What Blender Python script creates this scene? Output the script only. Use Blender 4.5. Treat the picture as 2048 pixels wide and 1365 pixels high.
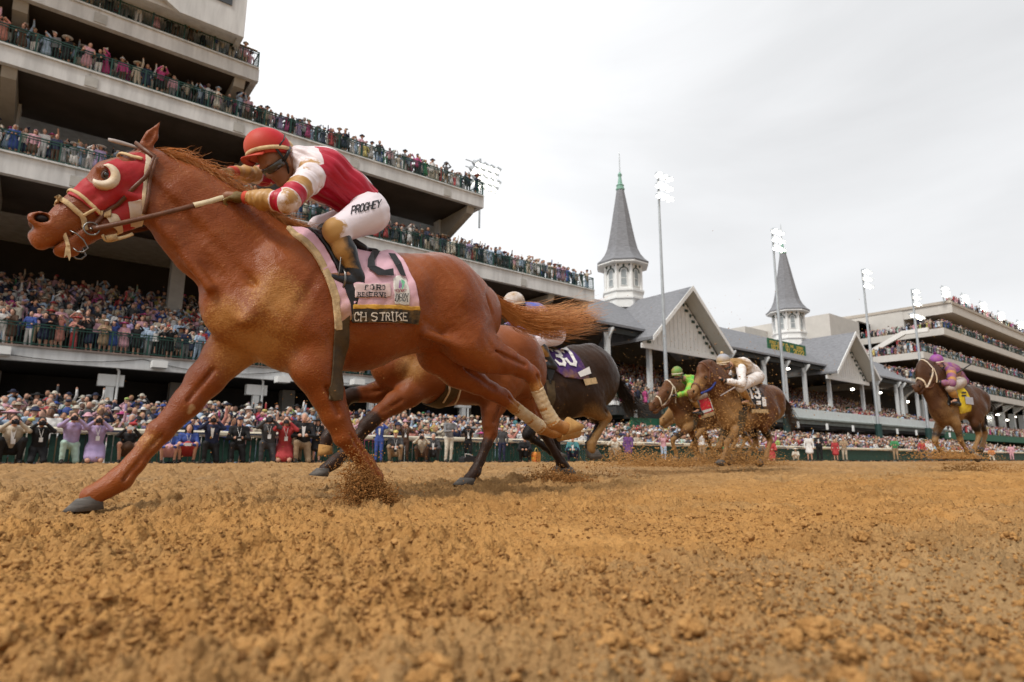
import bpy, bmesh, math, random, numpy as np
from mathutils import Vector, Matrix
from mathutils.bvhtree import BVHTree
for o in list(bpy.data.objects): bpy.data.objects.remove(o)
SC = bpy.context.scene
COL = SC.collection
R = math.radians
# ---------------------------------------------------------------- camera
CAM_H = .28; FPX = 1220.; PITCH = 10.608; YAW = 52.128; ROLL = .3
F32 = np.float32
def _cam():
    p, yw, ro = R(PITCH), R(YAW), R(ROLL)
    ah = np.array([math.cos(yw), math.sin(yw), 0]); rh = np.array([math.sin(yw), -math.cos(yw), 0]); zz = np.array([0, 0, 1.])
    fwd = ah*math.cos(p)+zz*math.sin(p); up = -ah*math.sin(p)+zz*math.cos(p)
    return fwd, rh*math.cos(ro)+up*math.sin(ro), -rh*math.sin(ro)+up*math.cos(ro)
FWD, RGT, UPV = _cam(); CPOS = np.array([0, 0, CAM_H])
def ray(x, y):
    d = FWD*FPX+RGT*(x-1024)-UPV*(y-682.5); return d/np.linalg.norm(d)
def proj(P):
    v = np.asarray(P, float)-CPOS; zc = v@FWD
    return np.stack([1024+FPX*(v@RGT)/zc, 682.5-FPX*(v@UPV)/zc, zc], -1)
def atY(x, y, Y): d = ray(x, y); return CPOS+d*(Y/d[1])
def atX(x, y, X): d = ray(x, y); return CPOS+d*(X/d[0])
def ground(x, y): d = ray(x, y); return CPOS+d*(-CAM_H/d[2])
cd = bpy.data.cameras.new('camera'); cam = bpy.data.objects.new('camera', cd); COL.objects.link(cam)
cd.sensor_width = 36; cd.lens = FPX/2048*36; cd.clip_start = .02; cd.clip_end = 5000
cam.matrix_world = Matrix(((RGT[0], UPV[0], -FWD[0], 0), (RGT[1], UPV[1], -FWD[1], 0), (RGT[2], UPV[2], -FWD[2], CAM_H), (0, 0, 0, 1)))
cd.dof.use_dof = True; cd.dof.focus_distance = 3.7; cd.dof.aperture_fstop = 2.8
SC.camera = cam
# ---------------------------------------------------------------- light
SUN_EL, SUN_AZ = 50., 200.      # azimuth in the XY plane of the direction towards the sun
W = bpy.data.worlds.new('World'); SC.world = W; W.use_nodes = True
nt = W.node_tree; nt.nodes.clear()
def N(nt, t, **k):
    n = nt.nodes.new(t)
    for a, b in k.items():
        if a in n.inputs.keys() if isinstance(a, str) else False: n.inputs[a].default_value = b
        else: setattr(n, a, b)
    return n
def world():
    L = nt.links.new
    sky = N(nt, 'ShaderNodeTexSky', sky_type='NISHITA', sun_disc=False, sun_elevation=R(SUN_EL), sun_rotation=R(90-SUN_AZ), air_density=1., dust_density=4.)
    hs = N(nt, 'ShaderNodeHueSaturation'); hs.inputs['Saturation'].default_value = .12; L(sky.outputs[0], hs.inputs['Color'])
    tc = N(nt, 'ShaderNodeTexCoord')
    mp = N(nt, 'ShaderNodeMapping'); mp.inputs['Scale'].default_value = (1, 1, 3.2); L(tc.outputs['Generated'], mp.inputs[0])
    n1 = N(nt, 'ShaderNodeTexNoise'); n1.inputs['Scale'].default_value = 2.1; n1.inputs['Detail'].default_value = 6; n1.inputs['Roughness'].default_value = .5; n1.inputs['Distortion'].default_value = .4
    L(mp.outputs[0], n1.inputs['Vector'])
    # cloud deck is brighter to the left of the stands than over the far turn (+X)
    sx = N(nt, 'ShaderNodeSeparateXYZ'); L(tc.outputs['Generated'], sx.inputs[0])
    gr = N(nt, 'ShaderNodeMapRange'); gr.inputs['From Min'].default_value = .45; gr.inputs['From Max'].default_value = .92; gr.inputs['To Min'].default_value = 1.34; gr.inputs['To Max'].default_value = .92; gr.interpolation_type = 'SMOOTHSTEP'
    L(sx.outputs['X'], gr.inputs['Value'])
    cl = N(nt, 'ShaderNodeMapRange'); cl.inputs['From Min'].default_value = .35; cl.inputs['From Max'].default_value = .68; cl.inputs['To Min'].default_value = .88; cl.inputs['To Max'].default_value = 1.06
    L(n1.outputs[0], cl.inputs['Value'])
    # added dimming of the unseen sky behind the camera, cuts the fill light
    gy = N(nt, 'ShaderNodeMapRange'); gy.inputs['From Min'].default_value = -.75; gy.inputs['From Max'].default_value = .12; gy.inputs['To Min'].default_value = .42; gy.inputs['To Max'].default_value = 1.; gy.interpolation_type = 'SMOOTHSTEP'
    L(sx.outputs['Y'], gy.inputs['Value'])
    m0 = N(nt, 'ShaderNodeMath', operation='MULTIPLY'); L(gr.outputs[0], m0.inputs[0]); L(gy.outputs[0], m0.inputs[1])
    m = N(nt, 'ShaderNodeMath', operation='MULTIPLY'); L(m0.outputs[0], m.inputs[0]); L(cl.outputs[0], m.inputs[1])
    tint = N(nt, 'ShaderNodeVectorMath', operation='SCALE'); tint.inputs[0].default_value = (.975, .985, 1.); L(m.outputs[0], tint.inputs['Scale'])
    b1 = N(nt, 'ShaderNodeBackground'); b1.inputs['Strength'].default_value = .05; L(hs.outputs[0], b1.inputs[0])
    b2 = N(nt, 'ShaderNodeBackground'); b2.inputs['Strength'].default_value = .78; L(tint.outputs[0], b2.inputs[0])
    ad = N(nt, 'ShaderNodeAddShader'); L(b1.outputs[0], ad.inputs[0]); L(b2.outputs[0], ad.inputs[1])
    out = N(nt, 'ShaderNodeOutputWorld'); L(ad.outputs[0], out.inputs[0])
world()
sl = bpy.data.lights.new('sun', 'SUN'); sl.energy = 2.2; sl.angle = R(11); sl.color = (1, .94, .86)
so = bpy.data.objects.new('sun', sl); COL.objects.link(so)
sd = Vector((math.cos(R(SUN_EL))*math.cos(R(SUN_AZ)), math.cos(R(SUN_EL))*math.sin(R(SUN_AZ)), math.sin(R(SUN_EL))))
so.rotation_euler = sd.to_track_quat('Z', 'Y').to_euler(); so.location = (0, 0, 60)
SC.view_settings.view_transform = 'Standard'; SC.view_settings.look = 'None'; SC.view_settings.exposure = 0.0; SC.view_settings.gamma = 1
SC.cycles.max_bounces = 6; SC.cycles.diffuse_bounces = 3
# ---------------------------------------------------------------- materials
def srgb(r, g, b): return tuple(((c/255+.055)/1.055)**2.4 if c/255 > .04045 else c/255/12.92 for c in (r, g, b))
MATS = {}
def mat(name, col, rough=.7, var=.12, scale=8., bump=0., bscale=None, spec=.3, metal=0., coord='Object', col2=None, emit=None, stretch=None):
    """procedural principled material: base colour broken up by noise (col2 = second real colour of the surface)"""
    if name in MATS: return MATS[name]
    m = bpy.data.materials.new(name); m.use_nodes = True; MATS[name] = m
    t = m.node_tree; L = t.links.new; b = t.nodes['Principled BSDF']
    b.inputs['Roughness'].default_value = rough; b.inputs['Metallic'].default_value = metal; b.inputs['Specular IOR Level'].default_value = spec
    tc = t.nodes.new('ShaderNodeTexCoord'); vec = tc.outputs[coord]
    if stretch:
        mp = t.nodes.new('ShaderNodeMapping'); mp.inputs['Scale'].default_value = stretch; L(vec, mp.inputs[0]); vec = mp.outputs[0]
    n = t.nodes.new('ShaderNodeTexNoise'); n.inputs['Scale'].default_value = scale; n.inputs['Detail'].default_value = 5; n.inputs['Roughness'].default_value = .6
    L(vec, n.inputs['Vector'])
    cr = t.nodes.new('ShaderNodeValToRGB'); c2 = col2 or tuple(min(1, c*(1+var)) for c in col); c1 = col if col2 else tuple(c*(1-var) for c in col)
    cr.color_ramp.elements[0].position = .32; cr.color_ramp.elements[1].position = .68
    cr.color_ramp.elements[0].color = (*c1, 1); cr.color_ramp.elements[1].color = (*c2, 1)
    L(n.outputs[0], cr.inputs[0]); L(cr.outputs[0], b.inputs['Base Color'])
    if bump:
        n2 = t.nodes.new('ShaderNodeTexNoise'); n2.inputs['Scale'].default_value = bscale or scale*4; n2.inputs['Detail'].default_value = 4
        L(vec, n2.inputs['Vector'])
        bp = t.nodes.new('ShaderNodeBump'); bp.inputs['Strength'].default_value = bump; bp.inputs['Distance'].default_value = .01
        L(n2.outputs[0], bp.inputs['Height']); L(bp.outputs[0], b.inputs['Normal'])
    if emit:
        b.inputs['Emission Color'].default_value = (*emit[:3], 1); b.inputs['Emission Strength'].default_value = emit[3]
    return m
def attr_mat(name, base, layers, rough=.7, spec=.3, var=.1, scale=8., bump=0., bscale=40, sheen=0., coat=0., stretch=None, soft=None):
    """like mat(), with extra real colours laid over where a mesh attribute is positive: layers = [(attr, colour, softness, noise_amount)]"""
    m = mat(name, base, rough, var, scale, bump, bscale, spec, stretch=stretch)
    if m.get('done'): return m
    m['done'] = 1
    t = m.node_tree; L = t.links.new; b = t.nodes['Principled BSDF']
    cur = b.inputs['Base Color'].links[0].from_socket
    for at, c, sf, na in layers:
        a = t.nodes.new('ShaderNodeAttribute'); a.attribute_name = at; v = a.outputs['Fac']
        if na:
            tc = t.nodes.new('ShaderNodeTexCoord'); n = t.nodes.new('ShaderNodeTexNoise'); n.inputs['Scale'].default_value = na[1]; n.inputs['Detail'].default_value = 6; n.inputs['Roughness'].default_value = .65
            L(tc.outputs['Object'], n.inputs['Vector'])
            q = t.nodes.new('ShaderNodeMath'); q.operation = 'MULTIPLY_ADD'; q.inputs[1].default_value = na[0]; q.inputs[2].default_value = -na[0]*.5; L(n.outputs[0], q.inputs[0])
            ad = t.nodes.new('ShaderNodeMath'); ad.operation = 'ADD'; L(v, ad.inputs[0]); L(q.outputs[0], ad.inputs[1]); v = ad.outputs[0]
        mr = t.nodes.new('ShaderNodeMapRange'); mr.inputs['From Min'].default_value = -sf; mr.inputs['From Max'].default_value = sf; L(v, mr.inputs['Value'])
        mx = t.nodes.new('ShaderNodeMix'); mx.data_type = 'RGBA'
        L(mr.outputs[0], mx.inputs[0]); L(cur, mx.inputs[6])
        mx.inputs[7].default_value = (*c, 1); cur = mx.outputs[2]
    L(cur, b.inputs['Base Color'])
    if sheen: b.inputs['Sheen Weight'].default_value = sheen
    if coat: b.inputs['Coat Weight'].default_value = coat; b.inputs['Coat Roughness'].default_value = .35
    return m
# ---------------------------------------------------------------- objects
def tag(o, label=None, cat=None, group=None, kind=None):
    if label: o['label'] = label
    if cat: o['category'] = cat
    if group: o['group'] = group
    if kind: o['kind'] = kind
    return o
def link(name, me, parent=None):
    o = bpy.data.objects.new(name, me); COL.objects.link(o)
    if parent: o.parent = parent
    return o
def empty(name, loc=(0, 0, 0), rz=0, label=None, cat=None, group=None):
    o = bpy.data.objects.new(name, None); COL.objects.link(o); o.location = loc; o.rotation_euler = (0, 0, rz); o.empty_display_size = .1
    return tag(o, label, cat, group)
def npmesh(name, V, Fc, mats=(), smooth=False, mi=None, attrs=None):
    """V (n,3), Fc: (m,3|4) array or list of tuples"""
    me = bpy.data.meshes.new(name); V = np.asarray(V, F32)
    me.vertices.add(len(V)); me.vertices.foreach_set('co', V.ravel())
    if isinstance(Fc, np.ndarray):
        k = Fc.shape[1]; m = len(Fc); idx = Fc.ravel(); ls = np.arange(m)*k
    else:
        m = len(Fc); lens = np.array([len(f) for f in Fc], int); idx = np.array([i for f in Fc for i in f], int); ls = np.concatenate([[0], np.cumsum(lens)[:-1]]) if m else np.zeros(0, int)
    me.loops.add(len(idx)); me.loops.foreach_set('vertex_index', idx.astype(np.int32))
    me.polygons.add(m); me.polygons.foreach_set('loop_start', ls.astype(np.int32))
    if mi is not None: me.polygons.foreach_set('material_index', np.asarray(mi, np.int32))
    me.polygons.foreach_set('use_smooth', np.full(m, bool(smooth)))
    for mt in mats: me.materials.append(mt)
    for k, v in (attrs or {}).items():
        v = np.asarray(v, F32)
        if v.ndim == 1:
            a = me.attributes.new(k, 'FLOAT', 'POINT'); a.data.foreach_set('value', v)
        else:
            a = me.attributes.new(k, 'FLOAT_COLOR', 'POINT'); a.data.foreach_set('color', np.concatenate([v, np.ones((len(v), 1), F32)], 1).ravel())
    me.update(calc_edges=True); me.validate()
    return me
class MB:
    def __init__(s): s.v = []; s.f = []; s.mi = []; s.n = 0
    def add(s, V, Fc, mi=0):
        V = [tuple(map(float, p)) for p in V]; s.v += V; s.f += [tuple(int(i)+s.n for i in f) for f in Fc]; s.mi += [mi]*len(Fc); s.n += len(V); return s
    def box(s, x0, x1, y0, y1, z0, z1, mi=0):
        V = [(x, y, z) for z in (z0, z1) for y in (y0, y1) for x in (x0, x1)]
        return s.add(V, [(0, 2, 3, 1), (4, 5, 7, 6), (0, 1, 5, 4), (2, 6, 7, 3), (0, 4, 6, 2), (1, 3, 7, 5)], mi)
    def bar(s, a, b, w, h=None, up=(0, 0, 1), mi=0):
        a, b = Vector(a), Vector(b); d = (b-a).normalized(); u = Vector(up); sd_ = d.cross(u)
        if sd_.length < 1e-4: sd_ = d.cross(Vector((1, 0, 0)))
        sd_.normalize(); u = sd_.cross(d).normalized(); h = h or w; V = []
        for p in (a, b):
            for i, j in ((-1, -1), (1, -1), (1, 1), (-1, 1)): V.append(p+sd_*(w/2*i)+u*(h/2*j))
        return s.add(V, [(0, 1, 2, 3), (7, 6, 5, 4), (0, 4, 5, 1), (1, 5, 6, 2), (2, 6, 7, 3), (3, 7, 4, 0)], mi)
    def tube(s, pts, r, n=8, mi=0, cap=True, flat=1., up=(0, 0, 1)):
        P = [Vector(p) for p in pts]; rr = r if hasattr(r, '__len__') else [r]*len(P); V = []; pu = Vector(up)
        for i, p in enumerate(P):
            d = (P[min(i+1, len(P)-1)]-P[max(i-1, 0)])
            if d.length < 1e-9: d = Vector((0, 0, 1))
            d.normalize(); a = d.cross(pu)
            if a.length < 1e-3: a = d.cross(Vector((1, .3, 0)))
            a.normalize(); b = a.cross(d).normalized(); pu = b
            for k in range(n):
                t = 2*math.pi*k/n; V.append(p+a*(rr[i]*math.cos(t)*flat)+b*(rr[i]*math.sin(t)))
        Fc = [(i*n+k, i*n+(k+1) % n, (i+1)*n+(k+1) % n, (i+1)*n+k) for i in range(len(P)-1) for k in range(n)]
        if cap: Fc += [tuple(range(n))[::-1], tuple((len(P)-1)*n+k for k in range(n))]
        return s.add(V, Fc, mi)
    def lathe(s, prof, c=(0, 0, 0), n=16, mi=0, ph=0.):
        V = []
        for r_, z in prof:
            for k in range(n):
                t = 2*math.pi*k/n+ph; V.append((c[0]+r_*math.cos(t), c[1]+r_*math.sin(t), c[2]+z))
        m = len(prof)
        Fc = [(i*n+k, i*n+(k+1) % n, (i+1)*n+(k+1) % n, (i+1)*n+k) for i in range(m-1) for k in range(n)]
        Fc += [tuple(range(n))[::-1], tuple((m-1)*n+k for k in range(n))]
        return s.add(V, Fc, mi)
    def prism(s, poly, axis, t0, t1, mi=0):
        """poly of 2D points extruded along axis ('x','y','z')"""
        def P(a, b, t): return {'x': (t, a, b), 'y': (a, t, b), 'z': (a, b, t)}[axis]
        n = len(poly); V = [P(a, b, t0) for a, b in poly]+[P(a, b, t1) for a, b in poly]
        return s.add(V, [tuple(range(n)), tuple(range(2*n-1, n-1, -1))]+[(i, n+i, n+(i+1) % n, (i+1) % n) for i in range(n)], mi)
    def ball(s, c, r, mi=0, n=8, m=6):
        r3 = r if hasattr(r, '__len__') else (r, r, r); V = []
        for i in range(1, m):
            t = math.pi*i/m
            for k in range(n): V.append((c[0]+r3[0]*math.sin(t)*math.cos(2*math.pi*k/n), c[1]+r3[1]*math.sin(t)*math.sin(2*math.pi*k/n), c[2]-r3[2]*math.cos(t)))
        V += [(c[0], c[1], c[2]-r3[2]), (c[0], c[1], c[2]+r3[2])]; a, b = len(V)-2, len(V)-1
        Fc = [(i*n+k, i*n+(k+1) % n, (i+1)*n+(k+1) % n, (i+1)*n+k) for i in range(m-2) for k in range(n)]
        Fc += [(a, (k+1) % n, k) for k in range(n)]+[(b, (m-2)*n+k, (m-2)*n+(k+1) % n) for k in range(n)]
        return s.add(V, Fc, mi)
    def mesh(s, name, mats, smooth=False):
        me = npmesh(name, s.v, s.f, mats, smooth, s.mi)
        bm = bmesh.new(); bm.from_mesh(me); bmesh.ops.recalc_face_normals(bm, faces=bm.faces); bm.to_mesh(me); bm.free(); return me
    def build(s, name, mats, parent=None, smooth=False):
        if not isinstance(mats, (list, tuple)): mats = [mats]
        return link(name, s.mesh(name, mats, smooth), parent)
# ---------------------------------------------------------------- noise
def hash2(i, j, s=0):
    n = (i.astype(np.int64)*374761393+j.astype(np.int64)*668265263+s*974634777) & 0xffffffff
    n = ((n ^ (n >> 13))*1274126177) & 0xffffffff; n = n ^ (n >> 16)
    return (n & 0xffff)/65535.
def vnoise(x, y, s=0):
    i = np.floor(x); j = np.floor(y); fx = x-i; fy = y-j; i = i.astype(int); j = j.astype(int)
    u = fx*fx*fx*(fx*(fx*6-15)+10); v = fy*fy*fy*(fy*(fy*6-15)+10)
    return (hash2(i, j, s)*(1-u)+hash2(i+1, j, s)*u)*(1-v)+(hash2(i, j+1, s)*(1-u)+hash2(i+1, j+1, s)*u)*v
def clods(x, y, cell, s, dens=.5, hgt=1.):
    """rounded lumps on a jittered grid: height field"""
    i = np.floor(x/cell).astype(int); j = np.floor(y/cell).astype(int); h = np.zeros_like(x)
    for a in (-1, 0, 1):
        for b in (-1, 0, 1):
            I, J = i+a, j+b; r1 = hash2(I, J, s); r2 = hash2(I, J, s+1); r3 = hash2(I, J, s+2); r4 = hash2(I, J, s+3)
            cx, cy = (I+r1)*cell, (J+r2)*cell; rad = cell*(.22+.38*r3)
            d2 = ((x-cx)**2+(y-cy)**2*(.7+.6*r4))/rad**2
            hh = np.where(r4 < dens, np.sqrt(np.clip(1-d2, 0, 1))*rad*hgt*(.5+.6*r3), 0)
            h = np.maximum(h, hh)
    return h

def pits(x, y, cell, s, dens, rad, depth):
    """hoof-sized hollows with a pushed-up rim"""
    i = np.floor(x/cell).astype(int); j = np.floor(y/cell).astype(int); h = np.zeros_like(x)
    for a in (-1, 0, 1):
        for b in (-1, 0, 1):
            I, J = i+a, j+b; r1 = hash2(I, J, s); r2 = hash2(I, J, s+1); r3 = hash2(I, J, s+2); r4 = hash2(I, J, s+3)
            d = np.sqrt((x-(I+r1)*cell)**2*.8+(y-(J+r2)*cell)**2*1.3)/(rad*(.7+.6*r3))
            h += np.where(r4 < dens, -depth*np.exp(-d**2*1.4)+depth*.55*np.exp(-((d-1.45)/.42)**2), 0)
    return h
# ---------------------------------------------------------------- implicit surfaces (smooth unions on a grid, meshed by surface nets)
class Field:
    def __init__(s, lo, hi, h):
        s.lo = np.array(lo, F32); s.h = h; s.n = [int(math.ceil((b-a)/h))+1 for a, b in zip(lo, hi)]
        s.A = np.full(s.n, .25, F32); s.T = None
        s.ax = [s.lo[i]+np.arange(s.n[i], dtype=F32)*h for i in range(3)]
    def tags(s): s.T = np.zeros(s.n, np.int8); return s
    def _box(s, lo, hi):
        sl = []
        for i in range(3):
            a = max(0, int((lo[i]-s.lo[i])/s.h)-1); b = min(s.n[i], int((hi[i]-s.lo[i])/s.h)+3)
            if b <= a: return None
            sl.append(slice(a, b))
        return tuple(sl)
    def _grid(s, sl): return s.ax[0][sl[0]][:, None, None], s.ax[1][sl[1]][None, :, None], s.ax[2][sl[2]][None, None, :]
    def _put(s, sl, d, k, sub, tg):
        A = s.A[sl]
        if sub:
            if k > 0:
                hh = np.clip(.5-.5*(A+d)/k, 0, 1); s.A[sl] = A*(1-hh)+(-d)*hh+k*hh*(1-hh)
            else: s.A[sl] = np.maximum(A, -d)
            return
        if s.T is not None and tg is not None: s.T[sl][d < A] = tg
        if k > 0:
            hh = np.clip(.5+.5*(A-d)/k, 0, 1); s.A[sl] = A*(1-hh)+d*hh-k*hh*(1-hh)
        else: s.A[sl] = np.minimum(A, d)
    def cone(s, a, b, r1, r2, k=.03, w1=None, w2=None, sub=False, tg=None):
        """tapered capsule; w1,w2 = half width across y when it differs from the in-plane radius"""
        a = np.asarray(a, F32); b = np.asarray(b, F32); w1 = r1 if w1 is None else w1; w2 = r2 if w2 is None else w2
        m = max(r1, r2, w1, w2)+k+2*s.h; sl = s._box(np.minimum(a, b)-m, np.maximum(a, b)+m)
        if sl is None: return s
        X, Y, Z = s._grid(sl); ab = b-a; L2 = float(ab@ab)+1e-9
        t = np.clip(((X-a[0])*ab[0]+(Y-a[1])*ab[1]+(Z-a[2])*ab[2])/L2, 0, 1)
        dx = X-a[0]-t*ab[0]; dy = Y-a[1]-t*ab[1]; dz = Z-a[2]-t*ab[2]; r = r1+(r2-r1)*t
        if w1 == r1 and w2 == r2: d = np.sqrt(dx*dx+dy*dy+dz*dz)-r
        else:
            w = w1+(w2-w1)*t; q = dx*dx+dz*dz; k0 = np.sqrt(q/(r*r)+dy*dy/(w*w)); k1 = np.sqrt(q/r**4+dy*dy/w**4)+1e-6; d = k0*(k0-1)/k1
        s._put(sl, d.astype(F32), k, sub, tg); return s
    def ell(s, c, r, k=.03, ang=0., yaw=0., sub=False, tg=None, M=None):
        c = np.asarray(c, F32); m = max(r)+k+2*s.h; sl = s._box(c-m, c+m)
        if sl is None: return s
        X, Y, Z = s._grid(sl); X, Y, Z = X-c[0], Y-c[1], Z-c[2]
        if M is not None:
            x = M[0][0]*X+M[0][1]*Y+M[0][2]*Z; y = M[1][0]*X+M[1][1]*Y+M[1][2]*Z; z = M[2][0]*X+M[2][1]*Y+M[2][2]*Z
        else:
            ca, sa = math.cos(ang), math.sin(ang); x = X*ca+Z*sa; z = -X*sa+Z*ca
            cb, sb = math.cos(yaw), math.sin(yaw); x, y = x*cb+Y*sb, -x*sb+Y*cb
        k0 = np.sqrt((x/r[0])**2+(y/r[1])**2+(z/r[2])**2); k1 = np.sqrt((x/r[0]**2)**2+(y/r[1]**2)**2+(z/r[2]**2)**2)+1e-6
        s._put(sl, (k0*(k0-1)/k1).astype(F32), k, sub, tg); return s
    def mesh(s, tags=False):
        A = s.A; S = A < 0; nx, ny, nz = A.shape
        C = np.zeros((nx-1, ny-1, nz-1), np.uint8)
        offs = [(i, j, k) for i in (0, 1) for j in (0, 1) for k in (0, 1)]
        for i, j, k in offs: C += S[i:nx-1+i, j:ny-1+j, k:nz-1+k]
        act = (C > 0) & (C < 8); idx = np.argwhere(act); ix, iy, iz = idx.T
        val = {o: A[ix+o[0], iy+o[1], iz+o[2]] for o in offs}
        P = np.zeros((len(idx), 3), np.float64); cnt = np.zeros(len(idx))
        for o in offs:
            for ax in range(3):
                if o[ax]: continue
                q = list(o); q[ax] = 1; q = tuple(q); va, vb = val[o], val[q]; cr = (va < 0) != (vb < 0)
                t = np.where(cr, va/np.where(cr, va-vb, 1), 0); p = np.tile(np.array(o, float), (len(idx), 1)); p[:, ax] += t
                P += p*cr[:, None]; cnt += cr
        V = (idx+P/cnt[:, None])*s.h+s.lo
        vid = np.full(C.shape, -1, np.int32); vid[act] = np.arange(len(idx)); Q = []
        for ax in range(3):
            a = [slice(None)]*3; b = [slice(None)]*3; a[ax] = slice(0, -1); b[ax] = slice(1, None)
            ch = S[tuple(a)] != S[tuple(b)]; e = np.argwhere(ch); p1, p2 = (ax+1) % 3, (ax+2) % 3
            ok = (e[:, p1] > 0) & (e[:, p2] > 0) & (e[:, p1] < A.shape[p1]-1) & (e[:, p2] < A.shape[p2]-1); e = e[ok]
            ins = S[e[:, 0], e[:, 1], e[:, 2]]; q = []
            for d1, d2 in ((-1, -1), (0, -1), (0, 0), (-1, 0)):
                c = e.copy(); c[:, p1] += d1; c[:, p2] += d2; q.append(vid[c[:, 0], c[:, 1], c[:, 2]])
            q = np.stack(q, 1); q[~ins] = q[~ins][:, ::-1]; Q.append(q)
        Q = np.concatenate(Q)
        if tags and s.T is not None:
            c = np.clip(np.rint((V-s.lo)/s.h).astype(int), 0, np.array(s.n)-1); tv = s.T[c[:, 0], c[:, 1], c[:, 2]]
            return V, Q, tv
        return V, Q
def vnormals(V, Q):
    n = np.zeros_like(V); a = V[Q[:, 2]]-V[Q[:, 0]]; b = V[Q[:, 3]]-V[Q[:, 1]] if Q.shape[1] == 4 else V[Q[:, 2]]-V[Q[:, 1]]
    fn = np.cross(a, b) if Q.shape[1] == 4 else np.cross(V[Q[:, 1]]-V[Q[:, 0]], V[Q[:, 2]]-V[Q[:, 0]])
    for i in range(Q.shape[1]):
        for c in range(3): n[:, c] += np.bincount(Q[:, i], fn[:, c], len(V))
    return n/(np.linalg.norm(n, axis=1, keepdims=True)+1e-12)
def relax(V, Q, it=1, lam=.5):
    for _ in range(it):
        s = np.zeros_like(V); c = np.zeros(len(V)); k = Q.shape[1]
        for i in range(k):
            a, b = Q[:, i], Q[:, (i+1) % k]
            for x in range(3): s[:, x] += np.bincount(a, V[b, x], len(V))+np.bincount(b, V[a, x], len(V))
            c += np.bincount(a, minlength=len(V))+np.bincount(b, minlength=len(V))
        V = V+lam*(s/np.maximum(c, 1)[:, None]-V)
    return V
def shell(V, Q, f, off, thick=None):
    """the piece of a surface where f > 0, cut along f = 0, lifted by off along the normals, given an edge of depth off*.8"""
    f = np.asarray(f, float); Nn = vnormals(V, Q); T = np.concatenate([Q[:, [0, 1, 2]], Q[:, [0, 2, 3]]]) if Q.shape[1] == 4 else Q
    off = np.broadcast_to(np.asarray(off, float), (len(V),)); P = V+Nn*off[:, None]
    ins = f[T] > 0; k = ins.sum(1); verts = {}; outV = []; faces = []; cut = []
    def vv(i):
        if i not in verts: verts[i] = len(outV); outV.append(P[i])
        return verts[i]
    def ee(i, j):
        key = (min(i, j), max(i, j), 'e')
        if key not in verts:
            t = f[i]/(f[i]-f[j]); verts[key] = len(outV); outV.append(P[i]+(P[j]-P[i])*t)
        return verts[key]
    for t in T[k == 3]: faces.append((vv(t[0]), vv(t[1]), vv(t[2])))
    for t, s_ in zip(T[(k > 0) & (k < 3)], ins[(k > 0) & (k < 3)]):
        poly = []; cr = []
        for a in range(3):
            b = (a+1) % 3
            if s_[a]: poly.append(vv(t[a]))
            if s_[a] != s_[b]: e = ee(t[a], t[b]); poly.append(e); cr.append(e)
        faces.append(tuple(poly)); 
        if len(cr) == 2:
            # edge direction as in the polygon
            i0, i1 = poly.index(cr[0]), poly.index(cr[1])
            cut.append((cr[0], cr[1]) if (i0+1) % len(poly) == i1 else (cr[1], cr[0]))
    outV = np.array(outV) if outV else np.zeros((0, 3))
    # turned-in edge
    base = len(outV); low = {}; ex = []
    On = np.zeros_like(outV)
    for key, i in verts.items():
        if isinstance(key, tuple): On[i] = Nn[key[0]]
    th = thick if thick is not None else None
    for a, b in cut:
        for q in (a, b):
            if q not in low: low[q] = base+len(ex); ex.append(outV[q]-On[q]*(th if th is not None else float(np.mean(off))*.9))
        faces.append((b, a, low[a], low[b]))
    if ex: outV = np.concatenate([outV, np.array(ex)])
    return outV, faces
# ================================================================ SETTING
conc = mat('concrete', (.60, .615, .62), .85, .16, 1.6, .15, 6, stretch=(1.4, 1.4, .22))
concd = mat('shaded_concrete', (.075, .062, .052), .9, .2, .6)  # concrete with the shade under the decks put into its colour
darkwall = mat('shaded_interior', (.028, .025, .023), .9, .2, .5)  # interior shade put into a near-black base colour
dgreen = mat('green_paint', (.012, .06, .045), .5, .2, 3, spec=.4)
white = mat('white_paint', (.74, .75, .74), .55, .06, 2.5, .05, 30)
shingle = mat('slate_shingle', (.2, .205, .22), .85, .22, 2.2, .6, 14, stretch=(1, 1, 5))
copper = mat('copper_green', (.22, .40, .33), .6, .15, 4)
beige = mat('beige_stucco', (.52, .50, .465), .85, .06, .8)
glass = mat('window_glass', (.06, .07, .08), .08, .1, 1, spec=.6)
galv = mat('galvanised_steel', (.42, .45, .47), .45, .1, 3, metal=.5)
lamp = mat('lit_lamp', (1, .95, .85), .5, .0, 1, emit=(1, .93, .8, 14))
tube_l = mat('lit_tube', (1, .97, .9), .5, .0, 1, emit=(1, .95, .85, 5))
black = mat('black_plastic', (.012, .012, .013), .4, .2, 10)
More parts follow.
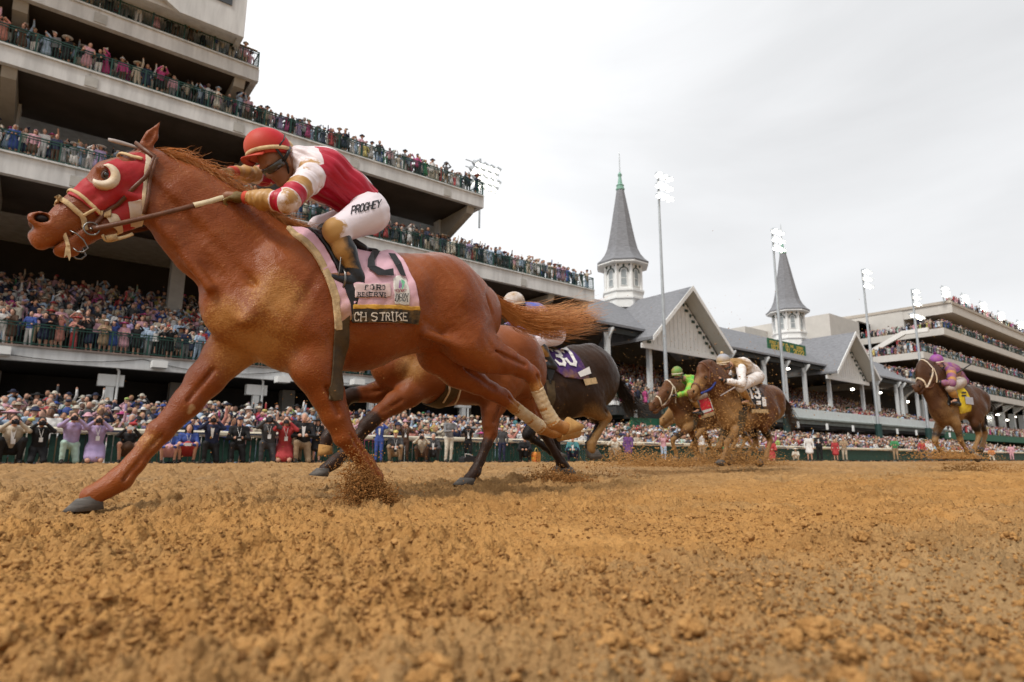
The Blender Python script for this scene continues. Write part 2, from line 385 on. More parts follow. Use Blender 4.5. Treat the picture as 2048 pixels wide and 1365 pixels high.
def soil():
    m = mat('track_dirt', (.31, .17, .064), .95, .3, 3.5, spec=.08, col2=(.45, .26, .105))
    t = m.node_tree; L = t.links.new; b = t.nodes['Principled BSDF']; cur = b.inputs['Base Color'].links[0].from_socket
    tc = t.nodes.new('ShaderNodeTexCoord')
    def ov(scale, lo, hi, c, det=4, rough=.6, fac=1.):
        nonlocal cur
        n = t.nodes.new('ShaderNodeTexNoise'); n.inputs['Scale'].default_value = scale; n.inputs['Detail'].default_value = det; n.inputs['Roughness'].default_value = rough; L(tc.outputs['Object'], n.inputs['Vector'])
        r = t.nodes.new('ShaderNodeMapRange'); r.inputs['From Min'].default_value = lo; r.inputs['From Max'].default_value = hi; r.inputs['To Max'].default_value = fac; L(n.outputs[0], r.inputs['Value'])
        mx = t.nodes.new('ShaderNodeMix'); mx.data_type = 'RGBA'; L(r.outputs[0], mx.inputs[0]); L(cur, mx.inputs[6]); mx.inputs[7].default_value = (*c, 1); cur = mx.outputs[2]
    ov(.75, .53, .68, (.32, .205, .10), 5, .6, .8)       # drier, greyer patches
    ov(1.7, .54, .68, (.19, .095, .035), 6, .65, .55)     # damp patches
    ov(45, .60, .72, (.16, .075, .025), 3, .6, .5)        # damp crumbs
    ov(110, .58, .7, (.6, .36, .14), 2, .5, .35)          # pale grains
    # strips along the track: worked orange band, greyer dirt towards the inside rail
    sp = t.nodes.new('ShaderNodeSeparateXYZ'); L(tc.outputs['Object'], sp.inputs[0])
    nz = t.nodes.new('ShaderNodeTexNoise'); nz.inputs['Scale'].default_value = 1.1; nz.inputs['Detail'].default_value = 6; L(tc.outputs['Object'], nz.inputs['Vector'])
    ya = t.nodes.new('ShaderNodeMath'); ya.operation = 'MULTIPLY_ADD'; ya.inputs[1].default_value = 1.6; L(nz.outputs[0], ya.inputs[0]); L(sp.outputs['Y'], ya.inputs[2])
    rp = t.nodes.new('ShaderNodeValToRGB'); e = rp.color_ramp.elements; e[0].position = .135; e[0].color = (.86, .95, 1.12, 1); e[1].position = .195; e[1].color = (1.07, .99, .84, 1)
    for ps, c in ((.36, (1.07, .99, .84, 1)), (.48, (.98, .98, .98, 1)), (.8, (.92, .95, 1.05, 1))): q = e.new(ps); q.color = c
    dv = t.nodes.new('ShaderNodeMath'); dv.operation = 'MULTIPLY'; dv.inputs[1].default_value = .1; L(ya.outputs[0], dv.inputs[0]); L(dv.outputs[0], rp.inputs[0])
    mm = t.nodes.new('ShaderNodeMix'); mm.data_type = 'RGBA'; mm.blend_type = 'MULTIPLY'; mm.inputs[0].default_value = 1.; L(cur, mm.inputs[6]); L(rp.outputs[0], mm.inputs[7]); cur = mm.outputs[2]
    L(cur, b.inputs['Base Color'])
    n2 = t.nodes.new('ShaderNodeTexNoise'); n2.inputs['Scale'].default_value = 130; n2.inputs['Detail'].default_value = 5; L(tc.outputs['Object'], n2.inputs['Vector'])
    n3 = t.nodes.new('ShaderNodeTexNoise'); n3.inputs['Scale'].default_value = 22; n3.inputs['Detail'].default_value = 6; L(tc.outputs['Object'], n3.inputs['Vector'])
    a = t.nodes.new('ShaderNodeMath'); a.operation = 'MULTIPLY_ADD'; a.inputs[1].default_value = 3; L(n3.outputs[0], a.inputs[0]); L(n2.outputs[0], a.inputs[2])
    bp = t.nodes.new('ShaderNodeBump'); bp.inputs['Strength'].default_value = .75; bp.inputs['Distance'].default_value = .014; L(a.outputs[0], bp.inputs['Height']); L(bp.outputs[0], b.inputs['Normal'])
    return m
dirt = soil()
FENCE_Y = 20.5
def track_h(x, y):
    h = .022*(vnoise(x/.45, y/.45, 1)-.5)+.05*(vnoise(x/1.6, y/1.6, 2)-.5)
    m = .45+.9*vnoise(x/.8, y/.8, 9)
    h += m*(clods(x, y, .24, 11, .16, .5)*.7+clods(x, y, .12, 21, .32, .62)*.75+clods(x, y, .055, 31, .6, .75)*.95+clods(x+.3, y, .026, 41, .8, .9)*1.35+clods(x, y+.2, .013, 51, .85, 1.)*1.5)
    h += .007*(vnoise(x/.014, y/.014, 3)-.5)+.014*(vnoise(x/.045, y/.045, 4)-.5)
    h += pits(x, y, .62, 71, .5, .085, .038)*(.5+vnoise(x/.9, y/.9, 77))
    h *= np.clip((FENCE_Y-y)/3, 0, 1)*.9+.1
    return h-.012
def build_track():
    na, nr = 950, 1500
    a0, a1 = R(YAW-58), R(YAW+58)
    th = np.linspace(a0, a1, na); rr = .22*np.exp(np.linspace(0, math.log(40/.22), nr))
    T, RR = np.meshgrid(th, rr); x = RR*np.cos(T); y = RR*np.sin(T)
    y = np.minimum(y, FENCE_Y+.3); h = track_h(x, y)
    V = np.stack([x, y, h], -1).reshape(-1, 3)
    i, j = np.meshgrid(np.arange(nr-1), np.arange(na-1), indexing='ij'); a = i*na+j
    Q = np.stack([a, a+na, a+na+1, a+1], -1).reshape(-1, 4)[:, ::-1]
    tag(link('race_track', npmesh('race_track', V, Q, [dirt], True)), 'loose brown dirt race track churned into clods', 'track', kind='structure')
build_track()
g = MB(); g.box(-900, 1500, -900, 20.62, -.5, -.05); g.box(-900, 1500, 20.62, 1500, -1.2, -.6); tag(g.build('ground', dirt), 'brown dirt ground around the track', 'ground', kind='structure')
# apron behind the fence: a little lower than the track, then rising in broad steps
def apron_z(y): return -.3 if y < 24 else -.3+.14*int(min(10, y-23))
g = MB(); g.box(-14, 190, 20.75, 24, -.55, -.3)
for i in range(0, 10): g.box(-14, 190, 24+i, 25+i, -.55, apron_z(24.01+i))
g.box(-14, 190, 34, 75, -.55, 1.1)
tag(g.build('apron', mat('apron_paving', (.2, .19, .18), .9, .15, 2)), 'grey stepped paving behind the track fence', 'paving', kind='structure')
# ---------------------------------------------------------------- fence
def fence():
    o = empty('track_fence', (0, FENCE_Y, 0), 0, 'low dark green fence with a broad cream top rail behind the photographers', 'fence')
    x0, x1 = -6, 150
    m = MB(); n = 0
    for x in np.arange(x0, x1, .16): m.box(x, x+.13, -.012, .012, .04, .78)
    m.build('slat_panel', mat('fence_slats', (.018, .06, .045), .6, .35, 9), o)
    m = MB(); prof = [(-.11, .80), (-.13, .84), (-.13, .92), (-.09, .965), (.09, .965), (.12, .93), (.12, .80)]
    for x in np.arange(x0, x1, 4.2): m.prism(prof, 'x', x+.015, x+4.185)
    m.build('top_rail', mat('cream_rail', (.66, .6, .47), .5, .08, 2), o)
    for k, x in enumerate(np.arange(x0, 60, 2.1)):
        m = MB(); m.box(x-.04, x+.04, .014, .09, -.05, .80); m.build('post', mat('cream_rail', (.66, .6, .47)), o)
    for x in np.arange(-3, 40, 2.1):
        m = MB(); m.box(x, x+1.06, -.134, -.1305, .855, .905); m.build('rail_plate', mat('rail_plate', (.05, .06, .1), .5, .3, 12), o)
fence()
# ---------------------------------------------------------------- main grandstand
def railing(parent, x0, x1, y, z, h=1.07, end_y=None, dark=True, step=.13):
    m = MB(); m.box(x0, x1, y-.03, y+.03, z+h-.05, z+h); m.box(x0, x1, y-.02, y+.02, z+.08, z+.12); m.box(x0, x1, y-.018, y+.018, z+h-.17, z+h-.13)
    for x in np.arange(x0, x1, step): m.box(x-.008, x+.008, y-.008, y+.008, z+.1, z+h-.1)
    for x in list(np.arange(x0, x1, 1.55))+[x1]: m.box(x-.035, x+.035, y-.035, y+.035, z, z+h+.01)
    if end_y:
        m.box(x1-.03, x1+.03, y, end_y, z+h-.05, z+h)
        for yy in np.arange(y, end_y, step): m.box(x1-.008, x1+.008, yy-.008, yy+.008, z+.05, z+h-.05)
    return m.build('railing', dgreen, parent)
GL = [(4.42, 5.05, 43., 50.), (13.1, 14.1, 36.5, 50.), (18.55, 19.42, 24.85, 46.), (22.2, 23.0, 8.25, 44.)]   # fascia bottom, deck, end x, back y
GY = 35.5; GX0 = -16.
def rake_z(lv, y): return GL[lv][1]+max(0, math.floor((y-36.5)/.85)*(.34 if lv == 0 else .3)) if y > 36.5 else GL[lv][1]
def grandstand():
    o = empty('grandstand', (0, 0, 0), 0, 'tall pale concrete grandstand with four open balconies packed with spectators', 'grandstand')
    for lv, (zb, zt, xe, yb) in enumerate(GL):
        m = MB(); m.prism([(GY, zb), (GY, zt), (GY+.35, zt), (GY+.35, zb)], 'x', GX0, xe)            # fascia
        m.box(GX0, xe-.02, GY+.352, yb, zt-.3, zt-.004)
        m.box(xe-.35, xe-.004, GY+.353, yb, zb+.03, zt-.305)
        b = m.build('balcony', conc, o)
        # shallow ledge under the railing and drain boxes with cable drops
        l = MB(); l.box(GX0, xe-.05, GY-.1, GY+.3, zt+.002, zt+.09); l.build('ledge', mat('ledge_brown', (.2, .16, .14), .8, .2, 2) if lv == 0 else conc, b)
        r = railing(b, GX0, xe-.08, GY+.06, zt+.09, end_y=GY+4)
        for x in np.arange(GX0+2.1, xe-2, 7.1):
            if lv: d = MB(); d.box(x-.28, x+.28, GY-.05, GY-.003, zb+.08, zb+.62); d.bar((x-.1, GY-.03, zt+.4), (x-.1, GY-.03, zb+.6), .025); d.build('junction_box', mat('junction_grey', (.42, .42, .4), .7, .1, 3), b)
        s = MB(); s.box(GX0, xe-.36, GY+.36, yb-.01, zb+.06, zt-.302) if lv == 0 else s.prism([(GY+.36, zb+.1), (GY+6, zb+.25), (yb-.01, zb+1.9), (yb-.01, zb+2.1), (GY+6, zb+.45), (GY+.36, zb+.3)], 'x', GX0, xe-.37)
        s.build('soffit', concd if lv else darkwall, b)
        st = MB()
        rows = 15 if lv == 0 else (5 if lv < 3 else 3)
        for k in range(1, rows): st.box(GX0, xe-.4, 36.5+.85*k, min(yb-.02, 36.5+.85*(k+1)+(0 if k < rows-1 else 1)), zt, zt+k*(.34 if lv == 0 else .3))
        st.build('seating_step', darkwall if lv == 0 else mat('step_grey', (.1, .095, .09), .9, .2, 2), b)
    # beams under the decks, raking brackets at the free ends
    for zb, xs in ((13.1, [-14.5, -2.9, 8.7, 20.3, 31.9, 35.8]), (18.55, [-14.5, -2.9, 8.7, 23.9]), (22.2, [-2.9, 7.3])):
        for x in xs:
            m = MB(); m.prism([(GY+.3, zb-.02), (GY+.5, zb-.5), (GY+4.1, zb-1.7), (GY+4.1, zb-.02)], 'x', x-.3, x+.3); m.build('bracket', mat('bracket_concrete', (.34, .32, .28), .85, .1, 2), o)
    for x in (-14.5, -2.9, 8.7, 23.9):
        m = MB(); m.box(x-.42, x+.42, GY+4.15, GY+5., 14.0, 18.6); m.build('column', conc, o)
    for x in (-2.9, 6.6):
        m = MB(); m.box(x-.35, x+.35, GY+4.15, GY+4.9, 19.3, 22.2); m.build('column', conc, o)
    for x in (-14.5, -5.2, 6.1, 17.4, 28.7, 35.5):
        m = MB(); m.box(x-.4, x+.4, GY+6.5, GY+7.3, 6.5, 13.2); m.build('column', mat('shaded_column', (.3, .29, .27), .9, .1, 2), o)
    # ground floor: white T-headed posts along the front, plain columns deeper in
    for x in (-11.2, -4.2, 2.8, 9.75, 16.75, 23.75, 30.75, 37.75):
        m = MB(); m.box(x-.17, x+.17, GY+.5, GY+.84, 1.05, 4.1); m.box(x-.55, x+.55, GY+.45, GY+.9, 3.55, 4.12); m.box(x-.19, x-.15, GY+.42, GY+.47, 1.05, 3.5)
        p_ = m.build('post', white, o); m = MB(); m.tube([(x+.28, GY+.4, 1.2), (x+.28, GY+.4, 4.3), (x+.1, GY+.2, 4.55)], .06, 6); m.build('drain_pipe', white, p_)
    for x in (-9, -2, 6.5, 13, 20, 27, 34):
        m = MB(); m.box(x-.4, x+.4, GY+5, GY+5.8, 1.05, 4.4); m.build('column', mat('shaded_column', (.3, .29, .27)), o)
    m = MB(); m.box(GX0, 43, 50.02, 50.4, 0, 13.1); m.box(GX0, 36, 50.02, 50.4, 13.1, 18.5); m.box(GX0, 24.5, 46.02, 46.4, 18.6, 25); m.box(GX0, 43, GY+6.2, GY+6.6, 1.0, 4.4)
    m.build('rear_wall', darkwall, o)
    # enclosed box on the top level
    m = MB(); m.prism([(-16, 24.4), (2.9, 24.4), (3.7, 23.95), (7.0, 23.95), (7.0, 32), (-16, 32)], 'y', GY-1.1, GY-.8)
    m.box(6.7, 7.0, GY-.79, 44, 23.95, 32); m.box(-16, 6.69, GY-.79, 44, 24.1, 24.4); m.box(-16, 6.69, GY+1.6, GY+2, 24.41, 32)
    bx = m.build('top_box', conc, o)
    m = MB(); m.box(-15, 6.2, GY-1.16, GY-1.102, 25.6, 30); m.build('window', glass, bx)
    m = MB(); m.box(-16, 8.05, GY+.0, GY+.12, 24.15, 24.21); m.build('handrail', mat('wood_rail', (.3, .2, .12), .6, .2, 5), o)
    # floodlight boxes clipped to the lowest fascia, with a slack cable between them
    for k, q in enumerate([(3, 701), (318, 729), (564, 759), (714, 764), (1112, 806), (1226, 806)]):
        p = atY(q[0], q[1], GY-.35); m = MB(); m.box(p[0]-.34, p[0]+.34, GY-.75, GY-.05, p[2]-.2, p[2]+.14)
        w = m.build('wall_light', white, None); tag(w, ['white box floodlight at the left end of the lowest balcony edge', 'white box floodlight on the lowest balcony edge left of the reaching foreleg', 'white box floodlight between the chestnut horse forelegs', 'white box floodlight just right of the chestnut horse girth', 'white box floodlight seen under the chestnut horse tail', 'white box floodlight at the right end of the lowest balcony edge'][k], 'floodlight', 'box floodlights along the lowest balcony')
    m = MB()
    for a in np.arange(-3, 40, 7.):
        pts = [(a+7*t, GY-.03, 4.95-.45*4*t*(1-t)*.9) for t in np.linspace(0, 1, 9)]; m.tube(pts, .014, 4)
    m.build('cable', black, o)
grandstand()
# ---------------------------------------------------------------- twin-spired old stand
def spire(parent, cx, cy):
    z0 = 15.6
    m = MB(); rr = 2.05
    m.lathe([(2.25, z0), (2.25, 16.5), (2.4, 16.55), (2.4, 16.75), (2.2, 16.8), (2.2, 17.35), (2.35, 17.4), (2.35, 17.6), (2.0, 17.62), (2.0, 20.9)], (cx, cy, 0), 8, ph=R(22.5))
    for k in range(8):
        a = R(45*k+22.5); x, y = cx+2.02*math.cos(a), cy+2.02*math.sin(a); m.tube([(x, y, 17.6), (x, y, 20.85)], .17, 6)
    t = m.build('spire_lantern', white, parent)
    m = MB()
    prof = [(2.9, 20.55), (2.95, 20.75), (2.55, 21.1), (2.1, 21.7), (1.78, 22.4), (1.5, 23.6), (1.2, 25.2), (.85, 27.2), (.42, 29.6)]
    m.lathe([(2.0, 20.5)]+prof, (cx, cy, 0), 8, ph=R(22.5)); m.build('spire_roof', shingle, t)
    m = MB(); m.lathe([(2.0, 20.42), (2.9, 20.44), (2.9, 20.56), (2.0, 20.52)], (cx, cy, 0), 8, ph=R(22.5)); m.build('eave', white, t)
    m = MB(); m.lathe([(.46, 29.5), (.5, 29.6), (.5, 29.72), (.4, 29.8), (.4, 30.0), (.46, 30.1), (.28, 30.25), (.16, 31.1), (.22, 31.3), (.25, 31.4), (.16, 31.55), (.07, 31.7)], (cx, cy, 0), 8); f_ = m.build('finial', copper, t)
    m = MB(); m.lathe([(.07, 31.71), (.05, 34), (.015, 34.2)], (cx, cy, 0), 6); m.build('needle', galv, f_)
    ap = 2.0*math.cos(R(22.5))
    for k in range(8):
        a = R(45*k+45); u = Vector((math.cos(a), math.sin(a), 0)); s = Vector((-math.sin(a), math.cos(a), 0)); c = Vector((cx, cy, 0))
        def P(d, w, z): return c+u*d+s*w+Vector((0, 0, z))
        m = MB(); pts = [(-.3, 18.0), (.3, 18.0), (.3, 19.55)]+[(.3*math.cos(t_), 19.55+.3*math.sin(t_)) for t_ in np.linspace(.3, math.pi-.3, 5)]+[(-.3, 19.55)]
        V = [P(ap+.02, w, z) for w, z in pts]; m.add(V, [tuple(range(len(V)))]); w_ = m.build('window', mat('lantern_glass', (.30, .33, .34), .15, .2, 3), t)
        m = MB(); m.tube([P(ap+.05, -.44, 19.5)]+[P(ap+.05, .46*math.cos(t_), 19.55+.46*math.sin(t_)) for t_ in np.linspace(math.pi, 0, 9)]+[P(ap+.05, .44, 19.5)], .055, 5)
        for w0 in (-.62, .62): m.ball(P(ap+.03, w0, 20.25), (.13, .13, .13), n=6, m=5)
        m.ball(P(ap+.03, 0, 20.2), (.12, .12, .16), n=6, m=5); m.build('ornament', mat('ornament_green', (.03, .06, .05), .6, .2, 4), t)
        m = MB(); m.tube([P(ap+.04, x, z) for x, z in [(-.32, 18.0), (.32, 18.0), (.32, 19.5)]+[(.32*math.cos(q), 19.55+.32*math.sin(q)) for q in np.linspace(.2, math.pi-.2, 5)]+[(-.32, 19.5), (-.32, 18)]], .05, 4)
        m.bar(P(ap+.04, -.3, 18.8), P(ap+.04, .3, 18.8), .05); m.build('window_frame', white, t)
def oldstand():
    o = empty('twin_spire_stand', (0, 0, 0), 0, 'long white wooden grandstand with twin octagonal spires and grey gabled roofs', 'grandstand')
    x0, x1, ye, ze, yr, zr = 37.2, 112, 36.2, 11.9, 43, 16.2
    m = MB(); t = .22
    m.add([(x0, ye-.3, ze-.15), (x1, ye-.3, ze-.15), (x1, yr, zr), (x0, yr, zr), (x0, ye-.3, ze-.15-t), (x1, ye-.3, ze-.15-t), (x1, yr, zr-t), (x0, yr, zr-t)], [(0, 1, 2, 3), (7, 6, 5, 4), (0, 4, 5, 1), (1, 5, 6, 2), (3, 2, 6, 7), (0, 3, 7, 4)])
    m.add([(x0, yr, zr), (x1, yr, zr), (x1, 60, 10), (x0, 60, 10)], [(0, 1, 2, 3)])
    rf = m.build('roof', shingle, o)
    for gx, hw in ((48.6, 6.15), (83.6, 6.15)):
        ga, ge, yf = 16.4, 10.75, 34.2
        m = MB()
        for sgn in (-1, 1):
            e = (gx+sgn*hw, ge); n = (sgn*.1, .2)
            m.add([(gx, yf, ga), (e[0], yf, e[1]), (e[0], 41, e[1]), (gx, 44, ga), (gx, yf, ga-.25), (e[0], yf, e[1]-.25), (e[0], 41, e[1]-.25), (gx, 44, ga-.25)], [(0, 1, 2, 3), (7, 6, 5, 4), (0, 4, 5, 1), (1, 5, 6, 2)])
        gr = m.build('gable_roof', shingle, o)
        m = MB()
        for sgn in (-1, 1): m.add([(gx, yf-.1, ga+.06), (gx+sgn*(hw+.05), yf-.1, ge+.02), (gx+sgn*(hw+.05), yf-.1, ge-.42), (gx, yf-.1, ga-.44), (gx, yf-.01, ga+.06), (gx+sgn*(hw+.05), yf-.01, ge+.02), (gx+sgn*(hw+.05), yf-.01, ge-.42), (gx, yf-.01, ga-.44)], [(0, 1, 2, 3), (7, 6, 5, 4), (0, 4, 5, 1), (2, 6, 7, 3), (1, 5, 6, 2)])
        m.build('bargeboard', white, gr)
        m = MB()
        for sgn in (-1, 1): m.add([(gx, yf, ga-.3), (gx+sgn*(hw-.05), yf, ge-.3), (gx+sgn*(hw-.05), 35.75, ge-.3), (gx, 35.75, ga-.3)], [(0, 1, 2, 3)])
        m.build('gable_soffit', mat('soffit_boards', (.6, .6, .55), .7, .06, 3, .3, 20, stretch=(.3, 6, .3)), gr)
        m = MB(); m.add([(gx-hw+.2, 35.75, ge-.5), (gx+hw-.2, 35.75, ge-.5), (gx, 35.75, ga-.32)], [(0, 1, 2)])
        for x in np.arange(gx-hw+.7, gx+hw-.5, .62):
            zt = ga-.4-(abs(x-gx)/hw)*(ga-ge); m.box(x-.025, x+.025, 35.71, 35.745, ge-.45, zt)
        m.box(gx-hw+.1, gx+hw-.1, 35.55, 35.74, ge-.85, ge-.4); m.build('gable_wall', white, gr)
        m = MB()
        for sgn in (-1, 1):
            for f in (.16, .34, .52, .70, .86):
                x = gx+sgn*hw*f*.93; z = ga-1.15-f*(ga-ge)*.96
                m.box(x-.24, x+.24, 35.65, 35.702, z-.13, z+.13); m.ball((x-sgn*.42, 35.68, z+.55), (.17, .05, .2), n=8, m=5)
                m.tube([(x+sgn*.35*math.cos(q)-sgn*.05, 35.68, z+.32+.35*math.sin(q)) for q in np.linspace(.1, 1.9, 5)], .05, 4)
        m.build('ornament', mat('ornament_green', (.03, .06, .05)), gr)
        spire(o, gx+.25, 43.2)
    # dark eave beam, posts with brackets
    m = MB(); m.box(x0, x1, ye+.1, ye+.5, ze-.9, ze-.42); m.build('eave_beam', mat('eave_dark', (.05, .055, .055), .8, .2, 2), o)
    xs = [39.0]+[float(atY(q, 760, ye+.3)[0]) for q in (1300, 1462, 1529, 1570, 1609, 1657, 1722, 1752, 1790)]+[103., 109.]
    for x in xs:
        m = MB(); m.box(x-.2, x+.2, ye+.12, ye+.5, 4.6, ze-.5)
        m.prism([(ye+.1, ze-1.5), (ye-.5, ze-.75), (ye-.5, ze-.55), (ye+.1, ze-.55)], 'x', x-.06, x+.06)
        m.prism([(x-.2, ze-2.0), (x-.5, ze-.95), (x+.5, ze-.95), (x+.2, ze-2.0)], 'y', ye+.2, ye+.3)
        m.build('post', mat('post_pale', (.62, .65, .66), .6, .06, 2), o)
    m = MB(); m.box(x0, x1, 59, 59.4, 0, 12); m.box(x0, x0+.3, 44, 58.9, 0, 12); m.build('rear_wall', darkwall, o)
    m = MB()
    for k in range(24): m.box(x0+.4, x1, 34.4+k*.9, 34.4+(k+1)*.9, 3.6, 4.3+k*.3)
    m.build('seating_step', mat('step_dark', (.05, .05, .05), .9, .2, 2), o)
    m = MB()
    for a, b in ((43.2, 62.6), (62.9, 85.2), (85.6, 112)): m.box(a, b, 33.9, 34.1, 4.55, 5.55)
    m.build('parapet_banner', mat('banner_white', (.62, .68, .68), .6, .07, 3), o)
    m = MB(); m.box(43, x1, 34.12, 34.38, 3.9, 4.54); m.box(43, x1, 33.7, 34.1, 4.35, 4.53); m.build('deck_edge', mat('deck_edge', (.24, .27, .25), .8, .2, 1), o)
    m = MB(); m.box(37.5, 46, 32.6, 32.8, 2.55, 3.3); m.box(37.5, 46, 32.81, 40, 2.5, 2.7); m.build('lower_fascia', mat('fascia_green', (.02, .11, .06), .6, .2, 2), o)
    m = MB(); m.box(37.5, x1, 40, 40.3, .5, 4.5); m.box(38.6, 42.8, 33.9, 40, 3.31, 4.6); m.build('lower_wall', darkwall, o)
    for k, x in enumerate(np.arange(38.4, 110, 6.5)):
        m = MB(); m.box(x-.1, x+.1, 32.9, 33.1, 1.0, 2.5); m.box(x-.1, x+.1, 32.9, 33.1, 3.3, 4.0); m.build('post', white, o)
    m = MB()
    for k, x in enumerate(np.arange(56.2, 100, 2.9)): m.box(x, x+2.0, 35+(k % 3)*1.2, 35.16+(k % 3)*1.2, 2.40, 2.47)
    m.build('strip_light', tube_l, o)
    m = MB()
    for q, y in (((1344, 692), 40), ((1686, 759), 41), ((1705, 779), 41), ((1575, 738), 40), ((1760, 786), 42)):
        p = atY(q[0], q[1], y); m.ball(p, (.3, .3, .14))
    m.build('ceiling_lamp', lamp, o)
oldstand()
# ---------------------------------------------------------------- glyphs as stroke outlines (block and slab letters)
GLY = {'A': [[(0, 0), (.5, 1), (1, 0)], [(.2, .38), (.8, .38)]], 'B': [[(0, 0), (0, 1), (.7, 1), (.92, .86), (.92, .66), (.7, .53), (0, .53)], [(.7, .53), (1, .38), (1, .15), (.75, 0), (0, 0)]],
 'C': [[(1, .82), (.8, 1), (.25, 1), (0, .75), (0, .25), (.25, 0), (.8, 0), (1, .18)]], 'D': [[(0, 0), (0, 1), (.65, 1), (1, .72), (1, .28), (.65, 0), (0, 0)]],
 'E': [[(1, 1), (0, 1), (0, 0), (1, 0)], [(0, .52), (.75, .52)]], 'F': [[(1, 1), (0, 1), (0, 0)], [(0, .52), (.75, .52)]],
 'G': [[(1, .8), (.8, 1), (.25, 1), (0, .75), (0, .25), (.25, 0), (.8, 0), (1, .2), (1, .45), (.6, .45)]], 'H': [[(0, 0), (0, 1)], [(1, 0), (1, 1)], [(0, .52), (1, .52)]],
 'I': [[(.5, 0), (.5, 1)]], 'K': [[(0, 0), (0, 1)], [(1, 1), (0, .42)], [(.35, .62), (1, 0)]], 'N': [[(0, 0), (0, 1), (1, 0), (1, 1)]], 'O': [[(.25, 0), (0, .25), (0, .75), (.25, 1), (.75, 1), (1, .75), (1, .25), (.75, 0), (.25, 0)]],
 'P': [[(0, 0), (0, 1), (.75, 1), (1, .85), (1, .6), (.75, .45), (0, .45)]], 'R': [[(0, 0), (0, 1), (.75, 1), (1, .85), (1, .65), (.75, .5), (0, .5)], [(.5, .5), (1, 0)]],
 'S': [[(1, .85), (.75, 1), (.25, 1), (0, .83), (0, .65), (.25, .53), (.75, .47), (1, .35), (1, .15), (.75, 0), (.25, 0), (0, .15)]], 'T': [[(0, 1), (1, 1)], [(.5, 1), (.5, 0)]],
 'U': [[(0, 1), (0, .2), (.25, 0), (.75, 0), (1, .2), (1, 1)]], 'V': [[(0, 1), (.5, 0), (1, 1)]], 'W': [[(0, 1), (.25, 0), (.5, .8), (.75, 0), (1, 1)]], 'Y': [[(0, 1), (.5, .5), (1, 1)], [(.5, .5), (.5, 0)]], 'M': [[(0, 0), (0, 1), (.5, .3), (1, 1), (1, 0)]],
 '0': [[(.25, 0), (0, .25), (0, .75), (.25, 1), (.75, 1), (1, .75), (1, .25), (.75, 0), (.25, 0)]], '1': [[(.15, .8), (.5, 1), (.5, 0)]], '2': [[(0, .75), (.2, 1), (.8, 1), (1, .8), (1, .6), (0, 0), (1, 0)]],
 '3': [[(0, .85), (.25, 1), (.75, 1), (1, .82), (1, .65), (.7, .52), (.4, .52)], [(.7, .52), (1, .38), (1, .18), (.75, 0), (.25, 0), (0, .15)]], '4': [[(.75, 0), (.75, 1), (0, .3), (1, .3)]], '5': [[(.95, 1), (.1, 1), (.05, .55), (.7, .6), (1, .4), (1, .2), (.75, 0), (.25, 0), (0, .15)]],
 '7': [[(0, 1), (1, 1), (.4, 0)]], '8': [[(.5, .52), (.05, .7), (.05, .86), (.25, 1), (.75, 1), (.95, .86), (.95, .7), (.5, .52), (0, .33), (0, .15), (.25, 0), (.75, 0), (1, .15), (1, .33), (.5, .52)]]}
SERIF = {'C': [(1, .82)], 'H': [(0, 0), (0, 1), (1, 0), (1, 1)], 'S': [], 'T': [(.5, 0)], 'R': [(0, 0), (0, 1), (1, 0)], 'I': [(.5, 0), (.5, 1)], 'K': [(0, 0), (0, 1), (1, 0), (1, 1)], 'E': [(0, 0), (0, 1)], 'F': [(0, 0)], 'D': [], 'V': [(0, 1), (1, 1)], 'Y': [(.5, 0), (0, 1), (1, 1)], 'N': [(0, 0), (1, 1)], 'B': [], 'O': []}
def text_quads(txt, h, wd, gap, sw, serif=False, x0=0, y0=0):
    """list of convex polygons (u,v) for a line of text; h letter height, wd letter width, sw stroke width"""
    out = []; x = x0
    for ch in txt:
        if ch == ' ': x += wd*.7+gap; continue
        w = wd*(.35 if ch in 'I1' else 1.)
        def T(p): return np.array([x+(p[0] if ch not in 'I1' else (p[0]-.15)/.7 if ch == '1' else p[0])*w, y0+p[1]*h])
        for st in GLY[ch]:
            P = [T(p) for p in st]
            for a, b in zip(P[:-1], P[1:]):
                d = b-a; l = np.linalg.norm(d)+1e-9; d = d/l; n = np.array([-d[1], d[0]])*sw/2; e = d*sw*.42
                k = max(1, int(l/(h*.34)))
                a2, b2 = a-e, b+e
                for i in range(k): p, q = a2+(b2-a2)*i/k, a2+(b2-a2)*(i+1)/k; out.append([p-n, q-n, q+n, p+n])
        if serif:
            for p in SERIF.get(ch, []):
                c = T(p); s_ = sw*1.15; out.append([c+(-s_, -sw*.3), c+(s_, -sw*.3), c+(s_, sw*.3), c+(-s_, sw*.3)])
        x += w+gap
    return out, x-gap-x0
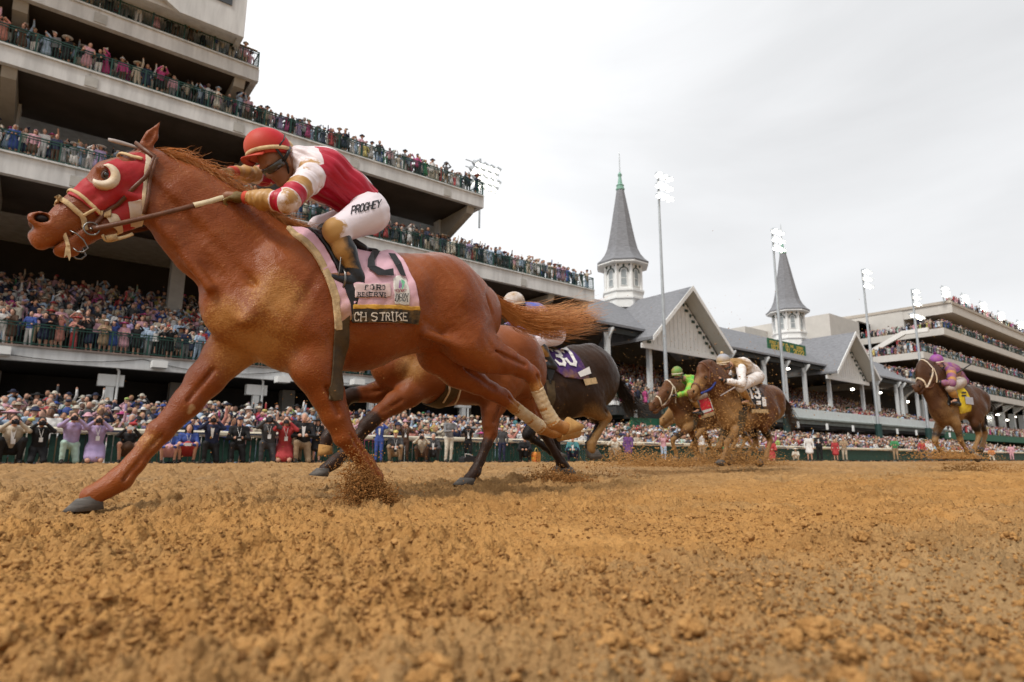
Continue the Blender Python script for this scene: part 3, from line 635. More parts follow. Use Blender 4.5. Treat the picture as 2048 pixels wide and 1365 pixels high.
def sign():
    P = [atY(1535, 675, 38.), atY(1611, 697, 38.)]; x0, x1 = P[0][0], P[1][0]; zt = 14.35; zb = 12.75; w = x1-x0
    o = empty('derby_sign', (x0, 38, zb), 0, 'green roof sign with yellow lettering and the years 1875 and 2022', 'sign')
    m = MB(); m.box(0, w, 0, .12, 0, zt-zb); m.build('panel', mat('sign_green', (.015, .11, .045), .5, .12, 3), o)
    m = MB()
    def put(t, h, wd, gap, sw, x, y, serif=True):
        q, l = text_quads(t, h, wd, gap, sw, serif, x, y)
        for k, p in enumerate(q): m.add([(u, -.012-.0006*(k % 7), v) for u, v in p], [(0, 1, 2, 3)])
    put('FIRST DERBY', .3, .24, .09, .075, .45, 1.0); put('1875', .55, .5, .18, .14, .75, .28)
    put('148', .32, .25, .09, .075, w-3.9, 1.0); put('DERBY', .3, .25, .09, .075, w-2.3, 1.0); put('2022', .55, .5, .18, .14, w-3.1, .28)
    put('C', .75, .42, 0, .13, w/2-.4, .55, False); put('D', .75, .42, 0, .13, w/2-.05, .3, False)
    m.build('lettering', mat('sign_yellow', (.66, .46, .08), .5, .1, 5), o)
    m = MB()
    for x in np.arange(.4, w, 1.6): m.bar((x, .2, .1), (x, .2, -.75), .07); m.bar((x, .2, .3), (x, 1.4, -.0), .06)
    m.box(0, w, .14, .2, -.1, -.04); m.build('support', black, o)
sign()
# ---------------------------------------------------------------- modern stand beyond
MT = [(106., 11.2, 12.3), (112.5, 16.1, 17.2), (123.5, 21.4, 22.6)]
def modern():
    o = empty('modern_stand', (0, 0, 0), 0, 'beige modern grandstand with stacked balconies beyond the twin spires', 'grandstand')
    Y = 36.; xe = 215
    for k, (x, zb, zt) in enumerate(MT):
        m = MB(); m.box(x, xe, Y, Y+.5, zb, zt); m.box(x, x+.5, Y+.502, 72, zb, zt); m.box(x+.502, xe, Y+.504, 72, zt-.5, zt-.01)
        b = m.build('balcony', beige, o); railing(b, x+.1, 190, Y+.1, zt, step=.6)
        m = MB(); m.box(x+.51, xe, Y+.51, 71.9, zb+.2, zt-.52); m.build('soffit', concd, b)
        m = MB()
        for q in range(1, 5): m.box(x+4, xe, Y+1+.9*q, Y+1.9+.9*q+(20 if q == 4 else 0), zt, zt+.3*q)
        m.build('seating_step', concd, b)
    m = MB(); m.prism([(Y, 26.2), (Y, 28.1), (Y+30, 29.2), (Y+30, 28.2), (Y+3, 26.3)], 'x', 129.5, xe); m.box(129.3, 129.49, Y, 64, 26.2, 28.4); m.box(129.2, 160, Y+8, 66, 22.6, 28.2)
    rf = m.build('roof', beige, o)
    m = MB(); m.box(129.1, xe, Y-.15, Y-.003, 27.75, 28.25); m.box(129.05, 129.29, Y, 65, 28.0, 28.5); m.build('cornice', mat('cornice', (.4, .36, .31), .8, .1, 1), rf)
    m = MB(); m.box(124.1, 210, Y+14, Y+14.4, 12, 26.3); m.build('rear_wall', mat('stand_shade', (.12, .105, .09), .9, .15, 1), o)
    # raked side stair and the stepped blocks that run back from the corner
    m = MB(); m.box(112, 129.2, 50, 72, 17.25, 26.0); m.box(104, 124, 62, 75, 12, 24.5); m.box(98, 112, 66, 78, 12, 24.2); m.build('rear_block', beige, o)
    m = MB(); m.prism([(37, 22.2), (41, 22.2), (49, 18.4), (53, 18.4), (53, 17.7), (48.6, 17.7), (40.6, 21.5), (37, 21.5)], 'x', 119, 119.6); m.build('stair_parapet', mat('stair_white', (.7, .69, .66), .7, .05, 1), o)
    for x in np.arange(110, 200, 7.5):
        m = MB(); m.box(x-.5, x+.5, Y+2.5, Y+3.5, 4, 11.3); m.prism([(Y+.6, 11.15), (Y+2.5, 9.8), (Y+3.5, 9.8), (Y+3.5, 11.15)], 'x', x-.5, x+.5); m.build('column', mat('post_pale', (.62, .65, .66)), o)
    m = MB(); m.box(112.5, xe, 34.5, 34.9, 3.2, 4.3); m.box(112.5, xe, 34.91, 44, 3.6, 4.0); m.build('lower_deck', mat('fascia_green', (.02, .11, .06)), o)
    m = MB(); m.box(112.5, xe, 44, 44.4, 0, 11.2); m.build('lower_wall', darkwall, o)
    m = MB()
    for k, x in enumerate(np.arange(112, 200, 6)): m.ball((x, 39, 9.2-(k % 2)*.9), (.35, .35, .16))
    m.build('ceiling_lamp', lamp, o)
modern()
# ---------------------------------------------------------------- floodlight poles and banks
def lamp_head(m, c, d, r=.3):
    c = Vector(c); d = Vector(d).normalized(); m.tube([c, c+d*.12, c+d*.42], [r*.35, r*.55, r], 8, 0)
    m.tube([c+d*.42, c+d*.44], [r*.96, r*.9], 8, 1)
    u = Vector((0, 0, 1)); a = d.cross(u).normalized(); b = a.cross(d); V = []
    for k in range(7):
        t = math.pi*k/6; e = a*math.cos(t)*r*1.08+b*math.sin(t)*r*1.08; V += [c+d*.3+e, c+d*.72+e*1.05]
    m.add(V, [(2*k, 2*k+1, 2*k+3, 2*k+2) for k in range(6)], 0)
def light_pole(x, y, zt, label, w=.2):
    o = empty('light_pole', (x, y, 0), 0, label, 'floodlight pole', 'tall floodlight poles along the apron')
    m = MB(); m.tube([(0, 0, 0), (0, 0, zt*.5), (0, 0, zt)], [w*1.25, w, w*.62], 10); m.build('pole', galv, o)
    m = MB(); m.tube([(0, 0, 0), (0, 0, 4.3)], w*2.3, 10); m.build('base_sleeve', mat('sleeve_green', (.02, .05, .045), .6, .2, 2), o)
    m = MB()
    for r_ in range(3): m.bar((-.55, -.15, zt-.2-r_*.95), (.75, -.15, zt-.2-r_*.95), .07)
    m.build('crossarm', galv, o)
    for r_ in range(3):
        for c in range(3):
            m = MB(); lamp_head(m, (-.5+c*.6, -.18, zt-.2-r_*.95), (-.25+.2*c, -.75, -.55), .27); m.build('lamp_head', [galv, lamp], o)
light_pole(41.2, 32., 24.9, 'floodlight pole with burning lamps in front of the first gabled roof', .145)
light_pole(60.2, 32., 24.3, 'floodlight pole crossing the green roof sign and second spire', .155)
light_pole(82.0, 32., 24.1, 'floodlight pole in front of the second gabled roof', .165)
light_pole(98.3, 32., 24.3, 'floodlight pole in front of the modern stand corner', .175)
def light_bank(name, c, rows, cols, label, r=.32, sup=2., aim=(-.2, -.7, -.5)):
    o = empty(name, tuple(c), 0, label, 'floodlights', 'floodlight banks on the roofs')
    m = MB(); m.tube([(0, 0, -sup), (0, 0, rows*.6)], .1, 6); 
    for k in range(rows): m.bar((-cols*.38, 0, k*.62), (cols*.38, 0, k*.62), .06)
    m.build('frame', galv, o)
    for a in range(rows):
        for b in range(cols):
            m = MB(); lamp_head(m, ((b-(cols-1)/2)*.72+(.2 if a % 2 else -.1), -.1, a*.62), aim, r*.82); m.build('lamp_head', [galv, lamp], o)
p = atY(960, 350, 41); light_bank('floodlight_bank', p+np.array([0, 0, -.9]), 4, 4, 'white floodlight bank rising behind the end of the third balcony', .46, 4, (.75, -.25, -.45))
for k, (q, lb) in enumerate([((1886, 590), 'first roof floodlight bank, at the corner of the modern stand'), ((1925, 604), 'second roof floodlight bank from the modern stand corner'), ((1962, 619), 'third roof floodlight bank from the modern stand corner'), ((1998, 637), 'fourth roof floodlight bank from the modern stand corner'), ((2036, 655), 'last roof floodlight bank at the right edge of the photo')]):
    p = atY(q[0], q[1], 37); light_bank('floodlight_bank', p, 3, 3, lb, .42, max(.5, p[2]-28.2))
p = atY(1828, 632, 33.5); light_bank('floodlight_bank', p, 1, 6, 'low wide floodlight bank on a pole before the modern stand', .4, p[2])
# ================================================================ HORSES AND RIDERS
def polydist(P, poly):
    """signed distance (positive inside) of points P (n,2) to a polygon"""
    poly = np.asarray(poly, float); P = np.asarray(P, float); d = np.full(len(P), 1e9); ins = np.zeros(len(P), bool); n = len(poly)
    for i in range(n):
        a, b = poly[i], poly[(i+1) % n]; e = b-a; w = P-a
        t = np.clip((w@e)/(e@e+1e-12), 0, 1); q = w-t[:, None]*e; d = np.minimum(d, (q**2).sum(1))
        c1 = (a[1] > P[:, 1]) != (b[1] > P[:, 1]); xx = a[0]+(P[:, 1]-a[1])*e[0]/(e[1]+1e-12); ins ^= c1 & (P[:, 0] < xx)
    d = np.sqrt(d); return np.where(ins, d, -d)
def spline(P, n):
    P = np.asarray(P, float); k = len(P)
    if k < 3: return np.array([P[0]+(P[-1]-P[0])*t for t in np.linspace(0, 1, n)])
    out = []
    for s in np.linspace(0, k-1-1e-6, n):
        i = int(s); t = s-i; p0, p1, p2, p3 = P[max(i-1, 0)], P[i], P[min(i+1, k-1)], P[min(i+2, k-1)]
        out.append(.5*((2*p1)+(-p0+p2)*t+(2*p0-5*p1+4*p2-p3)*t*t+(-p0+3*p1-3*p2+p3)*t**3))
    return np.array(out)
class Frame:
    def __init__(s, x0, y0, ang):
        s.P0 = np.array([x0, y0, 0.]); s.ang = ang; a = R(ang); s.f = np.array([math.cos(a), math.sin(a), 0]); s.l = np.array([-math.sin(a), math.cos(a), 0])
    def loc(s, P): v = np.asarray(P)-s.P0; return np.stack([v@s.f, v@s.l, v[..., 2]], -1)
    def w(s, p): return s.P0+s.f*p[0]+s.l*p[1]+np.array([0, 0, p[2]])
    def px(s, x, y, lat=0.):
        d = ray(x, y); t = (lat-(CPOS-s.P0)@s.l)/(d@s.l); return s.loc(CPOS+d*t)
    def poly(s, pts, lat): return np.array([s.px(x, y, lat)[[0, 2]] for x, y in pts])
class Surf:
    def __init__(s, fr, V, Q): s.fr = fr; s.V = V; s.Q = Q; s.b = BVHTree.FromPolygons([tuple(v) for v in V], [tuple(int(i) for i in q) for q in Q])
    def at(s, x, z, side=1):
        h = s.b.ray_cast(Vector((x, side*1.2, z)), Vector((0, -side, 0)))
        return (np.array(h[0]), np.array(h[1])) if h[0] is not None else (None, None)
    def px(s, x, y, lat=.15):
        o = s.fr.loc(CPOS); d = s.fr.loc(CPOS+ray(x, y))-o; h = s.b.ray_cast(Vector(o), Vector(d))
        if h[0] is not None and h[0][1] > -.02: return np.array(h[0])+np.array(h[1])*getattr(s, 'off', 0.), np.array(h[1])
        for _ in range(5):
            p = s.fr.px(x, y, lat); q, n = s.at(p[0], p[2])
            if q is None: return p, np.array([0, 1., 0])
            lat = .5*lat+.5*q[1]
        p = s.fr.px(x, y, lat); q, n = s.at(p[0], p[2]); return (q, n) if q is not None else (p, np.array([0, 1., 0]))
    def strap(s, m, pts, w, th=.006, lat=.09, n=14, mi=0, mirror=True, lift=.004, top=None):
        """flat strap lying on the surface through photo points on the near side; mirrored on the far side"""
        P = spline([s.px(x, y, lat)[0] for x, y in pts], n); sides = (1, -1) if mirror else (1,); runs = []
        for sd_ in sides:
            C = []; Nn = []
            for p in P:
                q, nn = s.at(p[0], p[2], sd_)
                if q is None: q = p*np.array([1, sd_, 1]); nn = np.array([0, sd_, 0.])
                C.append(q); Nn.append(nn)
            runs.append((C, Nn))
        if top is not None and mirror:
            mid = []
            for yy in np.linspace(-1, 1, 7)[1:-1]*abs(runs[0][0][0][1]):
                o = P[0]*np.array([1, 0, 1])+np.array([0, yy, 0])-np.asarray(top)*.3; hh = s.b.ray_cast(Vector(o), Vector(top))
                if hh[0] is not None: mid.append((np.array(hh[0]), np.array(hh[1])))
            runs = [([*runs[1][0][::-1], *[a for a, b in mid], *runs[0][0]], [*runs[1][1][::-1], *[b for a, b in mid], *runs[0][1]])]
        for C, Nn in runs:
            n = len(C); C = np.array(C); Nn = np.array(Nn); T = np.gradient(C, axis=0); T /= np.linalg.norm(T, axis=1, keepdims=True)+1e-9
            B = np.cross(T, Nn); B /= np.linalg.norm(B, axis=1, keepdims=True)+1e-9; V = []
            for c, nn, b in zip(C, Nn, B):
                V += [c-b*w/2+nn*lift, c-b*w/2+nn*(lift+th), c+nn*(lift+th*1.25), c+b*w/2+nn*(lift+th), c+b*w/2+nn*lift]
            F_ = [(i*5+k, i*5+(k+1) % 5, (i+1)*5+(k+1) % 5, (i+1)*5+k) for i in range(n-1) for k in range(5)]
            m.add(V, F_+[tuple(range(5)), tuple((n-1)*5+k for k in range(4, -1, -1))], mi)
    def text(s, m, quads, org, ex, ey, lift=.004, mi=0, lat=.2):
        """(u,v) quads laid at photo point org with axes ex, ey (photo pixels per unit) onto the surface"""
        for k, qd in enumerate(quads):
            V = []
            for u, v in qd:
                p, nn = s.px(org[0]+ex[0]*u+ey[0]*v, org[1]+ex[1]*u+ey[1]*v, lat); V.append(p+nn*(lift+.0003*(k % 5)))
            m.add(V, [(0, 1, 2, 3)], mi)
def hair(m, roots, paths, rad, seg=9, jit=.02, mi=0, tip=.15, seed=1, grow=1.):
    rg = np.random.default_rng(seed)
    for r0, pth in zip(roots, paths):
        P = spline(pth, seg); k = np.linspace(0, 1, seg)[:, None]; P = P+r0*(1-k)+np.cumsum(rg.normal(0, jit/seg, P.shape), 0)*k*grow*2
        m.tube(P, [rad*(1-(1-tip)*t) for t in np.linspace(0, 1, seg)], 3, mi, cap=False)
COATS = {}
def coat(name, base, base2, dark, dust, rough=.35, sheen=0., dustn=(.5, 9), spec=.35):
    new = name not in MATS; m = attr_mat(name, base, [('dark', dark, .05, (.12, 10)), ('dust', dust, .35, dustn), ('dust', dust, .10, (2.1, 85)), ('white', (.44, .27, .13), .006, (.02, 60))], rough=rough, spec=spec, scale=3.2, bump=.42, bscale=190, sheen=sheen, stretch=(.4, 1, .7))
    cr = [n for n in m.node_tree.nodes if n.type == 'VALTORGB'][0]; cr.color_ramp.elements[0].color = (*base, 1); cr.color_ramp.elements[1].color = (*base2, 1)
    if new:
        t = m.node_tree; L = t.links.new; bp = [n for n in t.nodes if n.type == 'BUMP'][0]; src = bp.inputs['Height'].links[0].from_socket
        tc = t.nodes.new('ShaderNodeTexCoord'); ns = t.nodes.new('ShaderNodeTexNoise'); ns.inputs['Scale'].default_value = 5; L(tc.outputs['Object'], ns.inputs['Vector'])
        mx = t.nodes.new('ShaderNodeVectorMath'); mx.operation = 'MULTIPLY_ADD'; mx.inputs[1].default_value = (.35, .35, .35); L(ns.outputs['Color'], mx.inputs[0]); L(tc.outputs['Object'], mx.inputs[2])
        vo = t.nodes.new('ShaderNodeTexVoronoi'); vo.feature = 'DISTANCE_TO_EDGE'; vo.inputs['Scale'].default_value = 5.5; L(mx.outputs[0], vo.inputs['Vector'])
        mr = t.nodes.new('ShaderNodeMapRange'); mr.interpolation_type = 'SMOOTHSTEP'; mr.inputs['From Min'].default_value = .0; mr.inputs['From Max'].default_value = .045; mr.inputs['To Min'].default_value = .13; mr.inputs['To Max'].default_value = 0; L(vo.outputs['Distance'], mr.inputs['Value'])
        nr = t.nodes.new('ShaderNodeTexNoise'); nr.inputs['Scale'].default_value = 4.5; nr.inputs['Detail'].default_value = 7; L(tc.outputs['Object'], nr.inputs['Vector']); rr = t.nodes.new('ShaderNodeMapRange'); rr.inputs['From Min'].default_value = .3; rr.inputs['From Max'].default_value = .7; rr.inputs['To Min'].default_value = rough-.14; rr.inputs['To Max'].default_value = rough+.16; L(nr.outputs[0], rr.inputs['Value']); L(rr.outputs[0], t.nodes['Principled BSDF'].inputs['Roughness'])
        ad = t.nodes.new('ShaderNodeMath'); ad.operation = 'ADD'; L(src, ad.inputs[0]); L(mr.outputs[0], ad.inputs[1]); L(ad.outputs[0], bp.inputs['Height'])
    return m
hoofm = mat('hoof_horn', (.11, .10, .09), .85, .3, 14, .3, 40, stretch=(1, 1, 6))
eyem = mat('horse_eye', (.012, .007, .004), .06, .2, 30, spec=.8)
def build_horse(fr, S, name, label, group='racehorses in the field', h=.012):
    """S: traced stations and joints; returns root object, surface, helper dictionary"""
    D = {}
    def st(t, b, w, lat=0):
        a, c = fr.px(*t, lat), fr.px(*b, lat); return (a+c)/2, np.linalg.norm(a-c)/2, w
    tr = [st(*q) for q in S['trunk']]; nk = [st(*q) for q in S['neck']]
    O = fr.px(*S['poll'], S.get('head_lat', 0)); M = fr.px(*S['muzzle'], S.get('head_lat', 0))
    L = np.linalg.norm(M-O)*S.get('head_scale', 1); u = (M-O)/np.linalg.norm(M-O); u[1] = 0; u /= np.linalg.norm(u); v = np.array([u[2], 0, -u[0]])
    def Hd(a, b, y=0.): return O+u*L*a+v*L*b+np.array([0, y, 0])
    hw = min(L/.66, 1.02); NU, NV_ = S.get('nostril', (.858, .05))
    pts = [c for c, r_, w in tr]+[c for c, r_, w in nk]+[O, M]
    lim = [(c-max(r_, w), c+max(r_, w)) for c, r_, w in tr+nk]+[(O-.3, O+.3), (M-.25, M+.25)]
    legs = {}
    for k, lg in S['legs'].items():
        J = [(fr.px(q[0], q[1], q[2]), q[3], q[4] if len(q) > 4 else q[3]) for q in lg['j']]; legs[k] = J; lim += [(c-r_-.03, c+r_+.03) for c, r_, w in J]
    lo = np.min([a for a, b in lim], 0)-.03; hi = np.max([b for a, b in lim], 0)+.03
    F = Field(lo, hi, h)
    for (a, r1, w1), (b, r2, w2) in zip(tr[:-1], tr[1:]): F.cone(a, b, r1, r2, .06, w1, w2)
    for (a, r1, w1), (b, r2, w2) in zip(nk[:-1], nk[1:]): F.cone(a, b, r1, r2, .07, w1, w2)
    # muscle masses on both sides
    c1, r1, w1 = tr[1]; c0, r0, w0 = tr[0]; cl, rl, wl = tr[-2]; ce, re, we = tr[-1]
    for sg in (1, -1):
        F.ell(c1*.55+c0*.45+np.array([0, sg*w1*.62, .08]), (.13, .075, .24), .05, ang=-.5)                       # shoulder blade
        F.ell(c1*.72+c0*.28+np.array([0, sg*w1*.72, -.15]), (.16, .055, .09), .07, ang=.35)                          # triceps
        F.ell(c0+np.array([.045, sg*.10, -.05]), (.115, .08, .105), .035)                                            # breast
        F.ell(c0*.6+c1*.4+np.array([.03, sg*w1*.55, -.10]), (.10, .06, .10), .05)                                # point of shoulder
        F.ell(cl+np.array([.04, sg*wl*.55, rl*.42]), (.24, .10, .12), .06, ang=.15)                               # gluteals
        F.ell(ce*.6+cl*.4+np.array([-.02, sg*we*.62, -.02]), (.14, .09, .24), .06, ang=.25)                       # hamstrings
        F.ell(tr[-3][0]*.5+cl*.5+np.array([0, sg*(wl+.04), -.06]), (.09, .035, .13), .10, sub=True)                # flank hollow
        a, ra, wa = nk[0]; b, rb, wb = nk[-1]
        F.cone(a*.75+c0*.25+np.array([0, sg*.085, -ra*.45]), b+np.array([0, sg*.05, -rb*.25]), .06, .04, .04)      # neck muscle
        F.cone(a+np.array([0, sg*.165, -ra*.66]), b+np.array([0, sg*.10, -rb*.72]), .004, .003, .07, sub=True)      # jugular groove
    for kind_, a, b, r_, k_ in S.get('sculpt', []):
        F.cone(fr.px(*a), fr.px(*b), r_, r_*.8, k_, sub=kind_ == 'g')
    for k, J in legs.items():
        for (a, r1, w1), (b, r2, w2) in zip(J[:-1], J[1:]): F.cone(a, b, r1, r2, .025 if r1 < .07 else (.045 if r1 < .105 else .09), w1, w2)
        if S['legs'][k]['kind'] == 'hind':
            hk = J[S['legs'][k]['hock']][0]; pv = J[S['legs'][k]['hock']-1][0]; nx = J[S['legs'][k]['hock']+1][0]
            back = (hk-(pv+nx)/2); back /= np.linalg.norm(back)+1e-9
            F.cone(hk+back*.03, hk+back*.055+(pv-hk)/np.linalg.norm(pv-hk)*.05, .03, .022, .03)
            F.cone(hk+back*.045+(pv-hk)/np.linalg.norm(pv-hk)*.05, pv+back*.05, .016, .03, .03)
    # head
    F.cone(Hd(.02, .10), Hd(.30, .07), .13*L, .165*L, .03, .085*hw, .108*hw)
    F.cone(Hd(.30, .07), Hd(.62, .105), .165*L, .125*L, .02, .108*hw, .068*hw)
    F.cone(Hd(.62, .105), Hd(.84, .10), .125*L, .085*L, .02, .068*hw, .055*hw)
    F.cone(Hd(.84, .10), Hd(.915, .105), .086*L, .068*L, .02, .058*hw, .05*hw)
    F.cone(Hd(.84, .12), Hd(.955, .15), .07*L, .036*L, .03, .052*hw, .042*hw)
    F.ell(Hd(.25, .24), (.185*L, .088*hw, .165*L), .03, ang=0)
    jo = S.get('mouth', .0)
    F.cone(Hd(.33, .285), Hd(.70, .235+jo*.5), .10*L, .068*L, .02, .072*hw, .047*hw)
    F.cone(Hd(.70, .235+jo*.5), Hd(.89, .238+jo), .068*L, .052*L, .012, .045*hw, .041*hw)
    F.ell(Hd(.85, .265+jo), (.06*L, .036*hw, .045*L), .02)
    F.cone(Hd(1.02, .205+jo*.5), Hd(.68, .205+jo*.1), .0055+jo*.12, .003, .006, .12, .08, sub=True)
    for sg in (1, -1):
        F.cone(Hd(.40, .13, sg*.078*hw), Hd(.60, .165, sg*.055*hw), .02, .012, .025)
        F.cone(Hd(.34, .20, sg*.092*hw), Hd(.22, .36, sg*.07*hw), .012, .014, .03)
        F.ell(Hd(.325, -.01, sg*.086*hw), (.05, .022, .03), .03)
        F.ell(Hd(.37, .055, sg*.118*hw), (.028, .018, .012), .012, ang=math.atan2(u[2], u[0]), sub=True)
        F.cone(Hd(.46, .10, sg*.105*hw), Hd(.72, .12, sg*.085*hw), .014, .012, .03, sub=True)
        F.ell(Hd(NU+.006, NV_+.003, sg*.046*hw), (.056*hw, .022, .042*hw), .02)
        F.ell(Hd(NU, NV_, sg*.064*hw), (.032*hw, .04, .021*hw), .006, ang=math.atan2(u[2], u[0])+.4, sub=True)
        et = fr.px(*S['ear'], 0)*np.array([1, 0, 1])+np.array([0, sg*.085, 0]); eb = Hd(.0, -.02, sg*.055)
        if sg < 0 and 'ear2' in S: et = fr.px(*S['ear2'], -.085)
        em = eb*.5+et*.5; dd = (et-eb)/np.linalg.norm(et-eb); em = em+np.cross(dd, [0, 1, 0])*(-.0)
        F.cone(eb, em, .034, .034, .02, .022, .02); F.cone(em, et, .034, .006, .01, .02, .006)
        fw = np.cross([0, 1., 0], dd); fw = fw/np.linalg.norm(fw)
        F.cone(eb*.35+et*.65+np.array([0, sg*.018, 0])+fw*.0, eb*.8+et*.2+np.array([0, sg*.024, 0]), .007, .016, .008, sub=True)
    for k, J in legs.items():
        # tendons and knee: two shallow channels down the cannon, a ridge of bone in front
        i0 = S['legs'][k].get('hock', 5); seg = [q[0] for q in J[i0:i0+4]]
        for (a, b) in zip(seg[:-1], seg[1:]):
            ax = (b-a)/(np.linalg.norm(b-a)+1e-9); bk = np.array([ax[2], 0, -ax[0]]); bk = bk if bk[0] < 0 else -bk
            rr = J[i0+1][1]
            for sg in (1, -1): F.cone(a+bk*rr*.15+np.array([0, sg*rr*1.0, 0]), b+bk*rr*.15+np.array([0, sg*rr*1.0, 0]), rr*.16, rr*.16, .012, sub=True)
        c = J[i0][0]
        if S['legs'][k]['kind'] == 'fore':
            fwd_ = np.array([-(J[i0+1][0]-c)[2], 0, (J[i0+1][0]-c)[0]]); fwd_ = fwd_/(np.linalg.norm(fwd_)+1e-9); fwd_ = fwd_ if fwd_[0] > 0 else -fwd_
            F.ell(c+fwd_*J[i0][1]*.35, (J[i0][1]*.9, J[i0][1]*.95, J[i0][1]*.9), .02)
            a, b = J[1][0], J[3][0]
            for sg in (1, -1): F.cone(a*.6+b*.4+np.array([0, sg*J[2][2]*1.02, 0])+fwd_*.012, b+np.array([0, sg*J[3][2]*.98, 0])+fwd_*.008, .008, .006, .025, sub=True)
        else:
            a, b = J[2][0], J[4][0]
            for sg in (1, -1): F.cone(a+np.array([0, sg*J[2][2]*1.04, .01]), b+np.array([0, sg*J[4][2]*1.02, .008]), .008, .006, .03, sub=True)
    V, Q = F.mesh(); V = relax(V, Q, 2, .4)
    Nn = vnormals(V, Q); big = np.clip((V[:, 2]-.55)/.4, .25, 1)
    nz = .010*(vnoise(V[:, 0]/.11+V[:, 2]/.19, V[:, 2]/.26+V[:, 1]/.2, 21)-.5)+.006*(vnoise(V[:, 0]/.05-V[:, 2]/.07, V[:, 2]/.11+V[:, 1]/.1, 22)-.5)+.0022*(vnoise(V[:, 0]/.018+V[:, 2]/.02, V[:, 2]/.03+V[:, 1]/.03, 23)-.5)
    V = V+Nn*(nz*big*S.get('relief', 1.))[:, None]
    # real markings as mesh attributes
    at = {'dark': np.full(len(V), -1.), 'dust': np.full(len(V), S.get('specks', -.45)), 'white': np.full(len(V), -1.)}
    for k, J in legs.items():
        dk = S['legs'][k].get('dark')
        if dk is not None:
            for (a, r1, w1), (b, r2, w2) in zip(J[dk:-1], J[dk+1:]):
                ab = b-a; t = np.clip(((V-a)@ab)/(ab@ab), 0, 1); d = np.linalg.norm(V-a-t[:, None]*ab, axis=1); at['dark'] = np.maximum(at['dark'], (max(r1, r2, w1, w2)*1.35-d)*4)
        du = S['legs'][k].get('dust')
        if du is not None:
            for (a, r1, w1), (b, r2, w2) in zip(J[du:-1], J[du+1:]):
                ab = b-a; t = np.clip(((V-a)@ab)/(ab@ab), 0, 1); d = np.linalg.norm(V-a-t[:, None]*ab, axis=1); at['dust'] = np.maximum(at['dust'], np.minimum(.2, (max(r1, r2, w1, w2)*1.5-d)*8))
    for c, rad, amt in S.get('dust', []):
        p = fr.px(*c); d = np.linalg.norm((V-p)[:, [0, 2]], axis=1)/rad; at['dust'] = np.maximum(at['dust'], amt-d*.5)
    for c, lat, rad in S.get('dark', []):
        p = fr.px(*c, lat); at['dark'] = np.maximum(at['dark'], (rad-np.linalg.norm(V-p, axis=1))*8)
    for c, lat, rad in S.get('white', []):
        p = fr.px(*c, lat); at['white'] = np.maximum(at['white'], rad-np.linalg.norm(V-p, axis=1))
    for sg in (1, -1):
        p = Hd(NU, NV_, sg*.05*hw); at['dark'] = np.maximum(at['dark'], (.029*hw-np.linalg.norm((V-p)*np.array([1, .6, 1.25]), axis=1))*14)
        p = Hd(.35, .025, sg*.1*hw); at['dark'] = np.maximum(at['dark'], (.03*hw-np.linalg.norm((V-p), axis=1))*9)
    root = empty(name, tuple(fr.P0), R(fr.ang), label, 'horse', group)
    body = link('body', npmesh('body', V, Q, [S['coat']], True, attrs=at), root)
    # eyes, hooves
    for sg in (1, -1):
        m = MB(); c = Hd(NU, NV_, sg*.044*hw); m.ball(c, (.024*hw, .012, .016*hw), n=10, m=8); m.build('nostril', mat('nostril_shade', (.012, .006, .005), .8, .2, 20), root, True)  # black plug in the nostril paints the shade inside the hole
        m = MB(); c = Hd(*S.get('eye', (.35, .02)), sg*S.get('eye_y', .097)*hw); m.ball(c, (.024, .017, .02), n=12, m=8); m.build('eye', eyem, root, True)
        m = MB(); m.tube([c+u*.027*math.cos(t)+v*(.019*math.sin(t))+np.array([0, sg*.008, 0]) for t in np.linspace(0, 2*math.pi, 15)], [.0065]*15, 6, cap=False); m.build('eyelid', mat('dark_skin', (.05, .022, .012), .5, .2, 20), root, True)
    for k, lg in S['legs'].items():
        if 'hoof' in lg:
            ft, rt, toe, heel = [fr.px(q[0], q[1], lg['hoof_lat']) for q in lg['hoof']]; m = MB(); rings = []
            for a, b, w in ((ft, rt, .046), (ft*.95+toe*.05, rt*.95+heel*.05, .052), (ft*.5+toe*.5, rt*.5+heel*.5, .058), (toe, heel, .064)):
                c = (a+b)/2; e = (a-b)/2
                rings.append([c+e*math.cos(q)+np.array([0, w*S.get('hoof_s', 1), 0])*math.sin(q) for q in np.linspace(0, 2*math.pi, 16, endpoint=False)])
            Vh = [p for r_ in rings for p in r_]; n = 16
            m.add(Vh, [(i*n+q, i*n+(q+1) % n, (i+1)*n+(q+1) % n, (i+1)*n+q) for i in range(3) for q in range(n)]+[tuple(range(n)), tuple(range(3*n, 4*n))])
            m.build('hoof', lg.get('hoof_mat', hoofm), root, True)
    # mane and tail
    hm = S['hair']; rg = np.random.default_rng(S.get('seed', 5))
    if 'mane' in S:
        m = MB(); crest = spline([fr.px(x, y, 0) for x, y in S['mane']], 40); fl = np.array([fr.px(*S['mane_flow'][1], 0)-fr.px(*S['mane_flow'][0], 0)])[0]
        for i in range(S.get('mane_n', 260)):
            p = crest[rg.integers(0, 40)]+rg.normal(0, .008, 3)*np.array([1, 1.6, 1]); q = fl*rg.uniform(.5, 1.15)+rg.normal(0, .014, 3)+np.array([0, rg.choice([1, 1, -1])*rg.uniform(0, .06), 0])
            hair(m, [np.zeros(3)], [[p-np.array([0, 0, .012]), p+q*.35+np.array([0, 0, .012]), p+q*.7+np.array([0, 0, .008]), p+q-np.array([0, 0, .012])]], S.get('hair_r', .0032), 7, .05, seed=i)
        m.build('mane', hm, root)
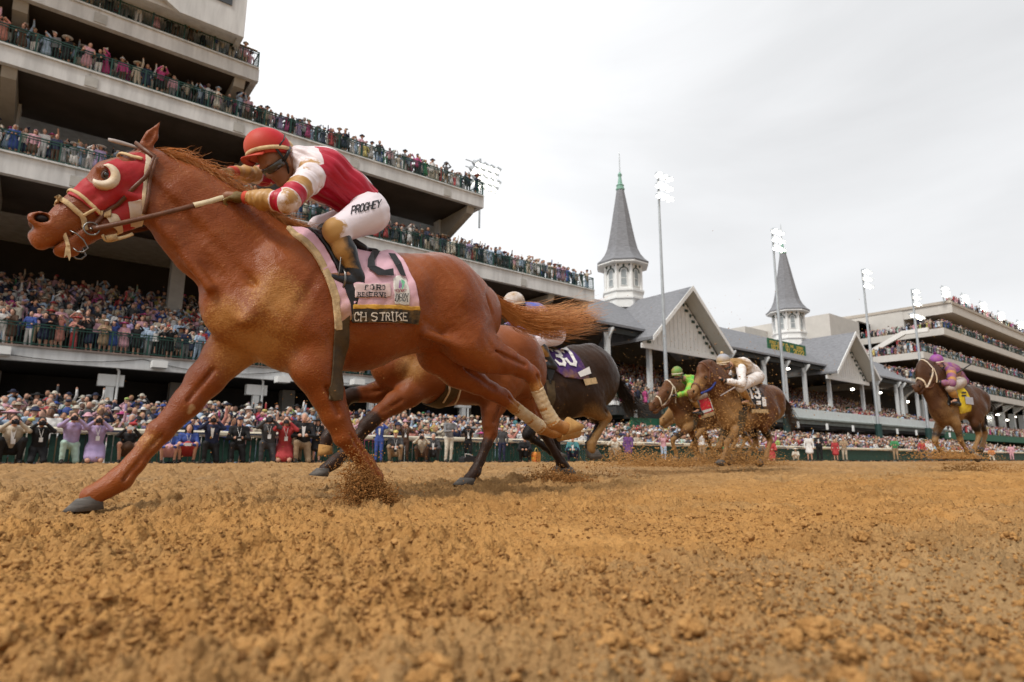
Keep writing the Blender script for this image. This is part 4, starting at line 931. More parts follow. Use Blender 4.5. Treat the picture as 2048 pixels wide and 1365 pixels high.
    if 'tail' in S:
        m = MB(); T = [fr.px(*q) for q in S['tail']]; n = S.get('tail_n', 420); wd = S.get('tail_w', .09)
        for i in range(n):
            g = rg.normal(0, 1, 3); g[0] *= .3; e = rg.uniform(.62, 1.06)
            P = [T[0]+g*.012]+[t+g*wd*(.35+.65*k/(len(T)-1))*np.array([.5, .8, 1])*(.45+.55*min(1, k/2)) for k, t in enumerate(T[1:], 1)]
            P = spline(P, 12); P = np.array([P[min(11, int(q))]*(1-(q % 1))+P[min(11, int(q)+1)]*(q % 1) for q in np.linspace(0, 11*min(e, 1), 11)])
            if e > 1: P[-1] += (P[-1]-P[-2])*.5
            hair(m, [np.zeros(3)], [P], S.get('hair_r', .0032)*1.15, 11, .10, seed=1000+i, tip=.2)
        # solid core so the dock is not see-through
        m.tube(spline(T[:3], 8), [S.get('dock', .035)*q for q in (1, .95, .9, .8, .7, .55, .4, .2)], 8)
        m.build('tail', hm, root)
    D.update(Hd=Hd, V=V, Q=Q, surf=Surf(fr, V, Q), L=L, u=u, v=v, legs=legs, trunk=tr, root=root)
    return root, D
def cloth(fr, D, name, pts, lat, off, mats, parent, mirror=True, wrinkle=.0, attrs=None, smooth=True, holes=(), thick=None):
    V, Q = D['V'], D['Q']; P2 = fr.poly(pts, lat); f = polydist(V[:, [0, 2]], P2)
    if not mirror: f = np.where(V[:, 1] > .0, f, -1)
    for hp, hl in holes: f = np.minimum(f, -polydist(V[:, [0, 2]], fr.poly(hp, hl)))
    o = off+wrinkle*(vnoise(V[:, 0]/.07+V[:, 2]/.05, V[:, 2]/.16+V[:, 1]/.1, 7)-.5)
    SV, SF = shell(V, Q, f, o, thick)
    at = {k: fn(SV) for k, fn in (attrs or {}).items()}
    return link(name, npmesh(name, SV, SF, mats if isinstance(mats, list) else [mats], smooth, attrs=at), parent), SV

# ---------------------------------------------------------------- riders
def rot_to(d, up=(0, 0, 1)):
    """rows: forward, left, up of a head looking along d"""
    f = np.asarray(d, float); f = f/np.linalg.norm(f); l = np.cross(up, f); l /= np.linalg.norm(l); return np.array([f, l, np.cross(f, l)])
skin = mat('skin', (.46, .24, .15), .55, .12, 12, .1, 60); skin2 = mat('skin_brown', (.26, .12, .065), .5, .12, 12, .1, 60)
leather = mat('black_leather', (.016, .015, .015), .35, .3, 12, .2, 60); brownl = mat('brown_leather', (.12, .045, .02), .4, .25, 18, .2, 50)
def mudmat(name, col, mud=(.42, .24, .085), rough=.55, amt=.0, sc=11, bump=.25):
    """cloth or leather with splashed mud where the 'mud' attribute is high"""
    return attr_mat(name, col, [('red', (.55, .012, .03), .004, None), ('mud', mud, .16, (.9, sc))], rough=rough, var=.05, scale=6, bump=bump, bscale=26)
def head_field(F, c, M, s=1., k=.012):
    """head: c = skull centre, M rows forward/left/up, s scale"""
    def q(a, b, d): return c+s*(M[0]*a+M[1]*b+M[2]*d)
    F.ell(c, (.098*s, .078*s, .10*s), k, M=M); F.ell(q(.03, 0, -.075), (.068*s, .062*s, .075*s), .02, M=M)
    F.cone(q(.09, 0, -.02), q(.108, 0, -.06), .012*s, .016*s, .012); F.ell(q(.098, 0, -.066), (.016*s, .02*s, .012*s), .008, M=M)      # nose
    F.ell(q(.082, 0, -.098), (.016*s, .026*s, .01*s), .006, M=M); F.ell(q(.080, 0, -.112), (.016*s, .022*s, .009*s), .006, M=M)      # lips
    F.ell(q(.07, 0, -.138), (.022*s, .026*s, .02*s), .015, M=M); F.cone(q(.09, -.04, -.0), q(.09, .04, -.0), .012*s, .012*s, .012)      # chin, brow
    for g in (1, -1):
        F.ell(q(.092, g*.033, -.028), (.014*s, .017*s, .012*s), .01, M=M, sub=True); F.cone(q(-.012, g*.084, -.025), q(.0, g*.084, -.075), .022*s, .013*s, .008)   # eye hollows, ears
        F.cone(q(.02, g*.05, -.105), q(.06, g*.03, -.135), .02*s, .02*s, .02)
def hand_field(F, w, d, up, side, grip=.9, s=1., tg=None):
    """hand at wrist w pointing along d, back of hand towards up, fingers curled round a rein, thumb off the side"""
    d = np.asarray(d, float)/np.linalg.norm(d); up = np.asarray(up, float); up = up-d*(up@d); up /= np.linalg.norm(up); l = np.cross(up, d)*side
    F.cone(w, w+d*.045*s, .026*s, .032*s, .012, tg=tg); F.ell(w+d*.055*s, (.042*s, .018*s, .040*s), .012, M=np.array([d, up, l]), tg=tg)
    for i, (o, ln) in enumerate(((-.030, .88), (-.010, 1.), (.011, .94), (.031, .76))):
        b = w+d*(.085-.004*abs(i-1.3))*s+l*o*s; p = b
        for j, (seg, bend) in enumerate(((.040, .55), (.027, 1.15), (.020, 1.05))):
            a = grip*sum(q for q in (.55, 1.15, 1.05)[:j+1]); v = d*math.cos(a)-up*math.sin(a); e = p+v*seg*ln*s
            F.cone(p, e, (.0105-.0012*j)*s, (.0098-.0012*j)*s, .003, tg=tg); p = e
    t0 = w+d*.03*s-l*.03*s; t1 = t0+(d*.5-l*.55-up*.35)*.045*s; t2 = t1+(d*.75+l*.15-up*.6)*.032*s
    F.cone(t0, t1, .015*s, .012*s, .008, tg=tg); F.cone(t1, t2, .012*s, .009*s, .004, tg=tg)
def fmesh(F, name, mats, parent, attrs=None, rl=1):
    V, Q = F.mesh(); V = relax(V, Q, rl, .5) if rl else V
    return link(name, npmesh(name, V, Q, mats if isinstance(mats, list) else [mats], True, attrs={k: fn(V) for k, fn in (attrs or {}).items()}), parent), V, Q
def fld(pts, m, h): P = np.array(pts); return Field(P.min(0)-m, P.max(0)+m, h)
def build_jockey(fr, J, name, label, C, h=.009, cap_h=None):
    """J: photo joints (x,y,lat). C: materials and masks"""
    q = {k: fr.px(*v) for k, v in J.items() if isinstance(v, tuple) and len(v) == 3}
    s = C.get('scale', 1.); root = empty(name, tuple(fr.P0), R(fr.ang), label, 'jockey', 'jockeys riding in the race')
    face = fr.px(*J['face'])-q['skull']; M = rot_to(face, J.get('head_up', (0, 0, 1)))
    # skin: one continuous figure under the clothes
    F = fld([q[k] for k in ('skull', 'neck', 'chest', 'pelvis', 'elbow_n', 'wrist_n', 'elbow_f', 'wrist_f', 'knee_n', 'knee_f', 'ankle_n', 'ankle_f', 'hip_n', 'hip_f')], .2, max(h, .009))
    head_field(F, q['skull'], M, 1.); F.cone(q['skull']-M[2]*.07-M[0]*.02, q['neck'], .058, .062, .03)
    F.cone(q['neck'], q['chest'], .07, .12, .05, .07, .14); F.cone(q['chest'], q['waist'], .12, .095, .05, .14, .12); F.cone(q['waist'], q['pelvis'], .095, .10, .05, .12, .14)
    for g in 'nf':
        F.cone(q['shoulder_'+g], q['elbow_'+g], .05, .04, .04); F.cone(q['elbow_'+g], q['wrist_'+g], .04, .026, .02); F.cone(q['wrist_'+g], q['hand_'+g], .026, .028, .02)
        F.cone(q['hip_'+g], q['knee_'+g], .085, .055, .05); F.cone(q['knee_'+g], q['ankle_'+g], .05, .035, .03); F.cone(q['ankle_'+g], q['toe_'+g], .03, .026, .02)
    body, bV, bQ = fmesh(F, 'body', C['skin'], root)
    tk = C.get('fat', 1.)
    F = fld([q['neck'], q['chest'], q['waist'], q['pelvis'], q['shoulder_n'], q['shoulder_f']], .22, h)
    F.cone(q['neck'], q['chest'], .085, .155*tk, .05, .10, .17); F.cone(q['chest'], q['waist'], .155*tk, .125*tk, .06, .17, .15); F.cone(q['waist'], q['pelvis'], .125*tk, .115, .05, .15, .155)
    for g in 'nf': F.cone(q['neck']*.45+q['chest']*.55, q['shoulder_'+g], .09, .075, .05)
    V, Q = F.mesh(); V = relax(V, Q, 1)
    # folds of the silks running from shoulder to hip
    Nn = vnormals(V, Q); ax = q['pelvis']-q['neck']; ax = ax/np.linalg.norm(ax); tt = (V-q['neck'])@ax; rr = np.arctan2(V[:, 1], (V-q['neck'])@np.cross(ax, [0, 1, 0]))
    V = V+Nn*(.015*(vnoise(rr*4.2+tt*5, tt*5.5, 3)-.5)+.012*(vnoise(rr*11+tt*9, tt*9, 5)-.5))[:, None]
    cut = np.minimum(polydist(V[:, [0, 2]], fr.poly(J['hem'], 0)), 1) if 'hem' in J else np.ones(len(V)); 
    SV, SF = shell(V, Q, cut, .004)
    link('silk_jacket', npmesh('silk_jacket', SV, SF, [C['silk']], True, attrs={k: fn(SV) for k, fn in C.get('silk_at', {}).items()}), root)
    for g in 'nf':
        a, b, w = q['shoulder_'+g], q['elbow_'+g], q['wrist_'+g]; F = fld([a, b, w], .11, h)
        w0 = b+(w-b)*.93; F.cone(a, b, .082, .060, .05); F.cone(b, b+(w-b)*.6, .060, .050, .04); F.cone(b+(w-b)*.6, w0, .052, .036, .02)
        V, Q = F.mesh(); V = relax(V, Q, 1); Nn = vnormals(V, Q)
        def par(P, a=a, b=b, w=w):
            t1 = np.clip(((P-a)@(b-a))/((b-a)@(b-a)), 0, 1); t2 = np.clip(((P-b)@(w-b))/((w-b)@(w-b)), 0, 1)
            d1 = np.linalg.norm(P-a-t1[:, None]*(b-a), axis=1); d2 = np.linalg.norm(P-b-t2[:, None]*(w-b), axis=1); return np.where(d1 < d2, t1, 1+t2)
        tp = par(V); V = V+Nn*(.016*(vnoise(tp*8+V[:, 2]*9, V[:, 1]*14+tp*3, 4)-.5)+.011*(vnoise(tp*19, V[:, 1]*30+V[:, 2]*20, 6)-.5))[:, None]
        at = {k: fn(V, par(V)) for k, fn in C.get('sleeve_at', {}).items()}
        link('sleeve', npmesh('sleeve', V, Q, [C['sleeve']], True, attrs=at), root)
        m = MB(); d = (w-b)/np.linalg.norm(w-b); m.tube([w0-d*.012, w0+d*.025], [.040, .037], 12); m.build('cuff', C['cuff'], root, True)
        F = fld([w, q['hand_'+g]], .12, min(h, .006)); hand_field(F, w+d*.0, q['hand_'+g]-w, C.get('hand_up', (0, 0, 1)), 1 if g == 'n' else -1)
        fmesh(F, 'glove', C['glove'], root, {'mud': lambda P: np.full(len(P), .05)}, 0)
    F = fld([q['pelvis'], q['waist'], q['hip_n'], q['hip_f'], q['knee_n'], q['knee_f']], .2, h)
    F.cone(q['pelvis'], q['pelvis']*.5+q['waist']*.5, .125, .115, .04, .15, .145)
    for g in 'nf':
        F.cone(q['hip_'+g], q['knee_'+g], .122, .076, .06); F.cone(q['knee_'+g], q['knee_'+g]*.55+q['ankle_'+g]*.45, .072, .055, .03); F.ell(q['hip_'+g]*.8+q['pelvis']*.2+(q['hip_'+g]-q['knee_'+g])*.12, (.12, .10, .12), .05)
    V, Q = F.mesh(); V = relax(V, Q, 1); Nn = vnormals(V, Q)
    V = V+Nn*(.006*(vnoise(V[:, 0]*16+V[:, 2]*22, V[:, 1]*9+V[:, 0]*4, 8)-.5))[:, None]
    link('breeches', npmesh('breeches', V, Q, [C['breech']], True, attrs={k: fn(V) for k, fn in C.get('breech_at', {}).items()}), root)
    bsurf = Surf(fr, V, Q)
    for g in 'nf':
        k_, a, t, hl = q['knee_'+g], q['ankle_'+g], q['toe_'+g], q['heel_'+g]; F = fld([k_, a, t, hl], .1, min(h, .008))
        k0 = k_+(a-k_)*.16; F.cone(k0, k0+(a-k_)*.3, .068, .064, .03); F.cone(k0+(a-k_)*.3, a, .064, .046, .03); F.cone(a, hl, .044, .036, .02); F.cone(hl, hl*.4+t*.6, .038, .036, .02, .034, .04); F.cone(hl*.4+t*.6, t, .036, .024, .02, .04, .028)
        fmesh(F, 'boot', C['boot'], root, {'mud': lambda P, a=a, k_=k_: C.get('boot_mud', .0)+np.where(P[:, 2] > a[2]+.03, (P[:, 0]-(k_[0]+(a[0]-k_[0])*np.clip((k_[2]-P[:, 2])/(k_[2]-a[2]), 0, 1)))*7, -.25)})
    # helmet, peak, band, goggles
    hc = fr.px(*J['helmet']); F = fld([hc], .2, min(h, .007)); hm_ = rot_to(face*C.get('tilt', .6)+np.array([C.get('tiltf', .4)*.1, 0, 0]), (0, 0, 1)) if 'hel_dir' not in J else rot_to(J['hel_dir'])
    hs = C.get('hs', 1.)
    F.ell(hc, (.132*hs, .108*hs, .115*hs), .0, M=hm_); F.ell(hc-hm_[2]*.20*hs, (.25*hs, .2*hs, .155*hs), .006, M=hm_, sub=True)
    hel, hV, hQ = fmesh(F, 'helmet', C['cap'], root, {k: fn for k, fn in C.get('cap_at', {}).items()})
    m = MB(); n = 14; V = []
    for i in range(n):
        t = R(-62+124*i/(n-1)); e = np.array([math.cos(t), math.sin(t)])
        for rr, dz in ((1., -.052), (1.0, -.062), (1.36, -.080), (1.36, -.074)): V.append(hc+hs*(hm_[0]*(.122*e[0]*rr)+hm_[1]*(.100*e[1]*min(rr, 1.06))+hm_[2]*(dz+ (.02*(1-abs(e[1])) if rr > 1 else 0))))
    m.add(V, [(i*4+k, i*4+(k+1) % 4, (i+1)*4+(k+1) % 4, (i+1)*4+k) for i in range(n-1) for k in range(4)]+[(0, 1, 2, 3), tuple((n-1)*4+k for k in (3, 2, 1, 0))])
    m.build('peak', C['peak'], hel, True)
    m = MB(); P = [hc+hs*(hm_[0]*.128*math.cos(t)+hm_[1]*.106*math.sin(t)-hm_[2]*(.036)) for t in np.linspace(0, 2*math.pi, 33)]
    m.tube(P, [.013*hs]*33, 6, flat=.35, cap=False, up=tuple(hm_[2])); m.build('band', C['band'], hel, True)
    if C.get('bobble'): 
        m = MB(); m.ball(hc+hm_[2]*.128*hs, (.03, .03, .03), n=10, m=8); m.build('bobble', C['bobble'], hel, True)
    c = q['skull']; m = MB(); V = []; n = 12
    for i in range(n):
        t = R(-80+160*i/(n-1)); r1 = .098+.004*math.cos(3*t)
        for dz, rr in ((-.012, 1.0), (-.016, 1.10), (-.052, 1.10), (-.056, 1.0)): V.append(c+M[0]*(.092*math.cos(t)*rr+.010)+M[1]*(.088*math.sin(t)*rr)+M[2]*(dz+.003*(1 if abs(t) < .25 else 0)*(1 if dz < -.03 else 0)))
    m.add(V, [(i*4+k, i*4+(k+1) % 4, (i+1)*4+(k+1) % 4, (i+1)*4+k) for i in range(n-1) for k in range(4)]+[(0, 1, 2, 3), tuple((n-1)*4+k for k in (3, 2, 1, 0))])
    m.build('goggles', C['goggles'], root, True)
    m = MB()
    for sg in (1, -1):
        m.tube([c+M[1]*sg*.098+M[0]*.02-M[2]*.03, c+M[1]*sg*.104-M[0]*.04-M[2]*.01, c+M[1]*sg*.07-M[0]*.10+M[2]*.01], .011, 5, flat=.4)
        m.tube([hc+hm_[1]*sg*.104*hs-hm_[2]*.03, c+M[1]*sg*.088-M[2]*.06+M[0]*.012, c+M[1]*sg*.055-M[2]*.125+M[0]*.03, c-M[2]*.152+M[0]*.045], .010, 5, flat=.5)
    m.build('chin_strap', leather, root, True)
    return root, dict(q=q, M=M, bsurf=bsurf, hc=hc, hm=hm_)
tan = srgb(196, 142, 84); tanm = (.42, .24, .09)
chestnut = coat('chestnut_coat', (.185, .041, .008), (.27, .070, .013), (.07, .02, .008), (.40, .18, .05), dustn=(.55, 7), spec=.3)
hairch = mat('chestnut_hair', (.46, .18, .05), .5, .3, 14, col2=(.72, .38, .15), stretch=(1, 1, 1), spec=.4)
tanhoof = mat('muddy_hoof', (.42, .235, .08), .9, .2, 12, .3, 40)
HF = Frame(1.6, 3.62, 180.)
HERO = dict(coat=chestnut, hair=hairch, seed=5,
 eye=(.352, .028), eye_y=.094, poll=(289, 309), nostril=(.846, .034), specks=-.36, muzzle=(31, 461), ear=(315, 257), mouth=.004,
 trunk=[((502, 518), (502, 700), .165), ((604, 468), (610, 750), .27), ((705, 516), (722, 738), .295), ((800, 512), (815, 704), .275), ((876, 513), (885, 700), .27), ((938, 560), (935, 700), .215)],
 neck=[((560, 445), (440, 600), .155), ((470, 385), (385, 545), .115), ((395, 340), (340, 480), .092), ((345, 322), (308, 440), .085), ((305, 305), (285, 385), .075)],
 legs=dict(
  far_fore=dict(kind='fore', hoof_lat=-.13, j=[(505, 668, -.13, .13, .09), (455, 708, -.14, .105, .085), (412, 758, -.14, .095, .08), (374, 806, -.14, .075, .068), (344, 838, -.14, .062), (322, 864, -.135, .06), (300, 888, -.135, .052), (268, 928, -.13, .05), (240, 959, -.13, .06), (217, 974, -.13, .05), (184, 992, -.13, .054)],
     hoof=[(150, 1000), (204, 982), (122, 1025), (208, 1018)]),
  near_fore=dict(kind='fore', hoof_lat=.12, j=[(638, 668, .13, .135, .1), (630, 738, .14, .115, .09), (655, 790, .14, .094, .08), (670, 830, .14, .074, .068), (682, 856, .135, .062), (690, 872, .135, .058), (707, 896, .13, .053), (733, 930, .125, .05), (746, 957, .12, .058), (740, 980, .12, .048), (728, 994, .12, .048)],
     hoof=[(712, 990), (742, 994), (700, 1010), (732, 1014)]),
  far_hind=dict(kind='hind', hock=5, hoof_lat=-.13, dust=6, hoof_mat=tanhoof, j=[(878, 640, -.12, .2, .14), (880, 705, -.13, .15, .11), (915, 742, -.13, .11, .085), (950, 764, -.13, .085, .07), (980, 782, -.13, .068, .058), (1008, 797, -.13, .06, .05), (1030, 816, -.13, .045), (1060, 838, -.13, .043), (1083, 856, -.13, .052), (1106, 866, -.13, .042), (1122, 866, -.13, .045)],
     hoof=[(1118, 884), (1118, 846), (1156, 876), (1146, 840)]),
  near_hind=dict(kind='hind', hock=5, hoof_lat=.14, dust=6, hoof_mat=tanhoof, j=[(905, 610, .13, .22, .15), (935, 680, .15, .17, .11), (972, 708, .15, .125, .085), (1010, 722, .15, .095, .07), (1040, 735, .15, .07, .058), (1064, 752, .15, .058, .05), (1074, 778, .145, .045), (1090, 815, .14, .043), (1107, 846, .14, .052), (1126, 856, .14, .043), (1138, 856, .14, .045)],
     hoof=[(1128, 872), (1136, 834), (1158, 862), (1156, 846)])),
 sculpt=[('r', (852, 668, .24), (935, 700, .22), .03, .05), ('g', (858, 640, .30), (930, 668, .285), .016, .05), ('g', (968, 590, .22), (1004, 690, .20), .012, .035), ('g', (925, 560, .26), (965, 660, .275), .010, .04),
  ('g', (432, 590, .17), (478, 706, .19), .014, .04), ('r', (600, 500, .16), (492, 640, .19), .026, .09), ('g', (640, 540, .29), (575, 660, .285), .014, .05), ('g', (560, 655, .29), (640, 712, .28), .013, .04), ('g', (420, 640, .08), (452, 716, .06), .012, .03),
  ('g', (330, 392, .13), (470, 545, .185), .010, .05), ('r', (306, 425, .06), (418, 575, .115), .022, .07), ('g', (700, 700, .305), (800, 672, .30), .012, .06), ('g', (730, 560, .32), (740, 680, .325), .008, .05), ('g', (765, 560, .32), (776, 672, .325), .008, .05), ('g', (800, 565, .315), (808, 660, .315), .008, .05)],
 mane=[(300, 300), (345, 318), (400, 348), (455, 385), (520, 425), (590, 458)], mane_flow=[(400, 352), (492, 384)], mane_n=1100, hair_r=.0024,
 tail=[(983, 592), (1003, 612), (1042, 637), (1088, 645), (1138, 642), (1184, 634)], tail_n=900, tail_w=.05,
 dust=[((530, 610), .15, .30), ((500, 700), .20, .28), ((440, 640), .12, .22), ((300, 880), .1, .05)],
 dark=[((62, 452), 0, .05)], white=[((383, 816), -.07, .017), ((380, 825), -.07, .014)])
hero, HD = build_horse(HF, HERO, 'racehorse', 'chestnut horse leading the race at full stretch with red blinker hood', h=.0085)

# ---------------------------------------------------------------- tack of the leading horse
redc = mat('red_hood', (.40, .008, .02), .6, .18, 9, .3, 30, col2=(.36, .03, .025))
tancloth = mat('muddy_sheepskin', (.55, .40, .22), .85, .3, 18, .5, 40)
wleather = mat('white_leather', (.72, .64, .54), .5, .15, 9, .15, 30, col2=(.6, .45, .27))
pink = attr_mat('pink_cloth', (.70, .43, .50), [('mud', (.42, .24, .085), .2, (.8, 9))], rough=.7, var=.05, scale=5, bump=.2, bscale=20)
bandm = attr_mat('brown_name_band', (.035, .028, .02), [('mud', (.30, .18, .06), .2, (.9, 14))], rough=.7, scale=8)
yellowm = mat('yellow_edge', (.6, .33, .05), .6, .15, 8)
ivory = mat('ivory_letter', (.74, .68, .58), .6, .12, 14); ink = mat('dark_print', (.02, .02, .022), .6, .3, 12)
SF_ = HD['surf']; hood_pts = [(228, 322), (262, 306), (284, 306), (303, 320), (296, 352), (290, 400), (288, 440), (284, 466), (256, 470), (236, 430), (213, 428), (196, 428), (166, 404), (138, 384), (180, 348)]
hood, _ = cloth(HF, HD, 'blinker_hood', hood_pts, .085, .009, redc, hero, holes=[([(203+21*math.cos(t)-6, 347+19*math.sin(t)+4) for t in np.linspace(0, 2*math.pi, 16, endpoint=False)], .095), ([(232, 322), (250, 310), (272, 316), (270, 328), (246, 330)], .06)], wrinkle=.004)
for sg in (1, -1):
    m = MB(); c = HD['Hd'](.386, -.004, sg*.106); V = []; n = 15
    for i in range(n):
        t = i/(n-1); a = R(-30+200*t); w = math.sin(math.pi*min(1, max(0, t)))**.6; u_, v_ = HD['u'], HD['v']
        e = -u_*math.cos(a)*1.+v_*math.sin(a)
        for rr, yy in ((.048, -.012), (.050+.042*w, -.016), (.048+.038*w, .010+.016*w), (.044, .012+.012*w)): V.append(c+e*rr+np.array([0, sg*yy, 0]))
    m.add(V, [(i*4+k, i*4+(k+1) % 4, (i+1)*4+(k+1) % 4, (i+1)*4+k) for i in range(n-1) for k in range(4)]+[(0, 1, 2, 3), tuple((n-1)*4+k for k in (3, 2, 1, 0))])
    m.build('eye_cup', wleather, hood, True)
cloth(HF, HD, 'cheek_patch', [(258, 402), (284, 400), (287, 440), (262, 444)], .09, .012, mat('pale_patch', (.62, .58, .60), .6, .12, 9, col2=(.55, .42, .3)), hood)
cloth(HF, HD, 'rear_edging', [(292, 310), (303, 320), (297, 352), (291, 400), (289, 466), (280, 468), (283, 400), (287, 352)], .088, .011, wleather, hood)
cloth(HF, HD, 'lower_edging', [(208, 424), (236, 428), (252, 462), (226, 450)], .085, .012, wleather, hood)
for nm, pts, w, mt, lt in (('noseband', [(113, 394), (126, 402), (150, 420), (166, 436), (172, 462)], .024, tancloth, .05), ('upper_noseband', [(147, 384), (164, 394), (186, 414), (198, 428)], .017, tancloth, .06), ('noseband_link', [(166, 432), (192, 418)], .014, tancloth, .06),
     ('cheekpiece', [(309, 316), (296, 345), (272, 372), (240, 405), (212, 424), (196, 446), (180, 462)], .019, brownl, .085), ('throat_strap', [(313, 318), (302, 350), (296, 392), (292, 428)], .016, brownl, .08), ('browband', [(248, 313), (264, 317), (284, 322)], .017, tancloth, .06), ('cheek_buckle', [(196, 428), (224, 430)], .04, tancloth, .085)):
    m = MB(); SF_.strap(m, pts, w, .007, lt, top=HD['v'] if nm in ('noseband', 'upper_noseband', 'browband', 'cheekpiece') else None, lift=.013 if nm in ('cheekpiece', 'cheek_buckle', 'browband', 'throat_strap') else .006); m.build(nm, mt, hero, True)
steel = mat('bit_steel', (.22, .21, .2), .35, .1, 8, metal=1.)
m = MB()
for sg in (1, -1):
    c = HF.px(183, 458, .075); c[1] = sg*.075
    m.tube([c+np.array([.032*math.cos(t), 0, .032*math.sin(t)]) for t in np.linspace(0, 2*math.pi, 17)], .0045, 6, cap=False)
    b = HF.px(140, 462, .06); e = HF.px(176, 498, .06); m.tube([(p[0], sg*(.062+.01*math.sin(q*3)), p[2]) for q, p in zip(np.linspace(0, 1, 7), spline([b, HF.px(160, 474, .06), e, HF.px(160, 508, .05), HF.px(146, 498, .05)], 7))], .004, 5)
m.tube([HF.px(183, 458, .075)*np.array([1, -1, 1]), HF.px(183, 458, .075)], .008, 6); m.build('bit', steel, hero, True)
m = MB(); P = [HF.px(128, 466, .04), HF.px(133, 480, .045), HF.px(136, 492, .05)]; m.tube(P, .009, 5, flat=.4)
m.prism([tuple(HF.px(x, y, .05)[[0, 2]]) for x, y in ((132, 490), (140, 490), (142, 512), (139, 522), (134, 510), (128, 516), (130, 502))], 'y', .045, .049)
m.build('tongue_tie', tancloth, hero)
m = MB(); m.tube(spline([HF.px(205, 470, .07), HF.px(215, 482, .05), HF.px(250, 474, .05), HF.px(266, 468, .05)], 10), .010, 6, flat=.5); m.bar(HF.px(222, 470, .07), HF.px(226, 482, .06), .05, .008, up=(0, 1, 0)); m.build('jaw_strap', tancloth, hero, True)
# saddle gear
dsm = lambda P: np.full(len(P), -.25)
girth = lambda pts, nm, o, mt: cloth(HF, HD, nm, pts, .27, o, mt, hero)
# everything under the rider: front pad, flap, girth, number cloth
mudlow = lambda P: .15-(P[:, 2]-1.02)*1.6
pad, _ = cloth(HF, HD, 'saddle_pad', [(592, 440), (632, 440), (655, 500), (672, 545), (690, 590), (700, 640), (668, 660), (662, 600), (645, 545), (628, 505), (604, 470)], .26, .014, pink, hero, wrinkle=.012, attrs={'mud': mudlow})
cloth(HF, HD, 'pad_edging', [(590, 440), (600, 440), (616, 470), (640, 505), (656, 545), (674, 600), (681, 660), (668, 662), (661, 602), (644, 547), (626, 507), (602, 472)], .26, .019, tancloth, pad)
cloth(HF, HD, 'saddle_flap', [(632, 430), (712, 430), (718, 520), (708, 600), (700, 640), (690, 600), (676, 552), (660, 505)], .25, .022, leather, hero)
cloth(HF, HD, 'girth', [(668, 625), (694, 612), (702, 690), (696, 742), (690, 800), (664, 800), (668, 742), (670, 690)], .27, .012, mat('girth_brown', (.07, .045, .02), .6, .35, 12, .2, 40), hero)
ncl, NV = cloth(HF, HD, 'number_cloth', [(716, 440), (806, 470), (818, 545), (830, 600), (834, 647), (760, 648), (700, 646), (702, 560)], .26, .02, pink, hero, wrinkle=.007, attrs={'mud': lambda P: .28-(P[:, 2]-1.05)*1.9-.9*np.abs(P[:, 0]-HF.px(812, 600, .26)[0])})
nb, _ = cloth(HF, HD, 'name_band', [(700, 620), (833, 621), (834, 647), (700, 646)], .265, .028, bandm, ncl, mirror=False, attrs={'mud': lambda P: -.18+1.2*np.clip(HF.px(812, 600, .26)[0]-P[:, 0], 0, .2)})
cloth(HF, HD, 'yellow_trim', [(700, 613), (832, 615), (833, 622), (700, 621)], .265, .029, yellowm, ncl, mirror=False)
cloth(HF, HD, 'event_patch', [(781, 562), (790, 556), (800, 556), (810, 562), (812, 580), (812, 613), (780, 612), (780, 580)], .265, .0255, mat('white_patch', (.72, .69, .64), .6, .08, 8), ncl, mirror=False)
cloth(HF, HD, 'sponsor_patch', [(703, 573), (772, 573), (772, 598), (703, 600)], .265, .0255, mat('sponsor_patch', (.62, .46, .44), .7, .1, 8), ncl, mirror=False)
NS = Surf(HF, *(lambda a: (a[0], np.array([f for f in a[1] if len(f) == 4] or [[0, 1, 2, 2]])))(shell(HD['V'], HD['Q'], np.ones(len(HD['V'])), .0295))) if False else None
class OffSurf(Surf):
    """the same surface, answers lifted by a fixed distance"""
    def __init__(s, b, off): s.fr = b.fr; s.b = b.b; s.off = off
    def at(s, x, z, side=1):
        q, n = Surf.at(s, x, z, side); return (q+n*s.off, n) if q is not None else (None, None)
OS = OffSurf(SF_, .0345)
def write(parent, nm, txt, org, ex, h, wd, gap, sw, mt, serif=False, ey=None, S=OS, lat=.26):
    L_ = math.hypot(*ex); ex = (ex[0]/L_, ex[1]/L_); ey = ey or (ex[1]*1., -ex[0]*1.)
    qd, w = text_quads(txt, h, wd, gap, sw, serif); m = MB(); S.text(m, qd, org, ex, ey, .003, 0, lat); m.build(nm, mt, parent)
write(nb, 'name_lettering', 'CH STRIKE', (705, 641), (1, 0), 14.5, 8.6, 4.1, 1.9, ivory, True)
write(ncl, 'sponsor_lettering', 'FORD', (727, 584), (1, -.0), 8.5, 6, 4.6, 1.9, ink, True)
write(ncl, 'sponsor_lettering', 'RESERVE', (711, 597), (1, -.0), 7.5, 5.2, 3.2, 1.7, ink, True)
write(ncl, 'event_lettering', 'DERBY', (784, 605), (1, .0), 14, 4.2, 1.7, 1.3, ink, True)
write(ncl, 'event_lettering', 'KENTUCKY', (782, 587), (1, .0), 4, 2.4, 1.1, .8, mat('dark_red_print', (.25, .03, .04), .6, .1, 4), False)
m = MB(); OS.text(m, [[(7*math.cos(a), 9*math.sin(a)), (7*math.cos(b), 9*math.sin(b)), (2.5*math.cos(b), 4*math.sin(b)), (2.5*math.cos(a), 4*math.sin(a))] for a, b in zip(np.linspace(-1.3, 1.5, 8)[:-1], np.linspace(-1.3, 1.5, 8)[1:])], (797, 574), (1, 0), (0, -1), .003); m.build('emblem_green', mat('emblem_green', (.18, .5, .3), .6, .1, 4), ncl)
m = MB(); OS.text(m, [[(-7, -6), (-3, -8), (-1, 7), (-4, 9)], [(-.5, -4), (1.5, -6), (1, 3), (-.5, 4)]], (797, 574), (1, 0), (0, -1), .003); m.build('emblem_purple', mat('emblem_purple', (.3, .12, .35), .6, .1, 4), ncl)
